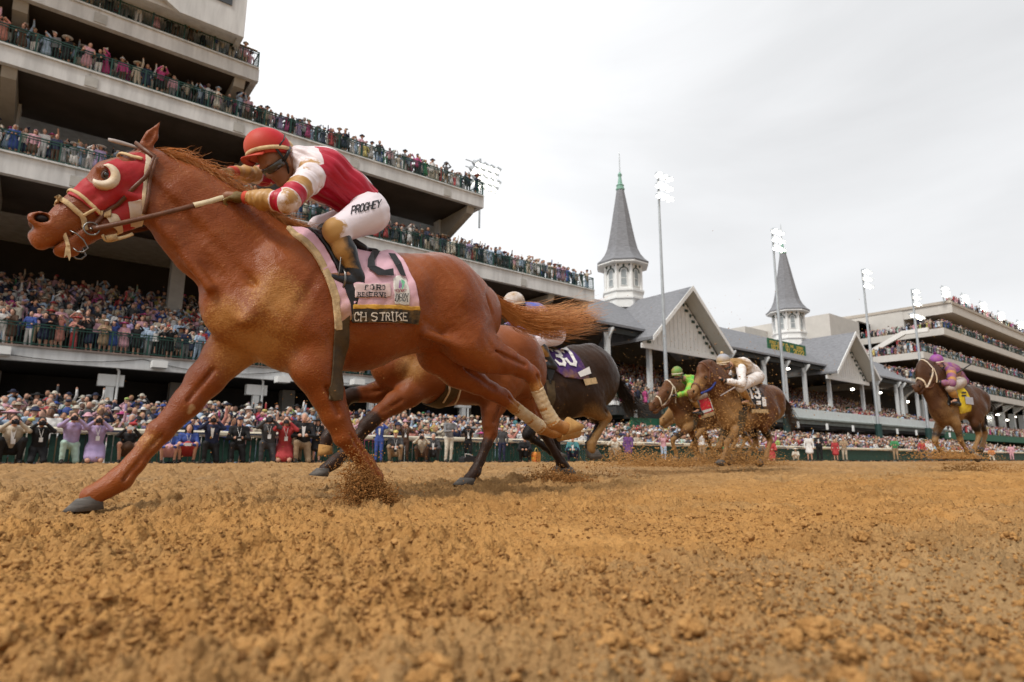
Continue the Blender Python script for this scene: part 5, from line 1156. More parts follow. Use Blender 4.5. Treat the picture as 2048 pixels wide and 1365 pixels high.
m = MB(); Z = lambda *P: [(x-722, 536-y) for x, y in P]
OS.text(m, [Z((748, 508), (761, 513), (746, 531), (731, 527)), Z((731, 527), (746, 531), (745, 541), (732, 542)), Z((732, 542), (745, 540), (764, 547), (751, 557)), Z((764, 547), (781, 545), (782, 558), (751, 557)), Z((774, 517), (789, 518), (801, 535), (788, 539)), Z((788, 539), (801, 535), (809, 558), (795, 558))], (722, 536), (1, 0), (0, -1), .003, 0, .2); m.build('number', ink, ncl)
# saddle seat behind the rider
F = fld([HF.px(650, 455, 0), HF.px(768, 512, 0)], .2, .012); F.cone(HF.px(650, 462, 0), HF.px(716, 504, 0), .05, .04, .03, .11, .12); F.cone(HF.px(716, 502, 0), HF.px(752, 503, 0), .018, .010, .02, .09, .05); fmesh(F, 'saddle', leather, hero)
for sg in (1, -1):
    m = MB(); P = spline([HF.px(684, 500, .28), HF.px(680, 535, .30), HF.px(676, 556, .29)], 6)*np.array([1, sg, 1]); m.tube(P, .011, 5, flat=.35)
    c = HF.px(684, 560, .27)*np.array([1, sg, 1]); m.tube([c+np.array([.0, .05*math.sin(t), .06*math.cos(t)]) for t in np.linspace(0, 2*math.pi, 13)], .007, 5, cap=False)
    m.build('stirrup', steel, hero, True)
# ---------------------------------------------------------------- rider of the leading horse
lat0 = .2
red_near = HF.poly([(640, 280), (700, 300), (770, 385), (770, 450), (630, 470), (596, 425), (630, 385), (646, 372), (650, 355), (636, 344), (606, 345), (646, 330)], .16)
def red_f(P):
    f = polydist(P[:, [0, 2]], red_near); far = -np.abs(P[:, 0]-HF.px(705, 380, 0)[0])+.16; return np.where(P[:, 1] > -.02, f, far)
def mud_at(cx, cy, lat, rad, amt):
    c = HF.px(cx, cy, lat); return lambda P: amt-np.linalg.norm(P-c, axis=1)/rad*.5
def sl_red(P, t): return np.maximum(.10-np.abs(t-.76), .10-np.abs(t-1.16))*.4
silk = attr_mat('red_white_silk', (.74, .66, .68), [('red', (.42, .006, .028), .002, None), ('mud', (.42, .225, .065), .07, (.9, 15))], rough=.42, var=.03, scale=4, bump=.12, bscale=18, spec=.4)
whitebr = attr_mat('white_breeches', (.76, .68, .72), [('mud', (.42, .235, .075), .07, (.9, 16))], rough=.6, var=.03, scale=4, bump=.15, bscale=22)
bootm = attr_mat('muddy_boot', (.022, .024, .028), [('mud', (.33, .17, .05), .15, (1., 9))], rough=.32, scale=8, bump=.35, bscale=30)
glovem = attr_mat('muddy_glove', (.025, .022, .014), [('mud', (.22, .14, .04), .2, (.8, 16))], rough=.7, scale=10, bump=.3, bscale=40)
capm = attr_mat('red_cap', (.48, .006, .014), [('mud', (.5, .10, .04), .3, (.3, 5))], rough=.55, var=.06, scale=5, bump=.06, bscale=30)
HJ = dict(helmet=(535, 296, 0), skull=(548, 318, 0), face=(503, 352, .03), neck=(600, 322, 0), chest=(645, 350, 0), waist=(696, 384, 0), pelvis=(736, 420, 0),
 shoulder_n=(622, 356, .19), elbow_n=(572, 404, .33), wrist_n=(492, 396, .16), hand_n=(455, 393, .12), shoulder_f=(606, 335, -.19), elbow_f=(530, 352, -.33), wrist_f=(462, 345, -.16), hand_f=(428, 352, -.12),
 hip_n=(734, 432, .12), knee_n=(672, 462, .26), ankle_n=(712, 552, .27), toe_n=(664, 555, .27), heel_n=(732, 576, .27), hip_f=(734, 432, -.12), knee_f=(640, 455, -.25), ankle_f=(700, 545, -.27), toe_f=(655, 555, -.27), heel_f=(722, 570, -.27),
 hem=[(560, 240), (700, 260), (790, 370), (752, 372), (744, 388), (722, 428), (700, 470), (580, 470), (560, 300)], hel_dir=(.86, 0., -.30))
jock, JD = build_jockey(HF, HJ, 'jockey', 'crouching jockey in red and white silks and red cap on the leading chestnut horse',
 dict(skin=skin2, silk=silk, silk_at={'red': red_f, 'mud': mud_at(604, 345, .15, .13, .35)}, sleeve=silk, sleeve_at={'red': sl_red, 'mud': lambda P, t: np.interp(t, [0, .35, .45, .62, .68, .85, .9, 1.0, 1.05, 1.28, 1.34, 2], [-.3, -.22, .12, .2, -.1, -.1, .1, .08, -.12, -.08, .2, .22])+.5*(P[:,2]-P[:,2].mean())}, cuff=mat('red_cuff', (.5, .06, .03), .7, .2, 10), glove=glovem,
  breech=whitebr, breech_at={'mud': mud_at(655, 462, .3, .09, .55)}, boot=bootm, boot_mud=-.02, cap=capm, cap_at={'mud': lambda P: -.15-(P[:, 2]-HF.px(535, 296, 0)[2])*2+(P[:,0]-HF.px(535,296,0)[0])*1.5}, peak=capm, band=tancloth, goggles=mat('smoked_goggles', (.03, .025, .02), .12, .3, 12, spec=.7), hs=1.04, hand_up=(.3, .5, .8)), h=.0085)
m = MB(); BS = OffSurf(JD['bsurf'], .003); qd, w = text_quads('PROGHEY', 15, 6.6, 2.0, 2.3); BS.text(m, qd, (702, 429), (.975, -.235), (.2, -.97), .002, 0, .22); m.build('breeches_lettering', ink, jock)
m = MB(); c = JD['hc']; hm_ = JD['hm']
m.tube([c+hm_[1]*.0-hm_[0]*.125+hm_[2]*(-.02), c-hm_[0]*.15-hm_[2]*.0, c-hm_[0]*.14+hm_[2]*.03, c-hm_[0]*.128+hm_[2]*.01], [.014, .02, .016, .01], 6); m.build('cap_knot', tancloth, jock, True)
m = MB()
for sg in (1, -1): m.tube([c+hm_[1]*sg*.05*k_+hm_[0]*(-.02-.085*(1-k_))+hm_[2]*(.02-.075*(1-k_)*0)-hm_[2]*.09*(k_ > 2) for k_ in ()] or [c-hm_[0]*.10+hm_[1]*sg*.06+hm_[2]*.05, c-hm_[0]*.075+hm_[1]*sg*.088+hm_[2]*.01, c-hm_[0]*.03+hm_[1]*sg*.104-hm_[2]*.035], .012, 5, flat=.4)
m.build('cap_strap', leather, jock, True)
# reins and whip
rein = empty('rein', tuple(HF.P0), R(HF.ang), 'brown leather rein with a pale grip from bit to jockey in red cap', 'rein')
for sg in (1, -1):
    A = [HF.px(186, 458, .08), HF.px(245, 446, .10), HF.px(330, 426, .12), HF.px(388, 411, .125)]; B = [HF.px(388, 411, .125), HF.px(418, 404, .125), HF.px(452, 395, .125), HF.px(476, 404, .10)]
    for nm, P, mt, w in (('rein_strap', A, brownl, .0125), ('rein_grip', B, mat('rein_rubber', (.66, .56, .38), .7, .2, 14), .014)):
        m = MB(); m.tube([p*np.array([1, sg, 1]) for p in spline(P, 12)], w*1.15, 6, flat=.25); m.build(nm, mt, rein, True)
whip = empty('whip', tuple(HF.P0), R(HF.ang), 'thin dark riding whip held by the leading jockey along the horse mane', 'whip')
m = MB(); m.tube(spline([HF.px(490, 424, .10), HF.px(455, 392, .09), HF.px(405, 355, .07), HF.px(330, 318, .05)], 12), [.011]*6+[.008]*6, 6); m.build('whip_shaft', leather, whip, True)
m = MB(); m.tube(spline([HF.px(330, 318, .05), HF.px(270, 294, .04), HF.px(216, 279, .03)], 8), [.006, .006, .006, .007, .01, .012, .012, .009], 5, flat=.5); m.build('whip_tip', mat('whip_tip', (.35, .3, .28), .5, .2, 10), whip, True)
# hind bandages
m_b = mat('leg_bandage', (.50, .34, .16), .85, .3, 22, .5, 40, col2=(.62, .5, .34))
for k, a, b in (('near_hind', 6, 9), ('far_hind', 6, 9)):
    J = HD['legs'][k]; P = []; rr = []
    for i in range(a, b): P.append(J[i][0]); rr.append(J[i][1])
    P = spline(P, 26); r_ = np.interp(np.linspace(0, len(rr)-1, 26), range(len(rr)), rr)+.006+.0016*np.sin(np.arange(26)*1.9); m = MB(); m.tube(P, list(r_), 14); m.build('bandage', m_b, hero, True)
# ================================================================ THE FIELD BEHIND
bay = coat('bay_coat', (.17, .045, .012), (.26, .075, .02), (.035, .018, .012), (.36, .18, .06), dustn=(.6, 7), spec=.22)
brownc = coat('dark_brown_coat', (.024, .013, .009), (.045, .024, .015), (.015, .011, .01), (.26, .14, .05), dustn=(.7, 6), spec=.14)
mudbay = coat('muddy_bay_coat', (.085, .034, .014), (.14, .058, .022), (.025, .016, .011), (.25, .135, .05), dustn=(1.1, 6), spec=.15)
hairb = mat('black_hair', (.02, .016, .014), .45, .3, 14); hairbr = mat('dark_brown_hair', (.05, .03, .02), .45, .3, 14)
def tack(fr, D, root, white=True, eye=None):
    m = MB(); Hd = D['Hd']; sf = D['surf']; wl = wleather if white else brownl
    def lp(*uv): return [tuple(proj(fr.w(Hd(a, b, .07)))[:2]) for a, b in uv]
    sf.strap(m, lp((.66, .01), (.66, .12), (.68, .24)), .03, .008, .06, top=D['v']); m.build('noseband', wl, root)
    m = MB(); sf.strap(m, lp((.05, .02), (.22, .14), (.45, .20), (.68, .22)), .028, .008, .08, top=D['v']); m.build('cheekpiece', wl, root)
    m = MB(); sf.strap(m, lp((.02, .04), (.06, .22), (.2, .38)), .024, .008, .08); m.build('throat_strap', wl, root)
    return lambda hand, nm, lb: reins(fr, Hd, hand, nm, lb)
def reins(fr, Hd, hand, lb, mt=None, w=.012):
    o = empty('rein', tuple(fr.P0), R(fr.ang), lb, 'rein')
    for sg in (1, -1):
        a = Hd(.70, .22, .07*sg); b = hand*np.array([1, sg, 1]); m = MB(); m.tube(spline([a, (a+b)/2+np.array([0, sg*.03, -.05]), b], 8), w, 5, flat=.4); m.build('rein_strap', mt or brownl, o, True)
def simple_cloth(fr, D, root, pts, lat, mt, flap, girthp, off=.018):
    c, _ = cloth(fr, D, 'number_cloth', pts, lat, off, mt, root, wrinkle=.008, attrs={'mud': lambda P: -.15-(P[:, 2]-P[:, 2].min()-.1)*1.2})
    cloth(fr, D, 'saddle_flap', flap, lat, off+.004, leather, root)
    if girthp: cloth(fr, D, 'girth', girthp, lat, .012, mat('girth_brown', (.07, .045, .02)), root)
    return c
def generic_jockey_mats(cap, silk, sleeve, breech, sk=None, **k):
    d = dict(skin=sk or skin, silk=silk, sleeve=sleeve, cuff=leather, glove=leather, breech=breech, boot=bootm, boot_mud=-.05, cap=cap, peak=cap, band=wleather, goggles=mat('smoked_goggles', (.03, .025, .02)), hs=1.03, hand_up=(.3, .5, .8)); d.update(k); return d
def muddy(name, col, amt=.0): return attr_mat(name, col, [('mud', (.33, .19, .07), .2, (.9, 10))], rough=.6, var=.05, scale=4)
# --- bay just behind the leader
BF = Frame(3., 4.65, 180.)
B = dict(coat=bay, hair=hairb, seed=8, relief=1., poll=(650, 575), muzzle=(528, 640), ear=(665, 545),
 trunk=[((795, 668), (795, 782), .165), ((868, 645), (888, 811), .27), ((945, 655), (950, 808), .29), ((1005, 655), (1008, 790), .27), ((1026, 658), (1024, 800), .265), ((1046, 694), (1044, 800), .205)],
 neck=[((820, 620), (760, 730), .15), ((750, 575), (700, 670), .11), ((690, 555), (655, 640), .09), ((665, 560), (640, 620), .08)],
 legs=dict(
  near_fore=dict(kind='fore', dark=4, hoof_lat=.12, j=[(850, 765, .13, .13, .09), (818, 790, .13, .10, .085), (790, 806, .13, .085, .075), (762, 826, .13, .068, .062), (744, 842, .13, .06), (734, 853, .13, .056), (716, 874, .125, .045), (692, 903, .12, .042), (670, 924, .12, .05), (658, 933, .12, .04), (648, 939, .12, .042)], hoof=[(634, 936), (660, 938), (617, 951), (655, 954)]),
  far_fore=dict(kind='fore', dark=4, hoof_lat=-.12, j=[(828, 765, -.13, .12, .09), (780, 780, -.13, .095, .08), (750, 786, -.13, .08, .07), (722, 789, -.13, .065, .06), (703, 791, -.13, .06), (692, 796, -.13, .056), (682, 820, -.125, .045), (664, 856, -.12, .042), (654, 878, -.12, .05), (652, 888, -.12, .04), (650, 894, -.12, .042)], hoof=[(638, 889), (664, 893), (636, 912), (664, 908)], hoof_mat=tanhoof),
  near_hind=dict(kind='hind', hock=5, dark=6, hoof_lat=.13, j=[(1035, 715, .13, .21, .15), (1008, 765, .14, .16, .11), (992, 800, .14, .115, .085), (982, 826, .14, .085, .07), (980, 848, .14, .07, .058), (981, 868, .14, .058, .05), (974, 888, .14, .045), (960, 922, .13, .042), (950, 944, .13, .05), (942, 954, .13, .042), (936, 958, .13, .044)], hoof=[(922, 955), (950, 957), (906, 970), (945, 970)]),
  far_hind=dict(kind='hind', hock=5, dark=4, hoof_lat=-.12, j=[(1040, 740, -.12, .18, .14), (1045, 795, -.13, .14, .10), (1062, 822, -.13, .10, .08), (1073, 842, -.13, .08, .065), (1082, 856, -.13, .066, .055), (1090, 868, -.13, .056, .05), (1099, 885, -.13, .045), (1112, 908, -.13, .042), (1122, 924, -.13, .05), (1130, 933, -.13, .042), (1134, 938, -.13, .044)], hoof=[(1122, 938), (1142, 934), (1130, 952), (1150, 946)])),
 dust=[((800, 740), .12, .3), ((790, 690), .1, .2)])
bh, BD = build_horse(BF, B, 'racehorse', 'bay horse with black lower legs galloping behind the leading chestnut horse', h=.013)
simple_cloth(BF, BD, bh, [(880, 600), (985, 600), (985, 700), (880, 705)], .26, attr_mat('blue_cloth', (.02, .05, .35), [('mud', (.36, .18, .06), .2, (.8, 9))]), [(860, 600), (950, 600), (930, 700), (890, 720)], [(885, 700), (916, 700), (922, 790), (905, 830), (880, 830), (894, 780)])
m = MB(); BD['surf'].strap(m, [(889, 745), (897, 780), (886, 803)], .016, .006, .27, mirror=False, lift=.014); BD['surf'].strap(m, [(914, 740), (919, 775), (908, 806)], .016, .006, .27, mirror=False, lift=.014); m.build('girth_binding', wleather, bh)
# --- dark horse behind it
CF = Frame(5., 5.4, 180.)
Cc = dict(coat=brownc, hair=hairb, seed=9, poll=(992, 668), muzzle=(912, 722), ear=(1000, 650), head_scale=1.,
 trunk=[((1064, 738), (1066, 806), .165), ((1086, 706), (1098, 838), .27), ((1122, 706), (1132, 838), .29), ((1152, 693), (1160, 832), .275), ((1178, 690), (1186, 822), .27), ((1199, 714), (1196, 800), .215)],
 neck=[((1075, 700), (1045, 770), .15), ((1038, 672), (1010, 730), .11), ((1010, 660), (990, 710), .09), ((1000, 660), (985, 695), .08)],
 legs=dict(
  near_fore=dict(kind='fore', dark=3, hoof_lat=.12, j=[(1096, 812, .13, .12, .09), (1080, 835, .13, .10, .08), (1070, 848, .13, .08, .07), (1062, 858, .13, .064, .06), (1057, 864, .13, .058), (1055, 869, .13, .055), (1068, 880, .125, .044), (1090, 894, .12, .042), (1104, 903, .12, .05), (1112, 907, .12, .04), (1116, 909, .12, .042)], hoof=[(1114, 902), (1112, 914), (1128, 908), (1122, 918)]),
  far_fore=dict(kind='fore', dark=3, hoof_lat=-.12, j=[(1096, 812, -.13, .12, .09), (1100, 838, -.13, .09, .08), (1104, 850, -.13, .075, .07), (1107, 862, -.13, .062, .06), (1109, 870, -.13, .058), (1110, 876, -.13, .055), (1113, 888, -.125, .044), (1118, 908, -.12, .042), (1121, 922, -.12, .05), (1120, 928, -.12, .04), (1118, 932, -.12, .042)], hoof=[(1110, 932), (1126, 932), (1104, 944), (1126, 944)]),
  near_hind=dict(kind='hind', hock=5, dust=5, hoof_lat=.13, j=[(1190, 745, .13, .22, .15), (1178, 792, .14, .17, .12), (1186, 812, .14, .125, .09), (1198, 824, .14, .095, .075), (1208, 830, .14, .075, .06), (1214, 836, .14, .06, .05), (1207, 848, .14, .046), (1192, 872, .14, .043), (1183, 889, .14, .052), (1182, 898, .14, .042), (1184, 903, .14, .045)], hoof=[(1176, 902), (1194, 899), (1182, 922), (1204, 914)]),
  far_hind=dict(kind='hind', hock=5, dark=5, hoof_lat=-.12, j=[(1190, 750, -.12, .18, .14), (1172, 800, -.13, .14, .1), (1180, 820, -.13, .10, .08), (1190, 832, -.13, .08, .07), (1198, 838, -.13, .065, .055), (1202, 843, -.13, .056, .05), (1196, 855, -.13, .045), (1186, 874, -.13, .042), (1179, 888, -.13, .05), (1178, 896, -.13, .042), (1179, 900, -.13, .044)], hoof=[(1172, 898), (1188, 896), (1176, 916), (1196, 910)])),
 tail=[(1228, 742), (1238, 765), (1252, 795), (1272, 820), (1292, 828)], tail_n=320, tail_w=.085, dock=.04, dust=[((1180, 850), .14, .35), ((1160, 840), .2, .2)])
chs, CD = build_horse(CF, Cc, 'racehorse', 'dark brown horse in purple number cloth seen from its hindquarters behind the leader', h=.013)
tack(CF, CD, chs)
pc = simple_cloth(CF, CD, chs, [(1085, 660), (1146, 680), (1158, 708), (1168, 740), (1174, 762), (1126, 756), (1104, 735)], .26, attr_mat('purple_cloth', (.055, .02, .12), [('mud', (.3, .16, .05), .2, (.9, 9))]), [(1078, 660), (1112, 660), (1112, 730), (1100, 770)], [(1094, 760), (1108, 762), (1110, 800), (1100, 845), (1088, 845), (1098, 800)])
O2 = OffSurf(CD['surf'], .029); m = MB()
for tx, ox in (('3', 1100), ('0', 1122)):
    qd, w = text_quads(tx, 33, 17, 4, 6.5); O2.text(m, qd, (ox+12, 730), (.97, .2), (-.40, -.9), .003, 0, .2)
m.build('number', mat('white_print', (.72, .7, .68), .6, .08, 8), pc)
m = MB(); O2.text(m, [[(0, 0), (22, 8), (18, 20), (-5, 9)]], (1157, 756), (1, 0), (0, -1), .004, 0, .24); m.build('patch', mat('white_print', (.72, .7, .68)), pc)
m = MB(); O2.text(m, [[(0, 0), (24, 4), (20, 16), (-4, 12)]], (1167, 772), (1, 0), (0, -1), .005, 0, .24); m.build('patch', tancloth, pc)
bluesilk = muddy('blue_silk', (.03, .10, .52)); CJ = dict(helmet=(1028, 604, 0), skull=(1032, 613, 0), face=(1013, 627, .02), neck=(1050, 621, 0), chest=(1067, 634, 0), waist=(1090, 649, 0), pelvis=(1108, 668, 0), shoulder_n=(1062, 640, .19), elbow_n=(1045, 664, .3), wrist_n=(1012, 664, .16), hand_n=(998, 664, .1), shoulder_f=(1058, 635, -.19), elbow_f=(1035, 650, -.3), wrist_f=(1010, 655, -.16), hand_f=(998, 660, -.1),
 hip_n=(1108, 672, .12), knee_n=(1073, 684, .25), ankle_n=(1098, 722, .26), toe_n=(1080, 728, .27), heel_n=(1108, 734, .26), hip_f=(1108, 672, -.12), knee_f=(1068, 682, -.25), ankle_f=(1092, 720, -.26), toe_f=(1075, 726, -.27), heel_f=(1100, 732, -.26), hel_dir=(.86, 0, -.25),
 hem=[(1020, 580), (1075, 582), (1112, 640), (1104, 652), (1092, 676), (1060, 690), (1010, 680)])
cj, CJD = build_jockey(CF, CJ, 'jockey', 'jockey in white cap and blue silks half hidden behind the streaming chestnut tail', generic_jockey_mats(muddy('white_cap', (.7, .68, .68)), bluesilk, bluesilk, whitebr, breech_at={'mud': lambda P: np.full(len(P), -.2)}), h=.013)
O3 = OffSurf(CJD['bsurf'], .004); m = MB()
for tx, o in (('PHANTOM', (1082, 667)), ('FIREWORKS', (1082, 677))):
    qd, w = text_quads(tx, 7.5, 3.7, 1.4, 1.5); O3.text(m, qd, o, (.985, -.02), (-.1, -1), .003, 0, .2)
m.build('breeches_lettering', ink, cj)
reins(CF, CD['Hd'], CF.px(998, 664, .1), 'brown rein of the dark horse behind the leader')
# --- horse with red number cloth, muddy horse beside it, horse 13, last horse
def legs4(nf, ff, nh, fh, rf=None):
    rf = rf or [.10, .08, .066, .056, .052, .049, .038, .037, .045, .037, .04]; rh = [.19, .135, .095, .074, .06, .05, .04, .038, .046, .039, .042]
    def mk(P, lat, rr, kind):
        Q = spline([(x, y, 0) for x, y in P], 11) if len(P) != 11 else np.array([(x, y, 0) for x, y in P])
        d = Q[10]-Q[9]; d = d[:2]/(np.linalg.norm(d[:2])+1e-6); n_ = np.array([-d[1], d[0]]); k = mk.s
        ft, rt = Q[10][:2]-n_*k*.5*mk.sg, Q[10][:2]+n_*k*.5*mk.sg; toe = Q[10][:2]+d*k*.8-n_*k*.8*mk.sg; heel = Q[10][:2]+d*k*.75+n_*k*.55*mk.sg
        return dict(kind=kind, hock=5, dark=3, dust=5, hoof_lat=lat, j=[(q[0], q[1], lat, r_, r_*(.75 if r_ > .08 else .92)) for q, r_ in zip(Q, rr)], hoof=[tuple(ft), tuple(rt), tuple(toe), tuple(heel)])
    mk.s = legs4.s; mk.sg = -1
    return dict(near_fore=mk(nf, .13, rf, 'fore'), far_fore=mk(ff, -.13, rf, 'fore'), near_hind=mk(nh, .13, rh, 'hind'), far_hind=mk(fh, -.13, rh, 'hind'))
legs4.s = 10
DF = Frame(11., 8., 180.)
Dd = dict(coat=mudbay, hair=hairb, seed=11, poll=(1342, 770), muzzle=(1296, 810), ear=(1356, 761), ear2=(1346, 762),
 trunk=[((1368, 804), (1370, 862), .165), ((1386, 788), (1392, 858), .225), ((1415, 792), (1420, 852), .24), ((1440, 788), (1442, 846), .225), ((1458, 788), (1460, 842), .22), ((1470, 798), (1468, 842), .18)],
 neck=[((1382, 782), (1356, 836), .15), ((1366, 772), (1340, 815), .11), ((1354, 768), (1332, 800), .09), ((1346, 770), (1330, 794), .08)],
 legs=legs4([(1384, 850), (1370, 862), (1356, 872), (1346, 880), (1347, 892), (1353, 908), (1352, 915)], [(1380, 850), (1384, 868), (1390, 882), (1392, 890), (1396, 902), (1402, 914), (1406, 918)], [(1462, 822), (1458, 846), (1466, 864), (1472, 878), (1464, 896), (1456, 910), (1450, 915)], [(1460, 826), (1470, 850), (1484, 864), (1494, 874), (1500, 886), (1508, 898), (1514, 900)]),
 mane=[(1346, 768), (1360, 770), (1376, 780)], mane_flow=[(1350, 770), (1362, 776)], mane_n=120, dust=[((1365, 850), .25, .25), ((1380, 830), .3, .1)])
dh, DD = build_horse(DF, Dd, 'racehorse', 'muddy bay horse with white bridle and red number cloth', h=.018)
tack(DF, DD, dh)
rc = simple_cloth(DF, DD, dh, [(1392, 770), (1418, 770), (1424, 800), (1428, 828), (1400, 838), (1396, 800)], .26, attr_mat('red_number_cloth', (.55, .012, .025), [('mud', (.36, .2, .08), .2, (.9, 9))]), [(1386, 770), (1400, 770), (1402, 820), (1394, 830)], [(1393, 830), (1400, 830), (1402, 885), (1390, 885)])
O4 = OffSurf(DD['surf'], .029); m = MB(); O4.text(m, [[(0, 0), (3, 0), (12, -38), (9, -38)], [(-12, -46), (6, -40), (6, -35), (-12, -40)]], (1414, 782), (1, 0), (0, -1), .004, 0, .24); m.build('number_stripe', mat('white_print', (.72, .7, .68)), rc)
m = MB(); O4.text(m, [[(0, 0), (26, 8), (26, 15), (0, 7)]], (1400, 838), (1, 0), (0, -1), .004, 0, .24); m.build('name_band', tancloth, rc)
greens = attr_mat('green_silk', (.10, .42, .05), [('mud', (.45, .36, .05), .12, (.9, 7))], rough=.5, var=.05, scale=4)
DJ = dict(helmet=(1354, 744, 0), skull=(1357, 752, 0), face=(1345, 762, .06), neck=(1371, 758, 0), chest=(1382, 766, 0), waist=(1396, 776, 0), pelvis=(1408, 786, 0), shoulder_n=(1384, 766, .18), elbow_n=(1374, 786, .3), wrist_n=(1352, 792, .16), hand_n=(1344, 791, .1), shoulder_f=(1374, 762, -.18), elbow_f=(1358, 776, -.3), wrist_f=(1350, 788, -.16), hand_f=(1342, 789, -.1),
 hip_n=(1407, 787, .12), knee_n=(1386, 797, .25), ankle_n=(1398, 820, .26), toe_n=(1387, 826, .27), heel_n=(1404, 828, .26), hip_f=(1407, 787, -.12), knee_f=(1383, 797, -.25), ankle_f=(1396, 820, -.26), toe_f=(1385, 826, -.27), heel_f=(1402, 828, -.26), hel_dir=(.9, .3, -.2))
greycl = muddy('grey_sleeve', (.16, .18, .19))
build_jockey(DF, DJ, 'jockey', 'jockey in green cap and green silks on the horse with white bridle', generic_jockey_mats(muddy('green_cap', (.02, .33, .06)), greens, greens, muddy('grey_breeches', (.5, .48, .48)), silk_at={'mud': lambda P: .0-np.abs(P[:, 1]-.05)*1.5}), h=.014)
reins(DF, DD['Hd'], DF.px(1344, 791, .1), 'brown rein of the horse with white bridle')
# muddy horse whose head shows below it
GF = Frame(12., 9.3, 180.)
G = dict(Dd); G.update(seed=12, coat=mudbay, poll=(1362, 800), muzzle=(1316, 840), ear=(1372, 790), trunk=[((a[0]+26, a[1]+14), (b[0]+26, b[1]+2), w) for a, b, w in Dd['trunk']], neck=[((1400, 800), (1378, 846), .15), ((1384, 796), (1360, 838), .11), ((1372, 796), (1350, 830), .09), ((1366, 798), (1348, 824), .08)], mane_n=60, mane=[(1366, 798), (1378, 800), (1392, 804)], dust=[((1330, 825), .4, .6), ((1390, 840), .4, .5)],
 legs=legs4([(1405, 855), (1398, 868), (1390, 880), (1384, 890), (1388, 900), (1394, 910), (1394, 915)], [(1402, 855), (1410, 870), (1416, 882), (1420, 890), (1424, 902), (1428, 912), (1432, 915)], [(1484, 830), (1478, 850), (1484, 866), (1490, 880), (1482, 898), (1476, 910), (1470, 914)], [(1482, 832), (1490, 852), (1500, 866), (1510, 876), (1514, 888), (1520, 898), (1526, 900)]))
gh, GD = build_horse(GF, G, 'racehorse', 'mud-caked horse whose lowered head shows in front of the white-bridled horse chest', h=.022)
# number 13
EF = Frame(8.5, 6.1, 180.); legs4.s = 12
E = dict(coat=coat('dark_bay_coat', (.085, .032, .012), (.14, .055, .02), (.025, .015, .01), (.27, .145, .055), dustn=(1.1, 6), spec=.2), hair=hairbr, seed=13, poll=(1413, 738), muzzle=(1375, 788), ear=(1416, 722), ear2=(1406, 724),
 trunk=[((1458, 802), (1460, 864), .165), ((1474, 772), (1478, 864), .225), ((1500, 776), (1506, 856), .24), ((1524, 770), (1530, 846), .23), ((1540, 772), (1544, 842), .225), ((1546, 788), (1546, 834), .18)],
 neck=[((1468, 760), (1436, 832), .15), ((1446, 741), (1422, 792), .115), ((1430, 733), (1404, 768), .09), ((1420, 734), (1400, 758), .08)],
 legs=legs4([(1478, 850), (1470, 866), (1460, 878), (1454, 886), (1452, 898), (1448, 914), (1444, 922)], [(1456, 855), (1448, 872), (1442, 886), (1438, 894), (1444, 904), (1454, 914), (1458, 918)], [(1540, 825), (1528, 850), (1534, 868), (1540, 880), (1536, 898), (1530, 918), (1524, 924)], [(1536, 830), (1512, 852), (1508, 870), (1512, 884), (1504, 896), (1496, 908), (1490, 912)]),
 mane=[(1416, 735), (1436, 738), (1458, 755)], mane_flow=[(1420, 735), (1436, 742)], mane_n=160, tail=[(1560, 790), (1572, 810), (1582, 840), (1590, 862)], tail_n=200, tail_w=.09, dust=[((1460, 840), .4, .4), ((1390, 775), .2, .3), ((1545, 840), .3, .1)])
eh, ED = build_horse(EF, E, 'racehorse', 'mud-splashed brown horse number 13 carrying the jockey in white', h=.016)
tack(EF, ED, eh, False)
bk = simple_cloth(EF, ED, eh, [(1494, 750), (1524, 758), (1530, 790), (1533, 824), (1502, 826), (1498, 790)], .26, attr_mat('black_number_cloth', (.02, .018, .02), [('mud', (.33, .19, .07), .2, (.9, 9))]), [(1484, 750), (1500, 750), (1503, 810), (1490, 826)], [(1486, 820), (1496, 820), (1496, 892), (1482, 892)])
O5 = OffSurf(ED['surf'], .029); m = MB()
for tx, o in (('1', (1500, 797)), ('3', (1508, 797))): qd, w = text_quads(tx, 20, 10, 2, 4.4); O5.text(m, qd, o, (.95, .0), (-.25, -.95), .003, 0, .22)
O5.text(m, [[(0, 0), (9, 0), (9, 7), (0, 7)], [(12, -3), (20, -3), (18, 14), (11, 14)]], (1510, 810), (1, 0), (0, -1), .003, 0, .24); m.build('number', mat('white_print', (.72, .7, .68)), bk)
m = MB(); O5.text(m, [[(0, 0), (33, 0), (33, 7), (0, 7)]], (1500, 826), (1, 0), (0, -1), .005, 0, .25); m.build('name_band', tancloth, bk)
whites = muddy('white_silk', (.72, .68, .66)); mudfront = lambda P: .10-(P[:, 2]-P[:, 2].mean())*.5+(P[:, 0]-P[:, 0].mean())*1.6-.25
EJ = dict(helmet=(1446, 721, 0), skull=(1450, 732, 0), face=(1434, 742, .03), neck=(1464, 727, 0), chest=(1484, 734, 0), waist=(1501, 743, 0), pelvis=(1512, 754, 0), shoulder_n=(1482, 737, .18), elbow_n=(1484, 768, .32), wrist_n=(1448, 762, .16), hand_n=(1436, 756, .1), shoulder_f=(1470, 740, -.18), elbow_f=(1456, 756, -.3), wrist_f=(1444, 760, -.16), hand_f=(1434, 760, -.1),
 hip_n=(1512, 756, .12), knee_n=(1480, 775, .25), ankle_n=(1498, 802, .26), toe_n=(1486, 806, .27), heel_n=(1506, 812, .26), hip_f=(1512, 756, -.12), knee_f=(1470, 776, -.25), ankle_f=(1494, 802, -.26), toe_f=(1482, 806, -.27), heel_f=(1502, 812, -.26), hel_dir=(.9, .1, -.22))
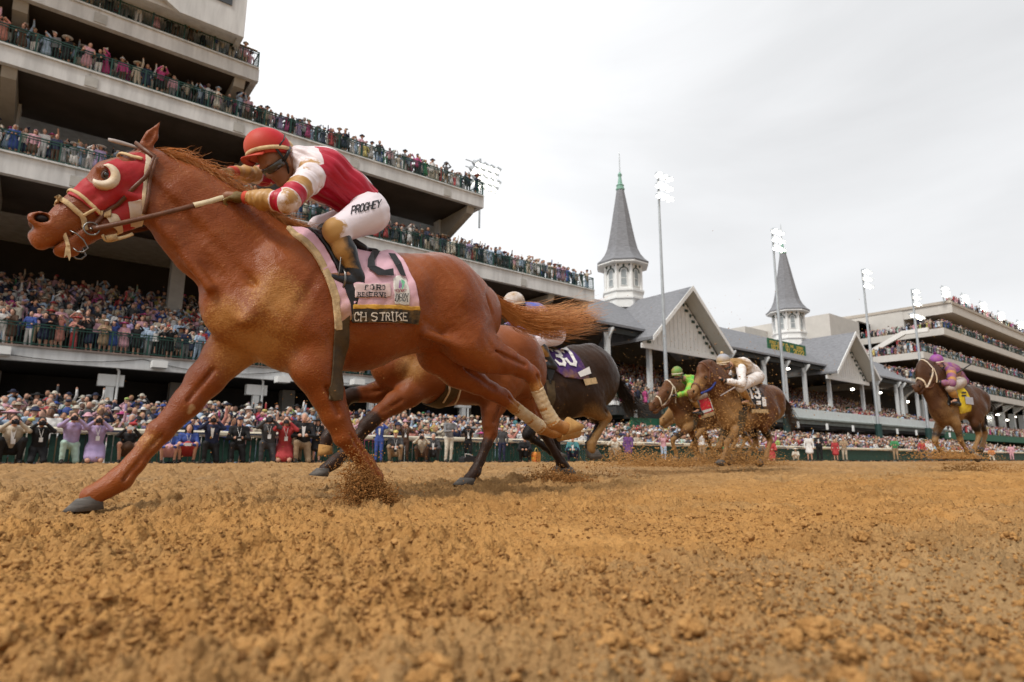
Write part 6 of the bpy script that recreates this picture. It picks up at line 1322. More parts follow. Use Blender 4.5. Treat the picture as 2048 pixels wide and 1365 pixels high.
build_jockey(EF, EJ, 'jockey', 'jockey in mud-stained white silks and grey bobbled cap on horse number 13', generic_jockey_mats(attr_mat('grey_cap', (.33, .34, .38), [('mud', (.45, .3, .12), .2, (.7, 9))]), whites, whites, whites, bobble=tancloth, silk_at={'mud': mudfront}, sleeve_at={'mud': lambda P, t: -.1-.3*np.abs(t-.9)}, breech_at={'mud': lambda P: np.full(len(P), -.15)}, cap_at={'mud': lambda P: -.05-(P[:, 2]-P[:, 2].mean())*3}, boot_mud=.3), h=.012)
reins(EF, ED['Hd'], EF.px(1436, 756, .1), 'blue rubber rein of horse number 13', mat('blue_rein', (.02, .04, .2), .5, .2, 10), .022)
o = empty('whip', tuple(EF.P0), R(EF.ang), 'pale whip carried low by the jockey in white', 'whip'); m = MB(); m.tube([EF.px(1470, 775, .3), EF.px(1441, 792, .4)], [.012, .008], 6); m.build('whip_shaft', mat('whip_tip', (.35, .3, .28)), o)
# last horse, far right
FF = Frame(13.4, 4.1, 168.); legs4.s = 11
Ff = dict(coat=coat('brown_coat', (.055, .024, .012), (.095, .04, .018), (.02, .013, .01), (.25, .14, .055), dustn=(1.1, 6), spec=.18), hair=hairb, seed=14, poll=(1858, 735), muzzle=(1827, 776), ear=(1864, 722), ear2=(1856, 724),
 trunk=[((1886, 782), (1887, 852), .18), ((1900, 764), (1905, 844), .215), ((1920, 770), (1926, 838), .23), ((1937, 772), (1943, 830), .215), ((1948, 778), (1952, 830), .21), ((1953, 790), (1954, 830), .18)],
 neck=[((1898, 758), (1864, 820), .15), ((1882, 742), (1850, 790), .115), ((1870, 733), (1842, 772), .095), ((1864, 734), (1842, 764), .085)],
 legs=legs4([(1908, 838), (1914, 856), (1918, 870), (1921, 880), (1930, 896), (1942, 910), (1950, 914)], [(1884, 842), (1876, 858), (1872, 872), (1870, 882), (1876, 894), (1884, 906), (1886, 912)], [(1955, 818), (1950, 842), (1954, 858), (1958, 870), (1954, 884), (1948, 898), (1944, 902)], [(1950, 822), (1956, 842), (1964, 856), (1970, 866), (1968, 880), (1964, 892), (1962, 896)]),
 mane=[(1862, 732), (1878, 740), (1896, 756)], mane_flow=[(1866, 732), (1878, 738)], mane_n=120, tail=[(1964, 796), (1974, 806), (1984, 822), (1990, 842)], tail_n=160, tail_w=.09, dust=[((1895, 830), .4, .25)])
fh, FD = build_horse(FF, Ff, 'racehorse', 'brown horse with white bridle and yellow number cloth at the far right', h=.016)
tack(FF, FD, fh)
yc = simple_cloth(FF, FD, fh, [(1912, 758), (1932, 764), (1940, 790), (1948, 822), (1926, 828), (1916, 790)], .26, attr_mat('yellow_number_cloth', (.62, .45, .02), [('mud', (.3, .18, .05), .2, (.9, 9))]), [(1904, 758), (1914, 758), (1918, 800), (1908, 812)], None)
O6 = OffSurf(FD['surf'], .029); m = MB(); O6.text(m, [[(0, 0), (16, -2), (14, 12), (-2, 14)]], (1928, 808), (1, 0), (0, -1), .004, 0, .25); m.build('patch', mat('grey_patch', (.42, .43, .48), .6, .1, 8), yc)
m = MB()
for a, b in ((0, 0), (0, -6)): O6.text(m, [[(0, 0), (9, 0), (9, 3), (0, 3)]], (1920, 788+b*-1), (1, 0), (0, -1), .005, 0, .25)
m.build('number', ink, yc)
purp = muddy('purple_silk', (.17, .02, .25)); pb = attr_mat('purple_banded_silk', (.17, .02, .25), [('red', (.5, .2, .05), .004, None), ('mud', (.33, .19, .07), .2, (.9, 10))])
FJ = dict(helmet=(1873, 721, 0), skull=(1876, 733, 0), face=(1862, 742, .04), neck=(1888, 734, 0), chest=(1898, 743, 0), waist=(1910, 755, 0), pelvis=(1918, 764, 0), shoulder_n=(1902, 743, .18), elbow_n=(1904, 768, .3), wrist_n=(1880, 765, .16), hand_n=(1870, 762, .1), shoulder_f=(1890, 740, -.18), elbow_f=(1876, 756, -.3), wrist_f=(1870, 760, -.16), hand_f=(1864, 762, -.1),
 hip_n=(1917, 766, .12), knee_n=(1900, 776, .25), ankle_n=(1913, 800, .26), toe_n=(1904, 805, .27), heel_n=(1918, 809, .26), hip_f=(1917, 766, -.12), knee_f=(1894, 775, -.25), ankle_f=(1908, 800, -.26), toe_f=(1900, 805, -.27), heel_f=(1914, 809, -.26), hel_dir=(.9, .1, -.2))
build_jockey(FF, FJ, 'jockey', 'jockey in purple and orange silks and purple bobbled cap at far right', generic_jockey_mats(muddy('mauve_cap', (.26, .07, .27)), purp, pb, muddy('grey_breeches', (.5, .48, .48)), bobble=mat('purple_bobble', (.12, .01, .1), .8, .2, 20), sleeve_at={'red': lambda P, t: np.maximum(.10-np.abs(t-.25), .1-np.abs(t-.75))*.4}, cap_at={'mud': lambda P: np.full(len(P), -.2)}), h=.012)
reins(FF, FD['Hd'], FF.px(1870, 762, .1), 'brown rein of the last horse at far right')
o = empty('whip', tuple(FF.P0), R(FF.ang), 'dark whip sticking out behind the jockey in purple', 'whip'); m = MB(); m.tube([FF.px(1905, 752, .25), FF.px(1942, 729, .3)], [.012, .012], 6); m.build('whip_shaft', leather, o)
# ================================================================ PEOPLE
random.seed(21); rng = np.random.default_rng(21)
bpy.context.view_layer.update(); DG = bpy.context.evaluated_depsgraph_get()
def hidden(P, tol=.7):
    v = Vector(P)-Vector(CPOS); d = v.length; h = SC.ray_cast(DG, Vector(CPOS), v.normalized(), distance=max(.1, d-tol)); return h[0]
PAL = {'white': (.72, .70, .68), 'navy': (.018, .025, .07), 'black': (.014, .014, .016), 'pale blue': (.36, .50, .68), 'royal blue': (.03, .08, .36), 'pink': (.68, .33, .40), 'magenta': (.55, .03, .22), 'red': (.48, .02, .025),
 'coral': (.62, .22, .16), 'yellow': (.66, .52, .08), 'lime': (.40, .55, .08), 'green': (.03, .26, .08), 'mint': (.40, .60, .50), 'teal': (.04, .22, .24), 'lilac': (.42, .30, .56), 'purple': (.16, .05, .24), 'grey': (.20, .20, .21), 'charcoal': (.06, .06, .065), 'beige': (.52, .43, .31), 'tan': (.38, .25, .13), 'brown': (.10, .05, .028), 'cream': (.66, .60, .48), 'orange': (.6, .2, .03)}
PW = dict(white=17, navy=10, black=10, pink=10, magenta=4, red=5, coral=3, yellow=2.5, lime=.6, green=1.2, mint=2.5, teal=1, lilac=3, purple=1.2, grey=4, charcoal=4, beige=5, tan=3, brown=3, cream=5, orange=1); PW['pale blue'] = 9; PW['royal blue'] = 4
PAL = {k: tuple(.9*(c*.8+.2*(.3*v[0]+.5*v[1]+.2*v[2])) for c in v) for k, v in PAL.items()}
PN = list(PAL); PP = np.array([PW[k] for k in PN], float); PP /= PP.sum()
BOT = ['navy', 'black', 'grey', 'beige', 'charcoal', 'white', 'tan', 'brown', 'pale blue']
def cm(n): return mat('cloth_'+n.replace(' ', '_'), PAL[n], .8, .12, 9, .2, 40)
SKN = [mat('skin_light', (.55, .31, .22), .55, .1, 10), mat('skin_tanned', (.40, .20, .12), .55, .1, 10), mat('skin_dark', (.13, .065, .04), .5, .1, 10)]
HRC = {'brown': mat('hair_brown', (.06, .032, .018), .6, .3, 20), 'black': mat('hair_black', (.012, .011, .01), .5, .3, 20), 'blond': mat('hair_blond', (.36, .22, .09), .6, .3, 20), 'grey': mat('hair_grey', (.34, .33, .32), .7, .2, 20)}
SHO = mat('shoe_dark', (.03, .026, .024), .5, .2, 8)
def pose(kind, arms, s=1., lean=0.):
    J = {}
    if kind == 'stand': J = dict(pelvis=(0, 0, .94), chest=(0, -.02-lean*.5, 1.27), neck=(0, -.03-lean, 1.46), head=(0, -.055-lean*1.2, 1.60), hip=(.09, 0, .90), knee=(.10, -.02, .50), ankle=(.11, .03, .09), toe=(.13, -.14, .04)); asym = None
    elif kind == 'kneel': J = dict(pelvis=(0, .02, .47), chest=(0, -.06, .80), neck=(0, -.10, .98), head=(0, -.13, 1.11), hip=(.09, 0, .45), knee=(.15, -.10, .07), ankle=(.15, .32, .09), toe=(.15, .42, .04))
    elif kind == 'kneels': J = dict(pelvis=(0, .06, .40), chest=(0, -.02, .74), neck=(0, -.06, .92), head=(0, -.09, 1.05), hip=(.09, .05, .38), knee=(.13, -.24, .08), ankle=(.13, .20, .08), toe=(.13, .32, .04))
    elif kind == 'squat': J = dict(pelvis=(0, .12, .30), chest=(0, -.04, .63), neck=(0, -.09, .82), head=(0, -.12, .95), hip=(.10, .08, .30), knee=(.20, -.27, .53), ankle=(.17, -.05, .08), toe=(.19, -.23, .04))
    L = {k: np.array(v, float) for k, v in J.items()}; D = {k: L[k] for k in ('pelvis', 'chest', 'neck', 'head')}
    for g, sg in (('l', -1), ('r', 1)):
        for k in ('hip', 'knee', 'ankle', 'toe'): D[k+g] = L[k]*np.array([sg, 1, 1])
        D['sh'+g] = L['neck']*.35+L['chest']*.65+np.array([sg*.185, .01, .06])
    if kind == 'kneel': D['kneel'] = np.array([-.14, -.32, .50]); D['anklel'] = np.array([-.14, -.27, .09]); D['toel'] = np.array([-.15, -.44, .04])
    H, C = L['head'], L['chest']
    A = dict(camera=((.27, -.16, -.22), (.075, -.21, -.035)), phone=((.25, -.2, -.2), (.07, -.34, .0)), front=((.26, -.06, -.46), (.07, -.30, -.44)), rail=((.28, -.05, -.48), (.24, -.32, -.50)), clap=((.27, -.1, -.42), (.03, -.30, -.30)), down=((.25, .03, -.50), (.25, -.05, -.78)), face=((.3, -.12, -.2), (.11, -.1, -.03)))
    for g, sg in (('l', -1), ('r', 1)):
        a = arms if arms != 'wave' else ('down' if g == 'l' else None); a = 'phone' if arms == 'one_phone' and g == 'r' else ('rail' if arms == 'one_phone' else a)
        if a is None: e, h = np.array([.30, -.08, .05]), np.array([.30, -.14, .33])
        else: e, h = map(np.array, A[a])
        if kind == 'squat' and arms == 'knee': pass
        D['el'+g] = H+e*np.array([sg, 1, 1]); D['ha'+g] = H+h*np.array([sg, 1, 1])
    return D
def person_prims(D, garment, hairst, hat, female, s=1.):
    """list of (tag, kind, args) -- tags: 0 skin 1 top 2 bottom 3 hair 4 hat 5 shoes"""
    P = []; c = lambda t, a, b, r1, r2, **k: P.append((t, 'c', (D[a] if isinstance(a, str) else a, D[b] if isinstance(b, str) else b, r1, r2), k)); e = lambda t, p, r, **k: P.append((t, 'e', (p, r), k))
    H = D['head']; e(0, H+np.array([0, 0, .02]), (.075, .092, .105)); e(0, H+np.array([0, -.035, -.045]), (.058, .062, .07)); e(0, H+np.array([0, -.10, -.01]), (.014, .02, .024)); c(0, H+np.array([0, .02, -.06]), 'neck', .05, .055)
    ch, pv = D['chest'], D['pelvis']; w = .155 if not female else .138
    P.append((1, 'c', (D['neck']-np.array([0, 0, .06]), ch, .085, .105), dict(xw=1))); 
    c(1, D['shl'], D['shr'], .075, .075); c(1, ch+np.array([-.07, 0, .02]), pv*.7+ch*.3+np.array([-.05, 0, 0]), .11, .10); c(1, ch+np.array([.07, 0, .02]), pv*.7+ch*.3+np.array([.05, 0, 0]), .11, .10)
    c(1, pv*.7+ch*.3+np.array([-.05, 0, 0]), pv+np.array([-.06, 0, .02]), .10, .115); c(1, pv*.7+ch*.3+np.array([.05, 0, 0]), pv+np.array([.06, 0, .02]), .10, .115)
    for g in 'lr':
        sl = 0 if garment == 'sleeveless' else 1
        c(sl, 'sh'+g, 'el'+g, .062, .05); c(sl, 'el'+g, D['el'+g]*.12+D['ha'+g]*.88, .05, .038); c(0, D['el'+g]*.15+D['ha'+g]*.85, 'ha'+g, .03, .042)
    lt = 0 if garment in ('dress', 'skirt', 'sleeveless') else 2
    for g in 'lr':
        c(lt, 'hip'+g, 'knee'+g, .10 if lt else .08, .068 if lt else .058); c(lt, 'knee'+g, 'ankle'+g, .066 if lt else .055, .052 if lt else .038); c(5, 'ankle'+g, 'toe'+g, .045, .036)
    if garment in ('dress', 'skirt', 'sleeveless'):
        t = 2 if garment == 'skirt' else 1
        low = D['pelvis'][2] < .6
        for g in 'lr': c(t, 'hip'+g, D['hip'+g]*.25+D['knee'+g]*.75, .12, .10 if low else .145)
        if low: c(t, D['pelvis'], D['kneel']*.4+D['kneer']*.4+D['pelvis']*.2, .12, .12)
        if not low: c(t, D['hipl']*.4+D['hipr']*.1+D['kneel']*.25+D['kneer']*.25, D['hipl']*.1+D['hipr']*.1+D['kneel']*.4+D['kneer']*.4, .13, .15)
    else: c(2, 'hipl', 'hipr', .105, .105)
    u = np.array([0, 0, 1.])
    if hairst != 'bald': e(3, H+np.array([0, .022, .045]), (.088, .098, .092)); 
    if hairst == 'long': c(3, H+np.array([-.055, .045, .02]), H+np.array([-.075, .05, -.24]), .05, .045); c(3, H+np.array([.055, .045, .02]), H+np.array([.075, .05, -.24]), .05, .045)
    if hat == 'cap': e(4, H+np.array([0, .01, .075]), (.092, .105, .065)); P.append((4, 'e', (H+np.array([0, -.12, .055]), (.065, .075, .016)), {}))
    elif hat == 'fedora': e(4, H+np.array([0, .0, .10]), (.088, .10, .075)); e(4, H+np.array([0, -.01, .065]), (.165, .185, .022))
    elif hat == 'wide': e(4, H+np.array([0, .0, .095]), (.092, .10, .065)); P.append((4, 'e', (H+np.array([0, .0, .075]), (.25, .25, .026)), {}))
    elif hat == 'fascinator': e(4, H+np.array([.06, -.01, .13]), (.11, .09, .05)); c(4, H+np.array([.06, 0, .15]), H+np.array([.13, .05, .25]), .03, .02)
    return P
KB = {0: .012, 1: .03, 2: .03, 3: .02, 4: .008, 5: .02}
def prim_field(P, h, pick=None, grow=0., tags=False):
    pts = []
    for t, k, a, kw in P:
        if k == 'c': pts += [np.asarray(a[0]), np.asarray(a[1])]
        else: pts += [np.asarray(a[0])+np.array(a[1]), np.asarray(a[0])-np.array(a[1])]
    lo, hi = np.min(pts, 0)-.18, np.max(pts, 0)+.18; F = Field(lo, hi, h)
    if tags: F.tags()
    for t, k, a, kw in P:
        if pick is not None and t not in pick: continue
        kk = KB[t] if not tags else .012
        if k == 'c': F.cone(a[0], a[1], a[2]+grow, a[3]+grow, kk, tg=t)
        else: F.ell(a[0], tuple(r_+grow for r_ in a[1]), kk, tg=t)
    return F
CACHE = {}
def crowd_mesh(kind, arms, garment, hairst, hat, female):
    key = (kind, arms, garment, hairst, hat, female)
    if key not in CACHE:
        P = person_prims(pose(kind, arms), garment, hairst, hat, female); V, Q, tv = prim_field(P, .026, tags=True).mesh(True)
        ft = np.array([np.bincount(tv[q], minlength=6).argmax() for q in Q]); CACHE[key] = npmesh('spectator', V, Q, [SKN[0], cm('white'), cm('navy'), HRC['brown'], cm('white'), SHO], True, ft)
    return CACHE[key]
def set_mats(o, mats):
    for s_, m_ in zip(o.material_slots, mats): s_.link = 'OBJECT'; s_.material = m_
# ---------------------------------------------------------------- photographers along the fence: built with their own parts
lensm = mat('lens_glass', (.01, .01, .015), .05, .1, 4, spec=.8); badge = mat('paper_badge', (.7, .7, .7), .6, .1, 6); screen = mat('phone_case', (.5, .52, .54), .3, .1, 6)
def trackside(px_, kind, arms, garment, top, bottom, hairst, hair, hat, hatc, skin_i, label, prop=None, dy=.55, s=1., female=False, face=None, plabel=None, bdg=True, x_off=0):
    p = atY(px_, 915, FENCE_Y-dy); p = np.array([p[0]+x_off, FENCE_Y-dy, 0]); d = np.array(face if face else (.8, 3.3))-p[:2]; rz = math.atan2(d[1], d[0])+math.pi/2
    o = empty('person', tuple(p), rz, label, 'person', 'people working in front of the fence'); o.scale = (s, s, s)
    D = pose(kind, arms, lean=.03); P = person_prims(D, garment, hairst, hat, female); h = .019
    def add(nm, tags_, m, grow=0.):
        if not any(t in tags_ for t, *_ in P): return
        V, Q = prim_field(P, h, tags_, grow).mesh()
        if not len(V): return
        if nm in ('jacket', 'dress', 'trousers'): V = V+vnormals(V, Q)*(.010*(vnoise(V[:, 0]*13+V[:, 2]*7, V[:, 2]*15+V[:, 1]*9, 5)-.5))[:, None]
        link(nm, npmesh(nm, V, Q, [m], True), o)
    # body: one continuous skin under the clothes
    PB = [(0, k, ((a[0], a[1], a[2]*.78 if t else a[2], a[3]*.78 if t else a[3]) if k == 'c' else (a[0], a[1])), kw) for t, k, a, kw in P if t in (0, 1, 2, 5)]
    V, Q = prim_field(PB, h).mesh(); link('body', npmesh('body', V, Q, [SKN[skin_i]], True), o)
    dr = garment in ('dress', 'sleeveless')
    add('dress' if dr else 'jacket', (1,), cm(top)); 
    if not dr: add('skirt' if garment == 'skirt' else 'trousers', (2,), cm(bottom))
    if hairst != 'bald': add('hair', (3,), HRC[hair])
    if hat: add('hat', (4,), cm(hatc))
    for q in [q for q in P if q[0] == 5]:
        V, Q = prim_field([q], h).mesh(); link('shoe', npmesh('shoe', V, Q, [SHO], True), o)
    if not dr and garment == 'suit':
        m = MB(); c = D['chest']; m.add([c+np.array(q) for q in ((-.045, -.118, .10), (.045, -.118, .10), (.02, -.127, -.16), (-.02, -.127, -.16))], [(0, 1, 2, 3)]); m.build('shirt_front', cm('white'), o)
    if bdg:
        m = MB(); c = D['chest']+np.array([.02, -.135, -.13]); m.box(c[0]-.04, c[0]+.04, c[1]-.006, c[1], c[2]-.06, c[2]+.05)
        m.bar(c+np.array([0, 0, .05]), D['neck']+np.array([.05, -.07, -.04]), .008); m.bar(c+np.array([0, 0, .05]), D['neck']+np.array([-.05, -.07, -.04]), .008); m.build('badge', badge, o)
    if prop:
        hd = (D['hal']+D['har'])/2; R2 = Matrix.Rotation(rz, 3, 'Z'); w = Vector(p)+R2@Vector(hd*s+np.array([0, -.05, 0]))
        q = empty({'camera': 'camera', 'phone': 'phone', 'video': 'video_camera', 'tablet': 'tablet'}[prop], tuple(w), rz, plabel, {'camera': 'camera', 'phone': 'phone', 'video': 'video camera', 'tablet': 'tablet'}[prop])
        m = MB()
        if prop in ('phone', 'tablet'): m.box(-.08, .08, -.006, .006, -.042, .042); m.build('case', screen if prop == 'phone' else black, q)
        else:
            k = 1.5 if prop == 'video' else 1.
            m.box(-.075*k, .075*k, -.05, .03*k, -.055*k, .05*k); m.box(-.03*k, .03*k, -.05, .02, .051*k, .08*k); m.build('camera_body', black, q)
            m = MB(); m.tube([(0, -.051, 0), (0, -.10*k, 0), (0, -.101*k, 0), (0, -.20*k, 0)], [.042*k, .042*k, .052*k, .055*k], 12); l = m.build('lens', black, q, True)
            m = MB(); m.tube([(0, -.2*k, 0), (0, -.203*k, 0)], [.046*k, .044*k], 12); m.build('front_glass', lensm, l)
    return o
T = trackside
T(18, 'squat', 'camera', 'suit', 'beige', 'black', 'short', 'brown', None, None, 0, 'crouching photographer in beige vest at the far left of the fence', 'camera', plabel='black camera of the photographer in beige vest', s=1.12)
T(74, 'kneels', 'camera', 'trousers', 'black', 'black', 'short', 'black', None, None, 1, 'kneeling photographer all in black, second from the left', 'camera', plabel='black camera held by the photographer all in black')
T(137, 'kneel', 'camera', 'trousers', 'lilac', 'mint', 'short', 'brown', None, None, 0, 'photographer in lilac sweater and pale green trousers on one knee', 'camera', plabel='black camera held by the photographer in lilac sweater', bdg=False, s=1.08)
T(188, 'kneels', 'camera', 'dress', 'lilac', 'lilac', 'long', 'brown', None, None, 0, 'kneeling woman photographer in a lilac dress', 'camera', female=True, plabel='black camera held by the woman in lilac dress', s=1.1)
T(253, 'squat', 'phone', 'skirt', 'black', 'brown', 'short', 'brown', 'fascinator', 'red', 0, 'squatting woman in black jacket and red hat filming with a phone', 'phone', female=True, plabel='pale phone held by the woman in red hat', bdg=False)
T(336, 'squat', 'front', 'skirt', 'royal blue', 'pink', 'long', 'brown', None, None, 0, 'crouching woman in denim jacket and pink skirt', female=True, s=.92)
T(373, 'squat', 'front', 'skirt', 'royal blue', 'red', 'long', 'black', None, None, 0, 'crouching woman in denim jacket and red skirt with a phone', 'phone', female=True, plabel='dark phone held by the woman in denim jacket and red skirt', s=1.05)
T(420, 'kneel', 'camera', 'suit', 'navy', 'black', 'short', 'black', None, None, 1, 'photographer in navy suit and tan tie on one knee', 'camera', plabel='large black camera held by the photographer in navy suit', bdg=False, s=1.15)
T(474, 'kneel', 'front', 'trousers', 'black', 'black', 'short', 'brown', 'cap', 'navy', 0, 'kneeling man in black shirt and navy cap looking down', 'tablet', plabel='black tablet held by the man in navy cap', s=1.12)
T(534, 'kneel', 'camera', 'trousers', 'charcoal', 'charcoal', 'short', 'grey', None, None, 0, 'man in charcoal jacket kneeling behind a large video camera', 'video', plabel='large black video camera left of the red dress', s=1.22)
T(568, 'kneels', 'camera', 'dress', 'red', 'red', 'long', 'brown', None, None, 0, 'woman photographer in a bright red dress', 'camera', female=True, plabel='black camera held by the woman in red dress', s=1.25)
T(604, 'kneel', 'front', 'suit', 'black', 'tan', 'short', 'grey', None, None, 0, 'grey-haired man in black suit right of the red dress', s=1.3, bdg=False)
T(632, 'stand', 'front', 'skirt', 'black', 'black', 'long', 'black', 'wide', 'black', 0, 'woman in wide black hat and black outfit', female=True, s=.82)
T(593, 'stand', 'down', 'trousers', 'black', 'tan', 'short', 'brown', 'cap', 'pale blue', 0, 'man in black jacket and pale blue cap behind the grey-haired man', dy=.3, s=.93, bdg=False)
T(757, 'stand', 'face', 'suit', 'royal blue', 'royal blue', 'short', 'brown', None, None, 0, 'standing man in blue plaid suit with both hands at his face', s=.86, bdg=False)
T(790, 'squat', 'front', 'trousers', 'charcoal', 'tan', 'short', 'brown', 'cap', 'yellow', 0, 'squatting man in yellow cap and brown trousers', s=1.05)
T(809, 'stand', 'camera', 'trousers', 'brown', 'brown', 'short', 'brown', None, None, 0, 'standing man in brown jacket with white lanyard behind the yellow cap', dy=.28, s=.84)
T(843, 'squat', 'camera', 'trousers', 'beige', 'brown', 'short', 'brown', None, None, 0, 'squatting woman photographer in beige shirt', 'camera', female=True, plabel='black camera held by the woman in beige shirt', bdg=False, s=.98)
T(866, 'squat', 'front', 'suit', 'charcoal', 'charcoal', 'short', 'grey', None, None, 0, 'grey-haired man in dark suit crouching beside the woman in beige', bdg=False, dy=.35)
T(897, 'stand', 'front', 'trousers', 'grey', 'cream', 'short', 'brown', 'cap', 'beige', 0, 'standing man in grey sweatshirt, cream trousers and beige cap', dy=.7, s=1.0, bdg=False, face=(12., 10.))
T(936, 'stand', 'camera', 'suit', 'black', 'black', 'short', 'brown', None, None, 0, 'standing man in black suit with a camera right of the beige cap', 'camera', plabel='black camera held by the man in black suit', s=.84)
T(1004, 'stand', 'down', 'trousers', 'charcoal', 'navy', 'short', 'brown', 'cap', 'yellow', 0, 'standing man in charcoal vest and yellow cap behind the bay horse legs', s=.84, bdg=False)
T(1050, 'squat', 'front', 'trousers', 'black', 'black', 'short', 'black', None, None, 0, 'person in black crouching behind the horses hind legs', bdg=False)
T(1146, 'squat', 'front', 'suit', 'teal', 'navy', 'short', 'brown', None, None, 0, 'crouching man in teal suit right of the dark hind hooves', bdg=False, s=1.05)
T(1231, 'squat', 'camera', 'trousers', 'cream', 'tan', 'short', 'brown', None, None, 0, 'crouching person in cream coat behind the flying dirt', bdg=False, s=1.1)
T(1257, 'stand', 'down', 'dress', 'purple', 'purple', 'long', 'brown', None, None, 0, 'woman in plum dress behind the flying dirt', female=True, s=.8, bdg=False)
T(1328, 'stand', 'phone', 'trousers', 'pink', 'pale blue', 'short', 'blond', None, None, 0, 'person in pink top and pale blue trousers under the white-bridled horse', s=.8, bdg=False)
T(1405, 'stand', 'phone', 'trousers', 'white', 'tan', 'short', 'brown', None, None, 0, 'person in white shirt and tan trousers between two galloping horses', s=.95, bdg=False)
T(1446, 'stand', 'down', 'dress', 'green', 'green', 'long', 'brown', None, None, 0, 'woman in green dress behind horse number 13', s=.9, bdg=False, female=True)
T(1543, 'kneels', 'front', 'dress', 'red', 'red', 'long', 'brown', None, None, 0, 'woman crouching in a spread red dress right of horse 13', s=1.15, bdg=False, female=True)
T(1592, 'squat', 'front', 'trousers', 'cream', 'cream', 'short', 'brown', 'wide', 'cream', 0, 'person in cream clothes and cream hat crouching low', s=.75, bdg=False)
T(1620, 'stand', 'down', 'dress', 'white', 'white', 'long', 'brown', None, None, 0, 'woman in a short white dress standing by the rail', s=1.0, bdg=False, female=True)
T(1640, 'stand', 'front', 'suit', 'black', 'black', 'short', 'brown', 'fedora', 'tan', 0, 'man in black suit and tan cowboy hat', s=1.05, bdg=False)
T(1672, 'stand', 'down', 'dress', 'red', 'red', 'long', 'blond', None, None, 0, 'woman in a long red dress right of the cowboy hat', s=.85, bdg=False, female=True)
T(1690, 'stand', 'front', 'trousers', 'tan', 'beige', 'short', 'brown', None, None, 0, 'person in tan jacket standing right of the long red dress', s=.95, bdg=False)
T(1792, 'stand', 'front', 'trousers', 'green', 'tan', 'short', 'grey', None, None, 0, 'man in dark green jacket left of the last horse', s=1.05, bdg=False)
T(1846, 'stand', 'down', 'trousers', 'red', 'charcoal', 'short', 'black', None, None, 0, 'person in red jacket just left of the last horse legs', s=1., bdg=False)
T(1860, 'stand', 'down', 'trousers', 'white', 'grey', 'short', 'brown', None, None, 0, 'man in white shirt and grey trousers by the last horse', s=1., bdg=False)
T(1953, 'stand', 'front', 'trousers', 'pale blue', 'beige', 'short', 'blond', None, None, 0, 'person in sky blue shirt right of the last horse', s=1.05, bdg=False)
T(1984, 'kneel', 'front', 'trousers', 'orange', 'cream', 'short', 'brown', 'cap', 'white', 0, 'kneeling person in orange top and white cap', s=1.05, bdg=False)
T(2024, 'stand', 'down', 'trousers', 'pink', 'pink', 'short', 'brown', None, None, 0, 'person in an all pink trouser suit at the far right', s=1., bdg=False)
# colourful bag and folded black bag on the ground
p = atY(1072, 918, FENCE_Y-.8); b = empty('shoulder_bag', (p[0], FENCE_Y-.8, 0), .4, 'red and yellow patterned bag on the dirt behind the horses legs', 'bag'); m = MB(); m.prism([(-.2, .0), (.2, .0), (.24, .3), (.15, .42), (-.15, .42), (-.24, .3)], 'y', -.11, .11); m.build('bag_body', mat('patterned_bag', (.5, .03, .02), .7, .3, 16, col2=(.6, .4, .05)), b)
m = MB(); m.tube([(.14*math.cos(t), -.02, .42+.16*math.sin(t)) for t in np.linspace(0, math.pi, 9)], .014, 6); m.build('handle', cm('yellow'), b)
p = atY(938, 922, FENCE_Y-.9); b = empty('camera_bag', (p[0], FENCE_Y-.9, 0), .2, 'low black equipment bag lying left of the bay hind leg', 'bag'); m = MB(); m.prism([(-.42, 0), (.42, 0), (.4, .17), (.25, .24), (-.25, .24), (-.4, .15)], 'y', -.15, .15); m.build('bag_body', mat('black_nylon', (.02, .02, .022), .7, .3, 9, .3, 30), b)
m = MB(); m.tube([(-.3, -.1, .2), (-.36, -.14, .32), (-.1, -.14, .3), (.1, -.1, .23)], .016, 5); m.build('strap', cm('white'), b)
# ---------------------------------------------------------------- spectators
SPOT = []
def row(sec, y, z, x0, x1, step, rown, xjit=.14, p=1.):
    x = x0
    while x < x1:
        x += step*random.uniform(.6, 1.42)
        if random.random() > p or x > x1: continue
        yy = y+random.uniform(-.16, .16); zz = z
        SPOT.append(dict(sec=sec, row=rown, p=(x, yy, zz)))
for k in range(15): row('apron', 21.35+k*.82, apron_z(21.35+k*.82)+(.05 if k > 3 else 0), -4-.35*k, 112, .54+.012*k, k)
for k in range(14): y = 35.95+.85*k; row('lowest balcony', y, GL[0][1]+(.34*max(0, k-0) if y > 36.5 else 0)+.02, GX0+8, 42.5, .56, k, p=.96)
for k in range(4): row('second balcony', 35.95+.85*k, GL[1][1]+.3*k, GX0+8, 36, .58 if k == 0 else .6, k, p=.96 if k < 2 else .9)
for k in range(4): row('third balcony', 35.95+.85*k, GL[2][1]+.3*k, GX0+8, 24.4, .58, k, p=.96)
for k in range(3): row('top balcony', 35.95+.85*k, GL[3][1]+.3*k, GX0+8, 8., .6, k, p=.9)
for k in range(22): row('old stand', 34.85+.9*k, 4.32+.3*k, 38.5, 108, .56, k)
for k in range(9): row('under stand', 34.2+.9*k, 1.15+.12*k, 38, 108, .6, k)
for lv, (x, zb, zt) in enumerate(MT):
    for k in range(5): row('modern stand', 36.5+.9*k, zt+.3*max(0, k-1), x+.8, 200, .62, k)
    for k in range(9+5*lv): row('modern side', 37+k*1.0+.0, zt, x+.5, x+4.2, .7, k)
for k in range(2): row('modern roof', 36.5+.8*k, 28.15, 131, 200, .8, k, p=.8)
for k in range(7): row('lower deck', 35.2+.9*k, 4.02+.2*k, 113, 200, .65, k)
SP = np.array([s['p'] for s in SPOT]); pr = proj(SP+np.array([0, 0, 1.6]))
inv = (pr[:, 2] > 2) & (pr[:, 0] > -260) & (pr[:, 0] < 2300) & (pr[:, 1] > -260) & (pr[:, 1] < 1300)
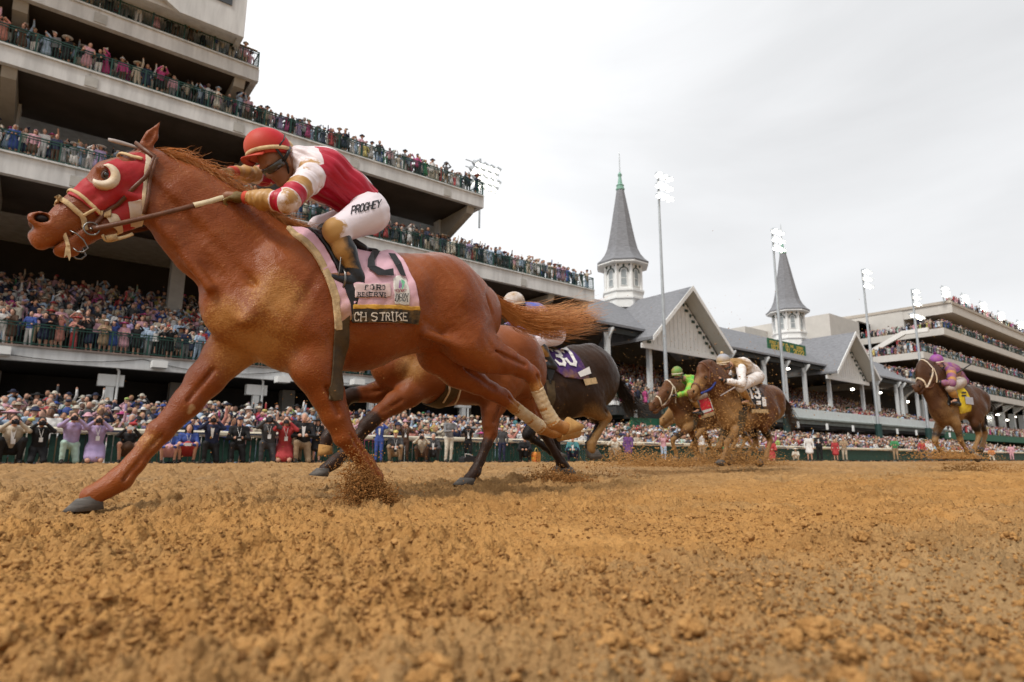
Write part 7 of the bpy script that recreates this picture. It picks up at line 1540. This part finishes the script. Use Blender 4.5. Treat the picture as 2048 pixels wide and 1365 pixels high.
SPOT = [s for s, q in zip(SPOT, inv) if q]; SP = SP[inv]; pr = pr[inv]; scl = FPX/pr[:, 2]
HATS = [None, 'cap', 'fedora', 'wide', 'fascinator']
for i, s in enumerate(SPOT):
    f = random.random() < .5; s['f'] = f; s['top'] = PN[rng.choice(len(PN), p=PP)]
    if not f and random.random() < .45: s['top'] = random.choice(['navy', 'white', 'pale blue', 'black', 'grey', 'charcoal', 'beige', 'pink'])
    s['gar'] = random.choice(['dress', 'dress', 'sleeveless', 'skirt']) if f else random.choice(['suit', 'trousers']); s['bot'] = random.choice(BOT)
    s['hat'] = random.choices(HATS, [.42, .04, .1, .24, .2] if f else [.5, .18, .28, .03, .0])[0]; s['hatc'] = random.choice(['white', 'cream', 'beige', 'tan', 'black', 'navy']) if not f else PN[rng.choice(len(PN), p=PP)]
    s['hair'] = random.choices(['brown', 'black', 'blond', 'grey'], [.45, .2, .2, .15])[0]; s['hs'] = 'long' if f else 'short'; s['sk'] = random.choices([0, 1, 2], [.72, .18, .10])[0]
    fr_ = s['row'] == 0 and s['sec'] != 'apron' and 'modern' not in s['sec']
    s['arms'] = random.choices(['rail', 'clap', 'phone', 'camera', 'wave', 'down', 'one_phone', 'front'], [.3, .12, .14, .05, .08, .2, .08, .05] if fr_ else [.06, .12, .17, .05, .09, .36, .09, .06])[0]; s['s'] = random.uniform(.88, 1.09)*(.96 if f else 1.02)
# people along the front of the lowest balcony, left to right as they stand in the photo: (photo x, clothes)
FR = [(8, 'white', 'white', 'trousers', None, None), (25, 'brown', 'brown', 'dress', None, None), (62, 'royal blue', 'white', 'suit', None, None), (92, 'navy', 'navy', 'dress', None, None), (104, 'black', 'black', 'dress', 'wide', 'charcoal'), (124, 'coral', 'coral', 'dress', None, None), (152, 'coral', 'red', 'trousers', 'wide', 'red'), (166, 'black', 'black', 'trousers', None, None), (185, 'black', 'navy', 'skirt', None, None), (210, 'tan', 'purple', 'dress', 'wide', 'white'), (231, 'royal blue', 'royal blue', 'dress', 'fascinator', 'navy'), (255, 'pink', 'pink', 'dress', 'wide', 'magenta'), (279, 'black', 'black', 'dress', None, None), (301, 'pale blue', 'grey', 'trousers', None, None), (317, 'white', 'black', 'suit', 'cap', 'white'), (330, 'black', 'black', 'trousers', None, None), (346, 'black', 'white', 'dress', None, None), (377, 'navy', 'grey', 'suit', None, None), (399, 'pale blue', 'pale blue', 'trousers', 'cap', 'white')]
front = [i for i, s in enumerate(SPOT) if s['sec'] == 'lowest balcony' and s['row'] == 0 and pr[i, 0] < 420]
for i in front: SPOT[i]['drop'] = True
for x, t, b, g, h_, hc in FR:
    p = atY(x, 640, 35.95); s = dict(sec='lowest balcony', row=0, p=(p[0], 35.95, GL[0][1]+.02), top=t, bot=b, gar=g, hat=h_, hatc=hc or 'white', f=g in ('dress', 'skirt'), hair='blond' if x in (124, 279) else 'brown', hs='long' if g in ('dress', 'skirt') else 'short', sk=0, arms='rail' if x in (62, 377, 399) else random.choice(['clap', 'front', 'phone', 'one_phone']), s=1., must=True)
    SPOT.append(s)
SPOT = [s for s in SPOT if not s.get('drop')]; SP = np.array([s['p'] for s in SPOT]); pr = proj(SP+np.array([0, 0, 1.55])); scl = FPX/pr[:, 2]
order = sorted(range(len(SPOT)), key=lambda i: (not SPOT[i].get('must'), -scl[i]*(1. if SPOT[i]['row'] < 3 else .8)))
ind = []
for i in order:
    if len(ind) >= 246: break
    if not (-5 < pr[i, 0] < 2053 and -5 < pr[i, 1] < 1365): continue
    if SPOT[i]['row'] > 4 or hidden(SP[i]+np.array([0, 0, 1.62*SPOT[i]['s']])): continue
    ind.append(i)
SECN = {'apron': ['front row behind the fence', 'second row behind the fence', 'third row behind the fence', 'fourth row behind the fence', 'fifth row behind the fence'], 'lowest balcony': ['at the lowest balcony rail']+['on the lowest balcony']*5, 'second balcony': ['at the second balcony rail']+['on the second balcony']*5, 'third balcony': ['at the third balcony rail']+['on the third balcony']*5, 'top balcony': ['at the top balcony rail']+['on the top balcony']*5, 'old stand': ['in the old stand']*6, 'under stand': ['under the old stand']*6}
ARMN = {'rail': 'leaning', 'clap': 'clapping', 'phone': 'filming', 'camera': 'shielding eyes', 'wave': 'waving', 'down': 'standing', 'one_phone': 'filming one-handed', 'front': 'standing'}
GRN = {'dress': 'dress', 'sleeveless': 'sleeveless dress', 'skirt': 'top', 'suit': 'jacket', 'trousers': 'shirt'}
HTN = {'cap': 'cap', 'fedora': 'brimmed hat', 'wide': 'wide hat', 'fascinator': 'fascinator'}
def who(s): return f"{s['top']} {GRN[s['gar']]}"
def look(s): return f"person in {who(s)}"+(f" and {s['hatc']} {HTN[s['hat']]}" if s['hat'] else f" with {s['hair']} hair")
rows = {}
for i in ind: rows.setdefault((SPOT[i]['sec'], SPOT[i]['row']), []).append(i)
seen = set(); LBL = {}
for k, L_ in rows.items():
    L_.sort(key=lambda i: pr[i, 0])
    for n_, i in enumerate(L_):
        s = SPOT[i]; nb = [SPOT[L_[n_-1]]['top']] if n_ else []; nb += [SPOT[L_[n_+1]]['top']] if n_+1 < len(L_) else []
        base = f"{look(s)}, {SECN[k[0]][k[1]]}"; side = (' between '+' and '.join(nb)) if len(nb) == 2 else (' beside '+nb[0] if nb else '')
        for t in (base, base+side, f"{look(s)} {ARMN[s['arms']]}, {SECN[k[0]][k[1]]}"+side):
            if t not in seen and len(t.split()) <= 16: break
        g_ = 0
        while (t in seen or len(t.split()) > 16) and g_ < 60:
            s['top'] = random.choice(PN); s['hatc'] = random.choice(PN); g_ += 1; t = f"{look(s)}, {SECN[k[0]][k[1]]}"+(side if g_ % 2 else '')
        seen.add(t); LBL[i] = t
IS = set(ind)
for i in ind:
    s = SPOT[i]; me = crowd_mesh('stand', s['arms'], s['gar'], s['hs'], s['hat'], s['f']); o = link('person', me); o.location = s['p']; o.scale = (s['s'],)*3
    o.rotation_euler = (random.uniform(-.02, .09), random.uniform(-.07, .07), random.uniform(-.5, .25)+(.15 if s['sec'] == 'apron' else 0)); set_mats(o, [SKN[s['sk']], cm(s['top']), cm(s['bot']), HRC[s['hair']], cm(s['hatc']), SHO]); tag(o, LBL[i], 'person', 'spectators')
# everyone else, too many to take apart: one object
def low_person(arms, skirt, hat, hairl):
    m = MB(); D = pose('stand', arms)
    m.tube([(0, 0, .80), (0, 0, 1.0), (0, -.01, 1.2), (0, -.02, 1.38), (0, -.02, 1.48)], [.15, .125, .15, .165, .07], 6, 1)
    m.ball(D['head']+np.array([0, 0, .01]), (.088, .10, .125), 0, 7, 5); m.ball(D['head']+np.array([0, .03, .05]), (.095, .10, .10), 3, 6, 4)
    if hairl: m.tube([D['head']+np.array([0, .06, .04]), D['head']+np.array([0, .07, -.22])], [.085, .07], 5, 3)
    for g in 'lr': m.tube([D['sh'+g], D['el'+g], D['ha'+g]], [.06, .05, .04], 5, 1); m.ball(D['ha'+g], (.045, .045, .05), 0, 5, 4)
    if skirt: m.tube([(0, 0, .98), (0, 0, .6), (0, 0, .5)], [.13, .2, .21], 7, 1); m.tube([(-.08, 0, .5), (-.09, 0, .04)], [.06, .045], 4, 0); m.tube([(.08, 0, .5), (.09, 0, .04)], [.06, .045], 4, 0)
    else: m.tube([(-.085, 0, .9), (-.10, 0, .5), (-.11, 0, .04)], [.10, .075, .06], 5, 2); m.tube([(.085, 0, .9), (.10, 0, .5), (.11, 0, .04)], [.10, .075, .06], 5, 2)
    h = D['head']
    if hat == 'wide': m.tube([h+np.array([0, 0, .075]), h+np.array([0, 0, .10])], [.25, .22], 9, 4); m.ball(h+np.array([0, 0, .12]), (.1, .1, .07), 4, 6, 4)
    elif hat == 'fedora': m.tube([h+np.array([0, 0, .07]), h+np.array([0, 0, .09])], [.18, .165], 8, 4); m.ball(h+np.array([0, 0, .12]), (.1, .1, .075), 4, 6, 4)
    elif hat == 'cap': m.ball(h+np.array([0, -.01, .08]), (.1, .13, .07), 4, 6, 4)
    elif hat == 'fascinator': m.ball(h+np.array([.06, 0, .15]), (.12, .1, .07), 4, 6, 4)
    Fc = []
    mi = []
    for f, q in zip(m.f, m.mi):
        for k in range(1, len(f)-1): Fc.append((f[0], f[k], f[k+1])); mi.append(q)
    Fc = np.array(Fc); mi = np.array(mi); V = np.array(m.v); vm = np.zeros(len(V), int); vm[Fc.ravel()] = np.repeat(mi, 3); return V, Fc, vm
LC = {}; AV, AF, AC = [], [], []; base_n = 0; SKC = [(.52, .29, .20), (.38, .19, .115), (.13, .065, .04)]; HC = {'brown': (.06, .032, .018), 'black': (.012, .011, .01), 'blond': (.36, .22, .09), 'grey': (.34, .33, .32)}
for i, s in enumerate(SPOT):
    if i in IS: continue
    key = (s['arms'], s['f'], s['hat'], s['hs'] == 'long')
    if key not in LC: LC[key] = low_person(*key)
    V, Fc, vm = LC[key]; a = random.uniform(-.5, .35); ca, sa = math.cos(a), math.sin(a); k = s['s']
    W_ = np.stack([V[:, 0]*ca-V[:, 1]*sa, V[:, 0]*sa+V[:, 1]*ca, V[:, 2]], -1)*k+np.array(s['p'])
    cols = np.array([SKC[s['sk']], PAL[s['top']], PAL[s['bot']], HC[s['hair']], PAL[s['hatc']]])*random.uniform(.8, 1.1)
    AV.append(W_.astype(F32)); AF.append(Fc+base_n); AC.append(np.clip(cols, 0, .8)[vm]); base_n += len(V)
mc = bpy.data.materials.new('crowd_clothes'); mc.use_nodes = True; t_ = mc.node_tree; b_ = t_.nodes['Principled BSDF']; a_ = t_.nodes.new('ShaderNodeAttribute'); a_.attribute_name = 'col'; b_.inputs['Roughness'].default_value = .8
n_ = t_.nodes.new('ShaderNodeTexNoise'); n_.inputs['Scale'].default_value = 9; tc_ = t_.nodes.new('ShaderNodeTexCoord'); t_.links.new(tc_.outputs['Object'], n_.inputs['Vector']); mr_ = t_.nodes.new('ShaderNodeMapRange'); mr_.inputs['To Min'].default_value = .72; mr_.inputs['To Max'].default_value = 1.2; t_.links.new(n_.outputs[0], mr_.inputs['Value'])
vm_ = t_.nodes.new('ShaderNodeVectorMath'); vm_.operation = 'SCALE'; t_.links.new(a_.outputs['Color'], vm_.inputs[0]); t_.links.new(mr_.outputs[0], vm_.inputs['Scale']); t_.links.new(vm_.outputs[0], b_.inputs['Base Color'])
co = link('crowd', npmesh('crowd', np.concatenate(AV), np.concatenate(AF), [mc], True, attrs={'col': np.concatenate(AC)})); tag(co, 'dense crowd of racegoers filling the stands and apron', 'crowd', kind='stuff')
print('spectators', len(ind), len(SPOT))
# ================================================================ LOOSE AND FLYING DIRT
ICO = (lambda p: np.array([(-1, p, 0), (1, p, 0), (-1, -p, 0), (1, -p, 0), (0, -1, p), (0, 1, p), (0, -1, -p), (0, 1, -p), (p, 0, -1), (p, 0, 1), (-p, 0, -1), (-p, 0, 1)]))((1+5**.5)/2); ICO = ICO/np.linalg.norm(ICO[0])
ICF = np.array([(0, 11, 5), (0, 5, 1), (0, 1, 7), (0, 7, 10), (0, 10, 11), (1, 5, 9), (5, 11, 4), (11, 10, 2), (10, 7, 6), (7, 1, 8), (3, 9, 4), (3, 4, 2), (3, 2, 6), (3, 6, 8), (3, 8, 9), (4, 9, 5), (2, 4, 11), (6, 2, 10), (8, 6, 7), (9, 8, 1)])
def subdiv(V, F_):
    V = list(map(tuple, V)); mid = {}; out = []
    def m(a, b):
        k = (min(a, b), max(a, b))
        if k not in mid: q = np.array(V[a])+np.array(V[b]); V.append(tuple(q/np.linalg.norm(q))); mid[k] = len(V)-1
        return mid[k]
    for a, b, c in F_: x, y, z = m(a, b), m(b, c), m(c, a); out += [(a, x, z), (x, b, y), (z, y, c), (x, y, z)]
    return np.array(V), np.array(out)
IC2, IF2 = subdiv(ICO, ICF)
dg = np.random.default_rng(77)
def lumps(P, S_, fine=False, flat=.8):
    Vb, Fb = (IC2, IF2) if fine else (ICO, ICF); n, k = len(P), len(Vb)
    r = 1+dg.normal(0, .24, (n, k, 1)); sc = dg.uniform(.65, 1.25, (n, 1, 3)); a = dg.uniform(0, 6.28, n); ca, sa = np.cos(a), np.sin(a)
    V = Vb[None]*r*sc*np.array([1, 1, flat]); x = V[..., 0]*ca[:, None]-V[..., 1]*sa[:, None]; y = V[..., 0]*sa[:, None]+V[..., 1]*ca[:, None]
    V = np.stack([x, y, V[..., 2]], -1)*np.asarray(S_)[:, None, None]+np.asarray(P)[:, None]
    return V.reshape(-1, 3), (Fb[None]+np.arange(n)[:, None, None]*k).reshape(-1, 3)
crumb = mat('dirt_crumb', (.32, .165, .056), .95, .3, 25, .8, 120, spec=.06, col2=(.49, .27, .10)); wetcrumb = mat('damp_crumb', (.18, .082, .027), .9, .3, 30, .4, 90, spec=.1, col2=(.42, .2, .062))
dampm = mat('dark_crumb', (.15, .072, .026), .95, .3, 25, .8, 120, spec=.06, col2=(.27, .135, .048))
# crumbs lying on the track, denser near the camera
def bed(n, r0, r1, s0, s1, fine, name, label):
    r = r0*np.exp(dg.uniform(0, 1, n)*math.log(r1/r0)); th = R(YAW)+dg.uniform(-R(54), R(54), n); x, y = r*np.cos(th), r*np.sin(th); ok = y < FENCE_Y-1; x, y = x[ok], y[ok]
    s = s0*(s1/s0)**(dg.beta(1., 4.6, len(x))); keep = vnoise(x/.7, y/.7, 55)+.5*vnoise(x/.2, y/.2, 56) > dg.uniform(.35, .95, len(x)); x, y, s = x[keep], y[keep], s[keep]
    P = np.stack([x, y, track_h(x, y)+s*.25], -1); V, F_ = lumps(P, s, fine); w = np.repeat(dg.uniform(0, 1, len(P)) < .34, len(IF2 if fine else ICF)).astype(int)
    tag(link(name, npmesh(name, V, F_, [crumb, dampm], fine, w)), label, 'dirt', kind='stuff')
bed(22000, .3, 2.6, .0025, .020, True, 'dirt_clods', 'brown dirt clods scattered over the near track')
bed(45000, .35, 2.2, .0014, .006, False, 'dirt_grains', 'fine dirt grains between the clods')
bed(95000, 1.0, 16, .003, .017, False, 'dirt_crumbs', 'small dirt crumbs covering the track')
# dirt thrown up by the hooves
def spray(c, ext, n, s0, s1, label, mt, shape='ball', up=1.):
    """c photo point with distance plane Y; ext metres (x, y, z)"""
    P0 = atY(c[0], c[1], c[2]); g = dg.normal(0, 1, (n, 3))
    if shape == 'fan': t = dg.uniform(0, 1, n)**.7; g = np.stack([(t*1.6-.8)+dg.normal(0, .25, n), dg.normal(0, .5, n), np.abs(dg.normal(0, .55, n))*(1.15-t*.9)*up-.1], -1)
    P = P0+g*np.array(ext); P = P[P[:, 2] > .0]; s = s0*(s1/s0)**dg.beta(1.1, 3, len(P)); V, F_ = lumps(P, s, False, .9)
    tag(link('flying_dirt', npmesh('flying_dirt', V, F_, [mt], True)), label, 'flying dirt', kind='stuff')
spray((730, 1000, 3.4), (.16, .11, .25), 12000, .0022, .010, 'brown dirt bursting up around the near front hoof of the chestnut horse', wetcrumb, 'fan', 1.0)
spray((1112, 960, 4.6), (.30, .25, .15), 3000, .003, .015, 'dirt thrown up by the bay horse hind hoof', wetcrumb, 'fan')
spray((1222, 972, 5.4), (.45, .35, .26), 3200, .003, .014, 'spray of dirt trailing right of the bay horse', wetcrumb, 'fan')
spray((1290, 930, 7.), (.9, .8, .24), 3200, .006, .024, 'low cloud of dirt under the white-bridled horse', crumb, 'fan', 1.4)
spray((1450, 925, 6.2), (.9, .7, .32), 5000, .005, .022, 'dense dirt thrown up around the legs of horse 13', crumb, 'fan', 1.5)
spray((1470, 850, 5.6), (.42, .3, .45), 2200, .004, .017, 'dirt hanging in front of horse 13', crumb)
spray((1400, 790, 7.), (1.2, .8, .75), 900, .004, .014, 'fine dirt in the air around the middle horses', crumb)
spray((1895, 915, 4.0), (.9, .5, .26), 1800, .006, .024, 'dirt kicked up under the last horse', crumb, 'fan')
spray((1960, 940, 4.), (.5, .4, .07), 1200, .006, .03, 'dirt lump spray behind the last horse', crumb)
spray((1700, 780, 8.), (4., 1.5, 1.0), 260, .006, .02, 'sparse dirt specks flying before the old stand', crumb)

spray((1420, 932, 7.), (2.6, 1.6, .16), 9000, .003, .008, 'low veil of dust and grit behind the middle horses', crumb, 'fan', 1.6)
spray((1930, 930, 5.), (1.6, 1., .14), 4000, .003, .009, 'low veil of dust and grit around the last horse', crumb, 'fan', 1.6)

spray((735, 960, 3.4), (.45, .25, .22), 900, .002, .008, 'scattered grains flying around the chestnut front legs', wetcrumb)
spray((1200, 930, 5.2), (.9, .5, .35), 900, .003, .012, 'scattered grains flying behind the bay and dark horses', wetcrumb)

# a few larger lumps, each a rough cluster of crumbs
n_ = 230; r = dg.uniform(.65, 3.6, n_); th = R(YAW)+dg.uniform(-R(50), R(50), n_); x, y = r*np.cos(th), r*np.sin(th); s_ = .010+.022*dg.beta(1.2, 3, n_); q = 26
off = dg.normal(0, 1, (n_, q, 3)); off /= np.linalg.norm(off, axis=2, keepdims=True)/dg.uniform(.25, .85, (n_, q, 1)); off[..., 2] *= .75
P = np.stack([x, y, track_h(x, y)+s_*.35], -1)[:, None]+off*s_[:, None, None]; V, F_ = lumps(P.reshape(-1, 3), np.repeat(s_, q)*dg.uniform(.25, .55, n_*q), True, .9)
tag(link('large_clods', npmesh('large_clods', V, F_, [crumb], True)), 'larger rough dirt lumps lying on the near track', 'dirt', kind='stuff')
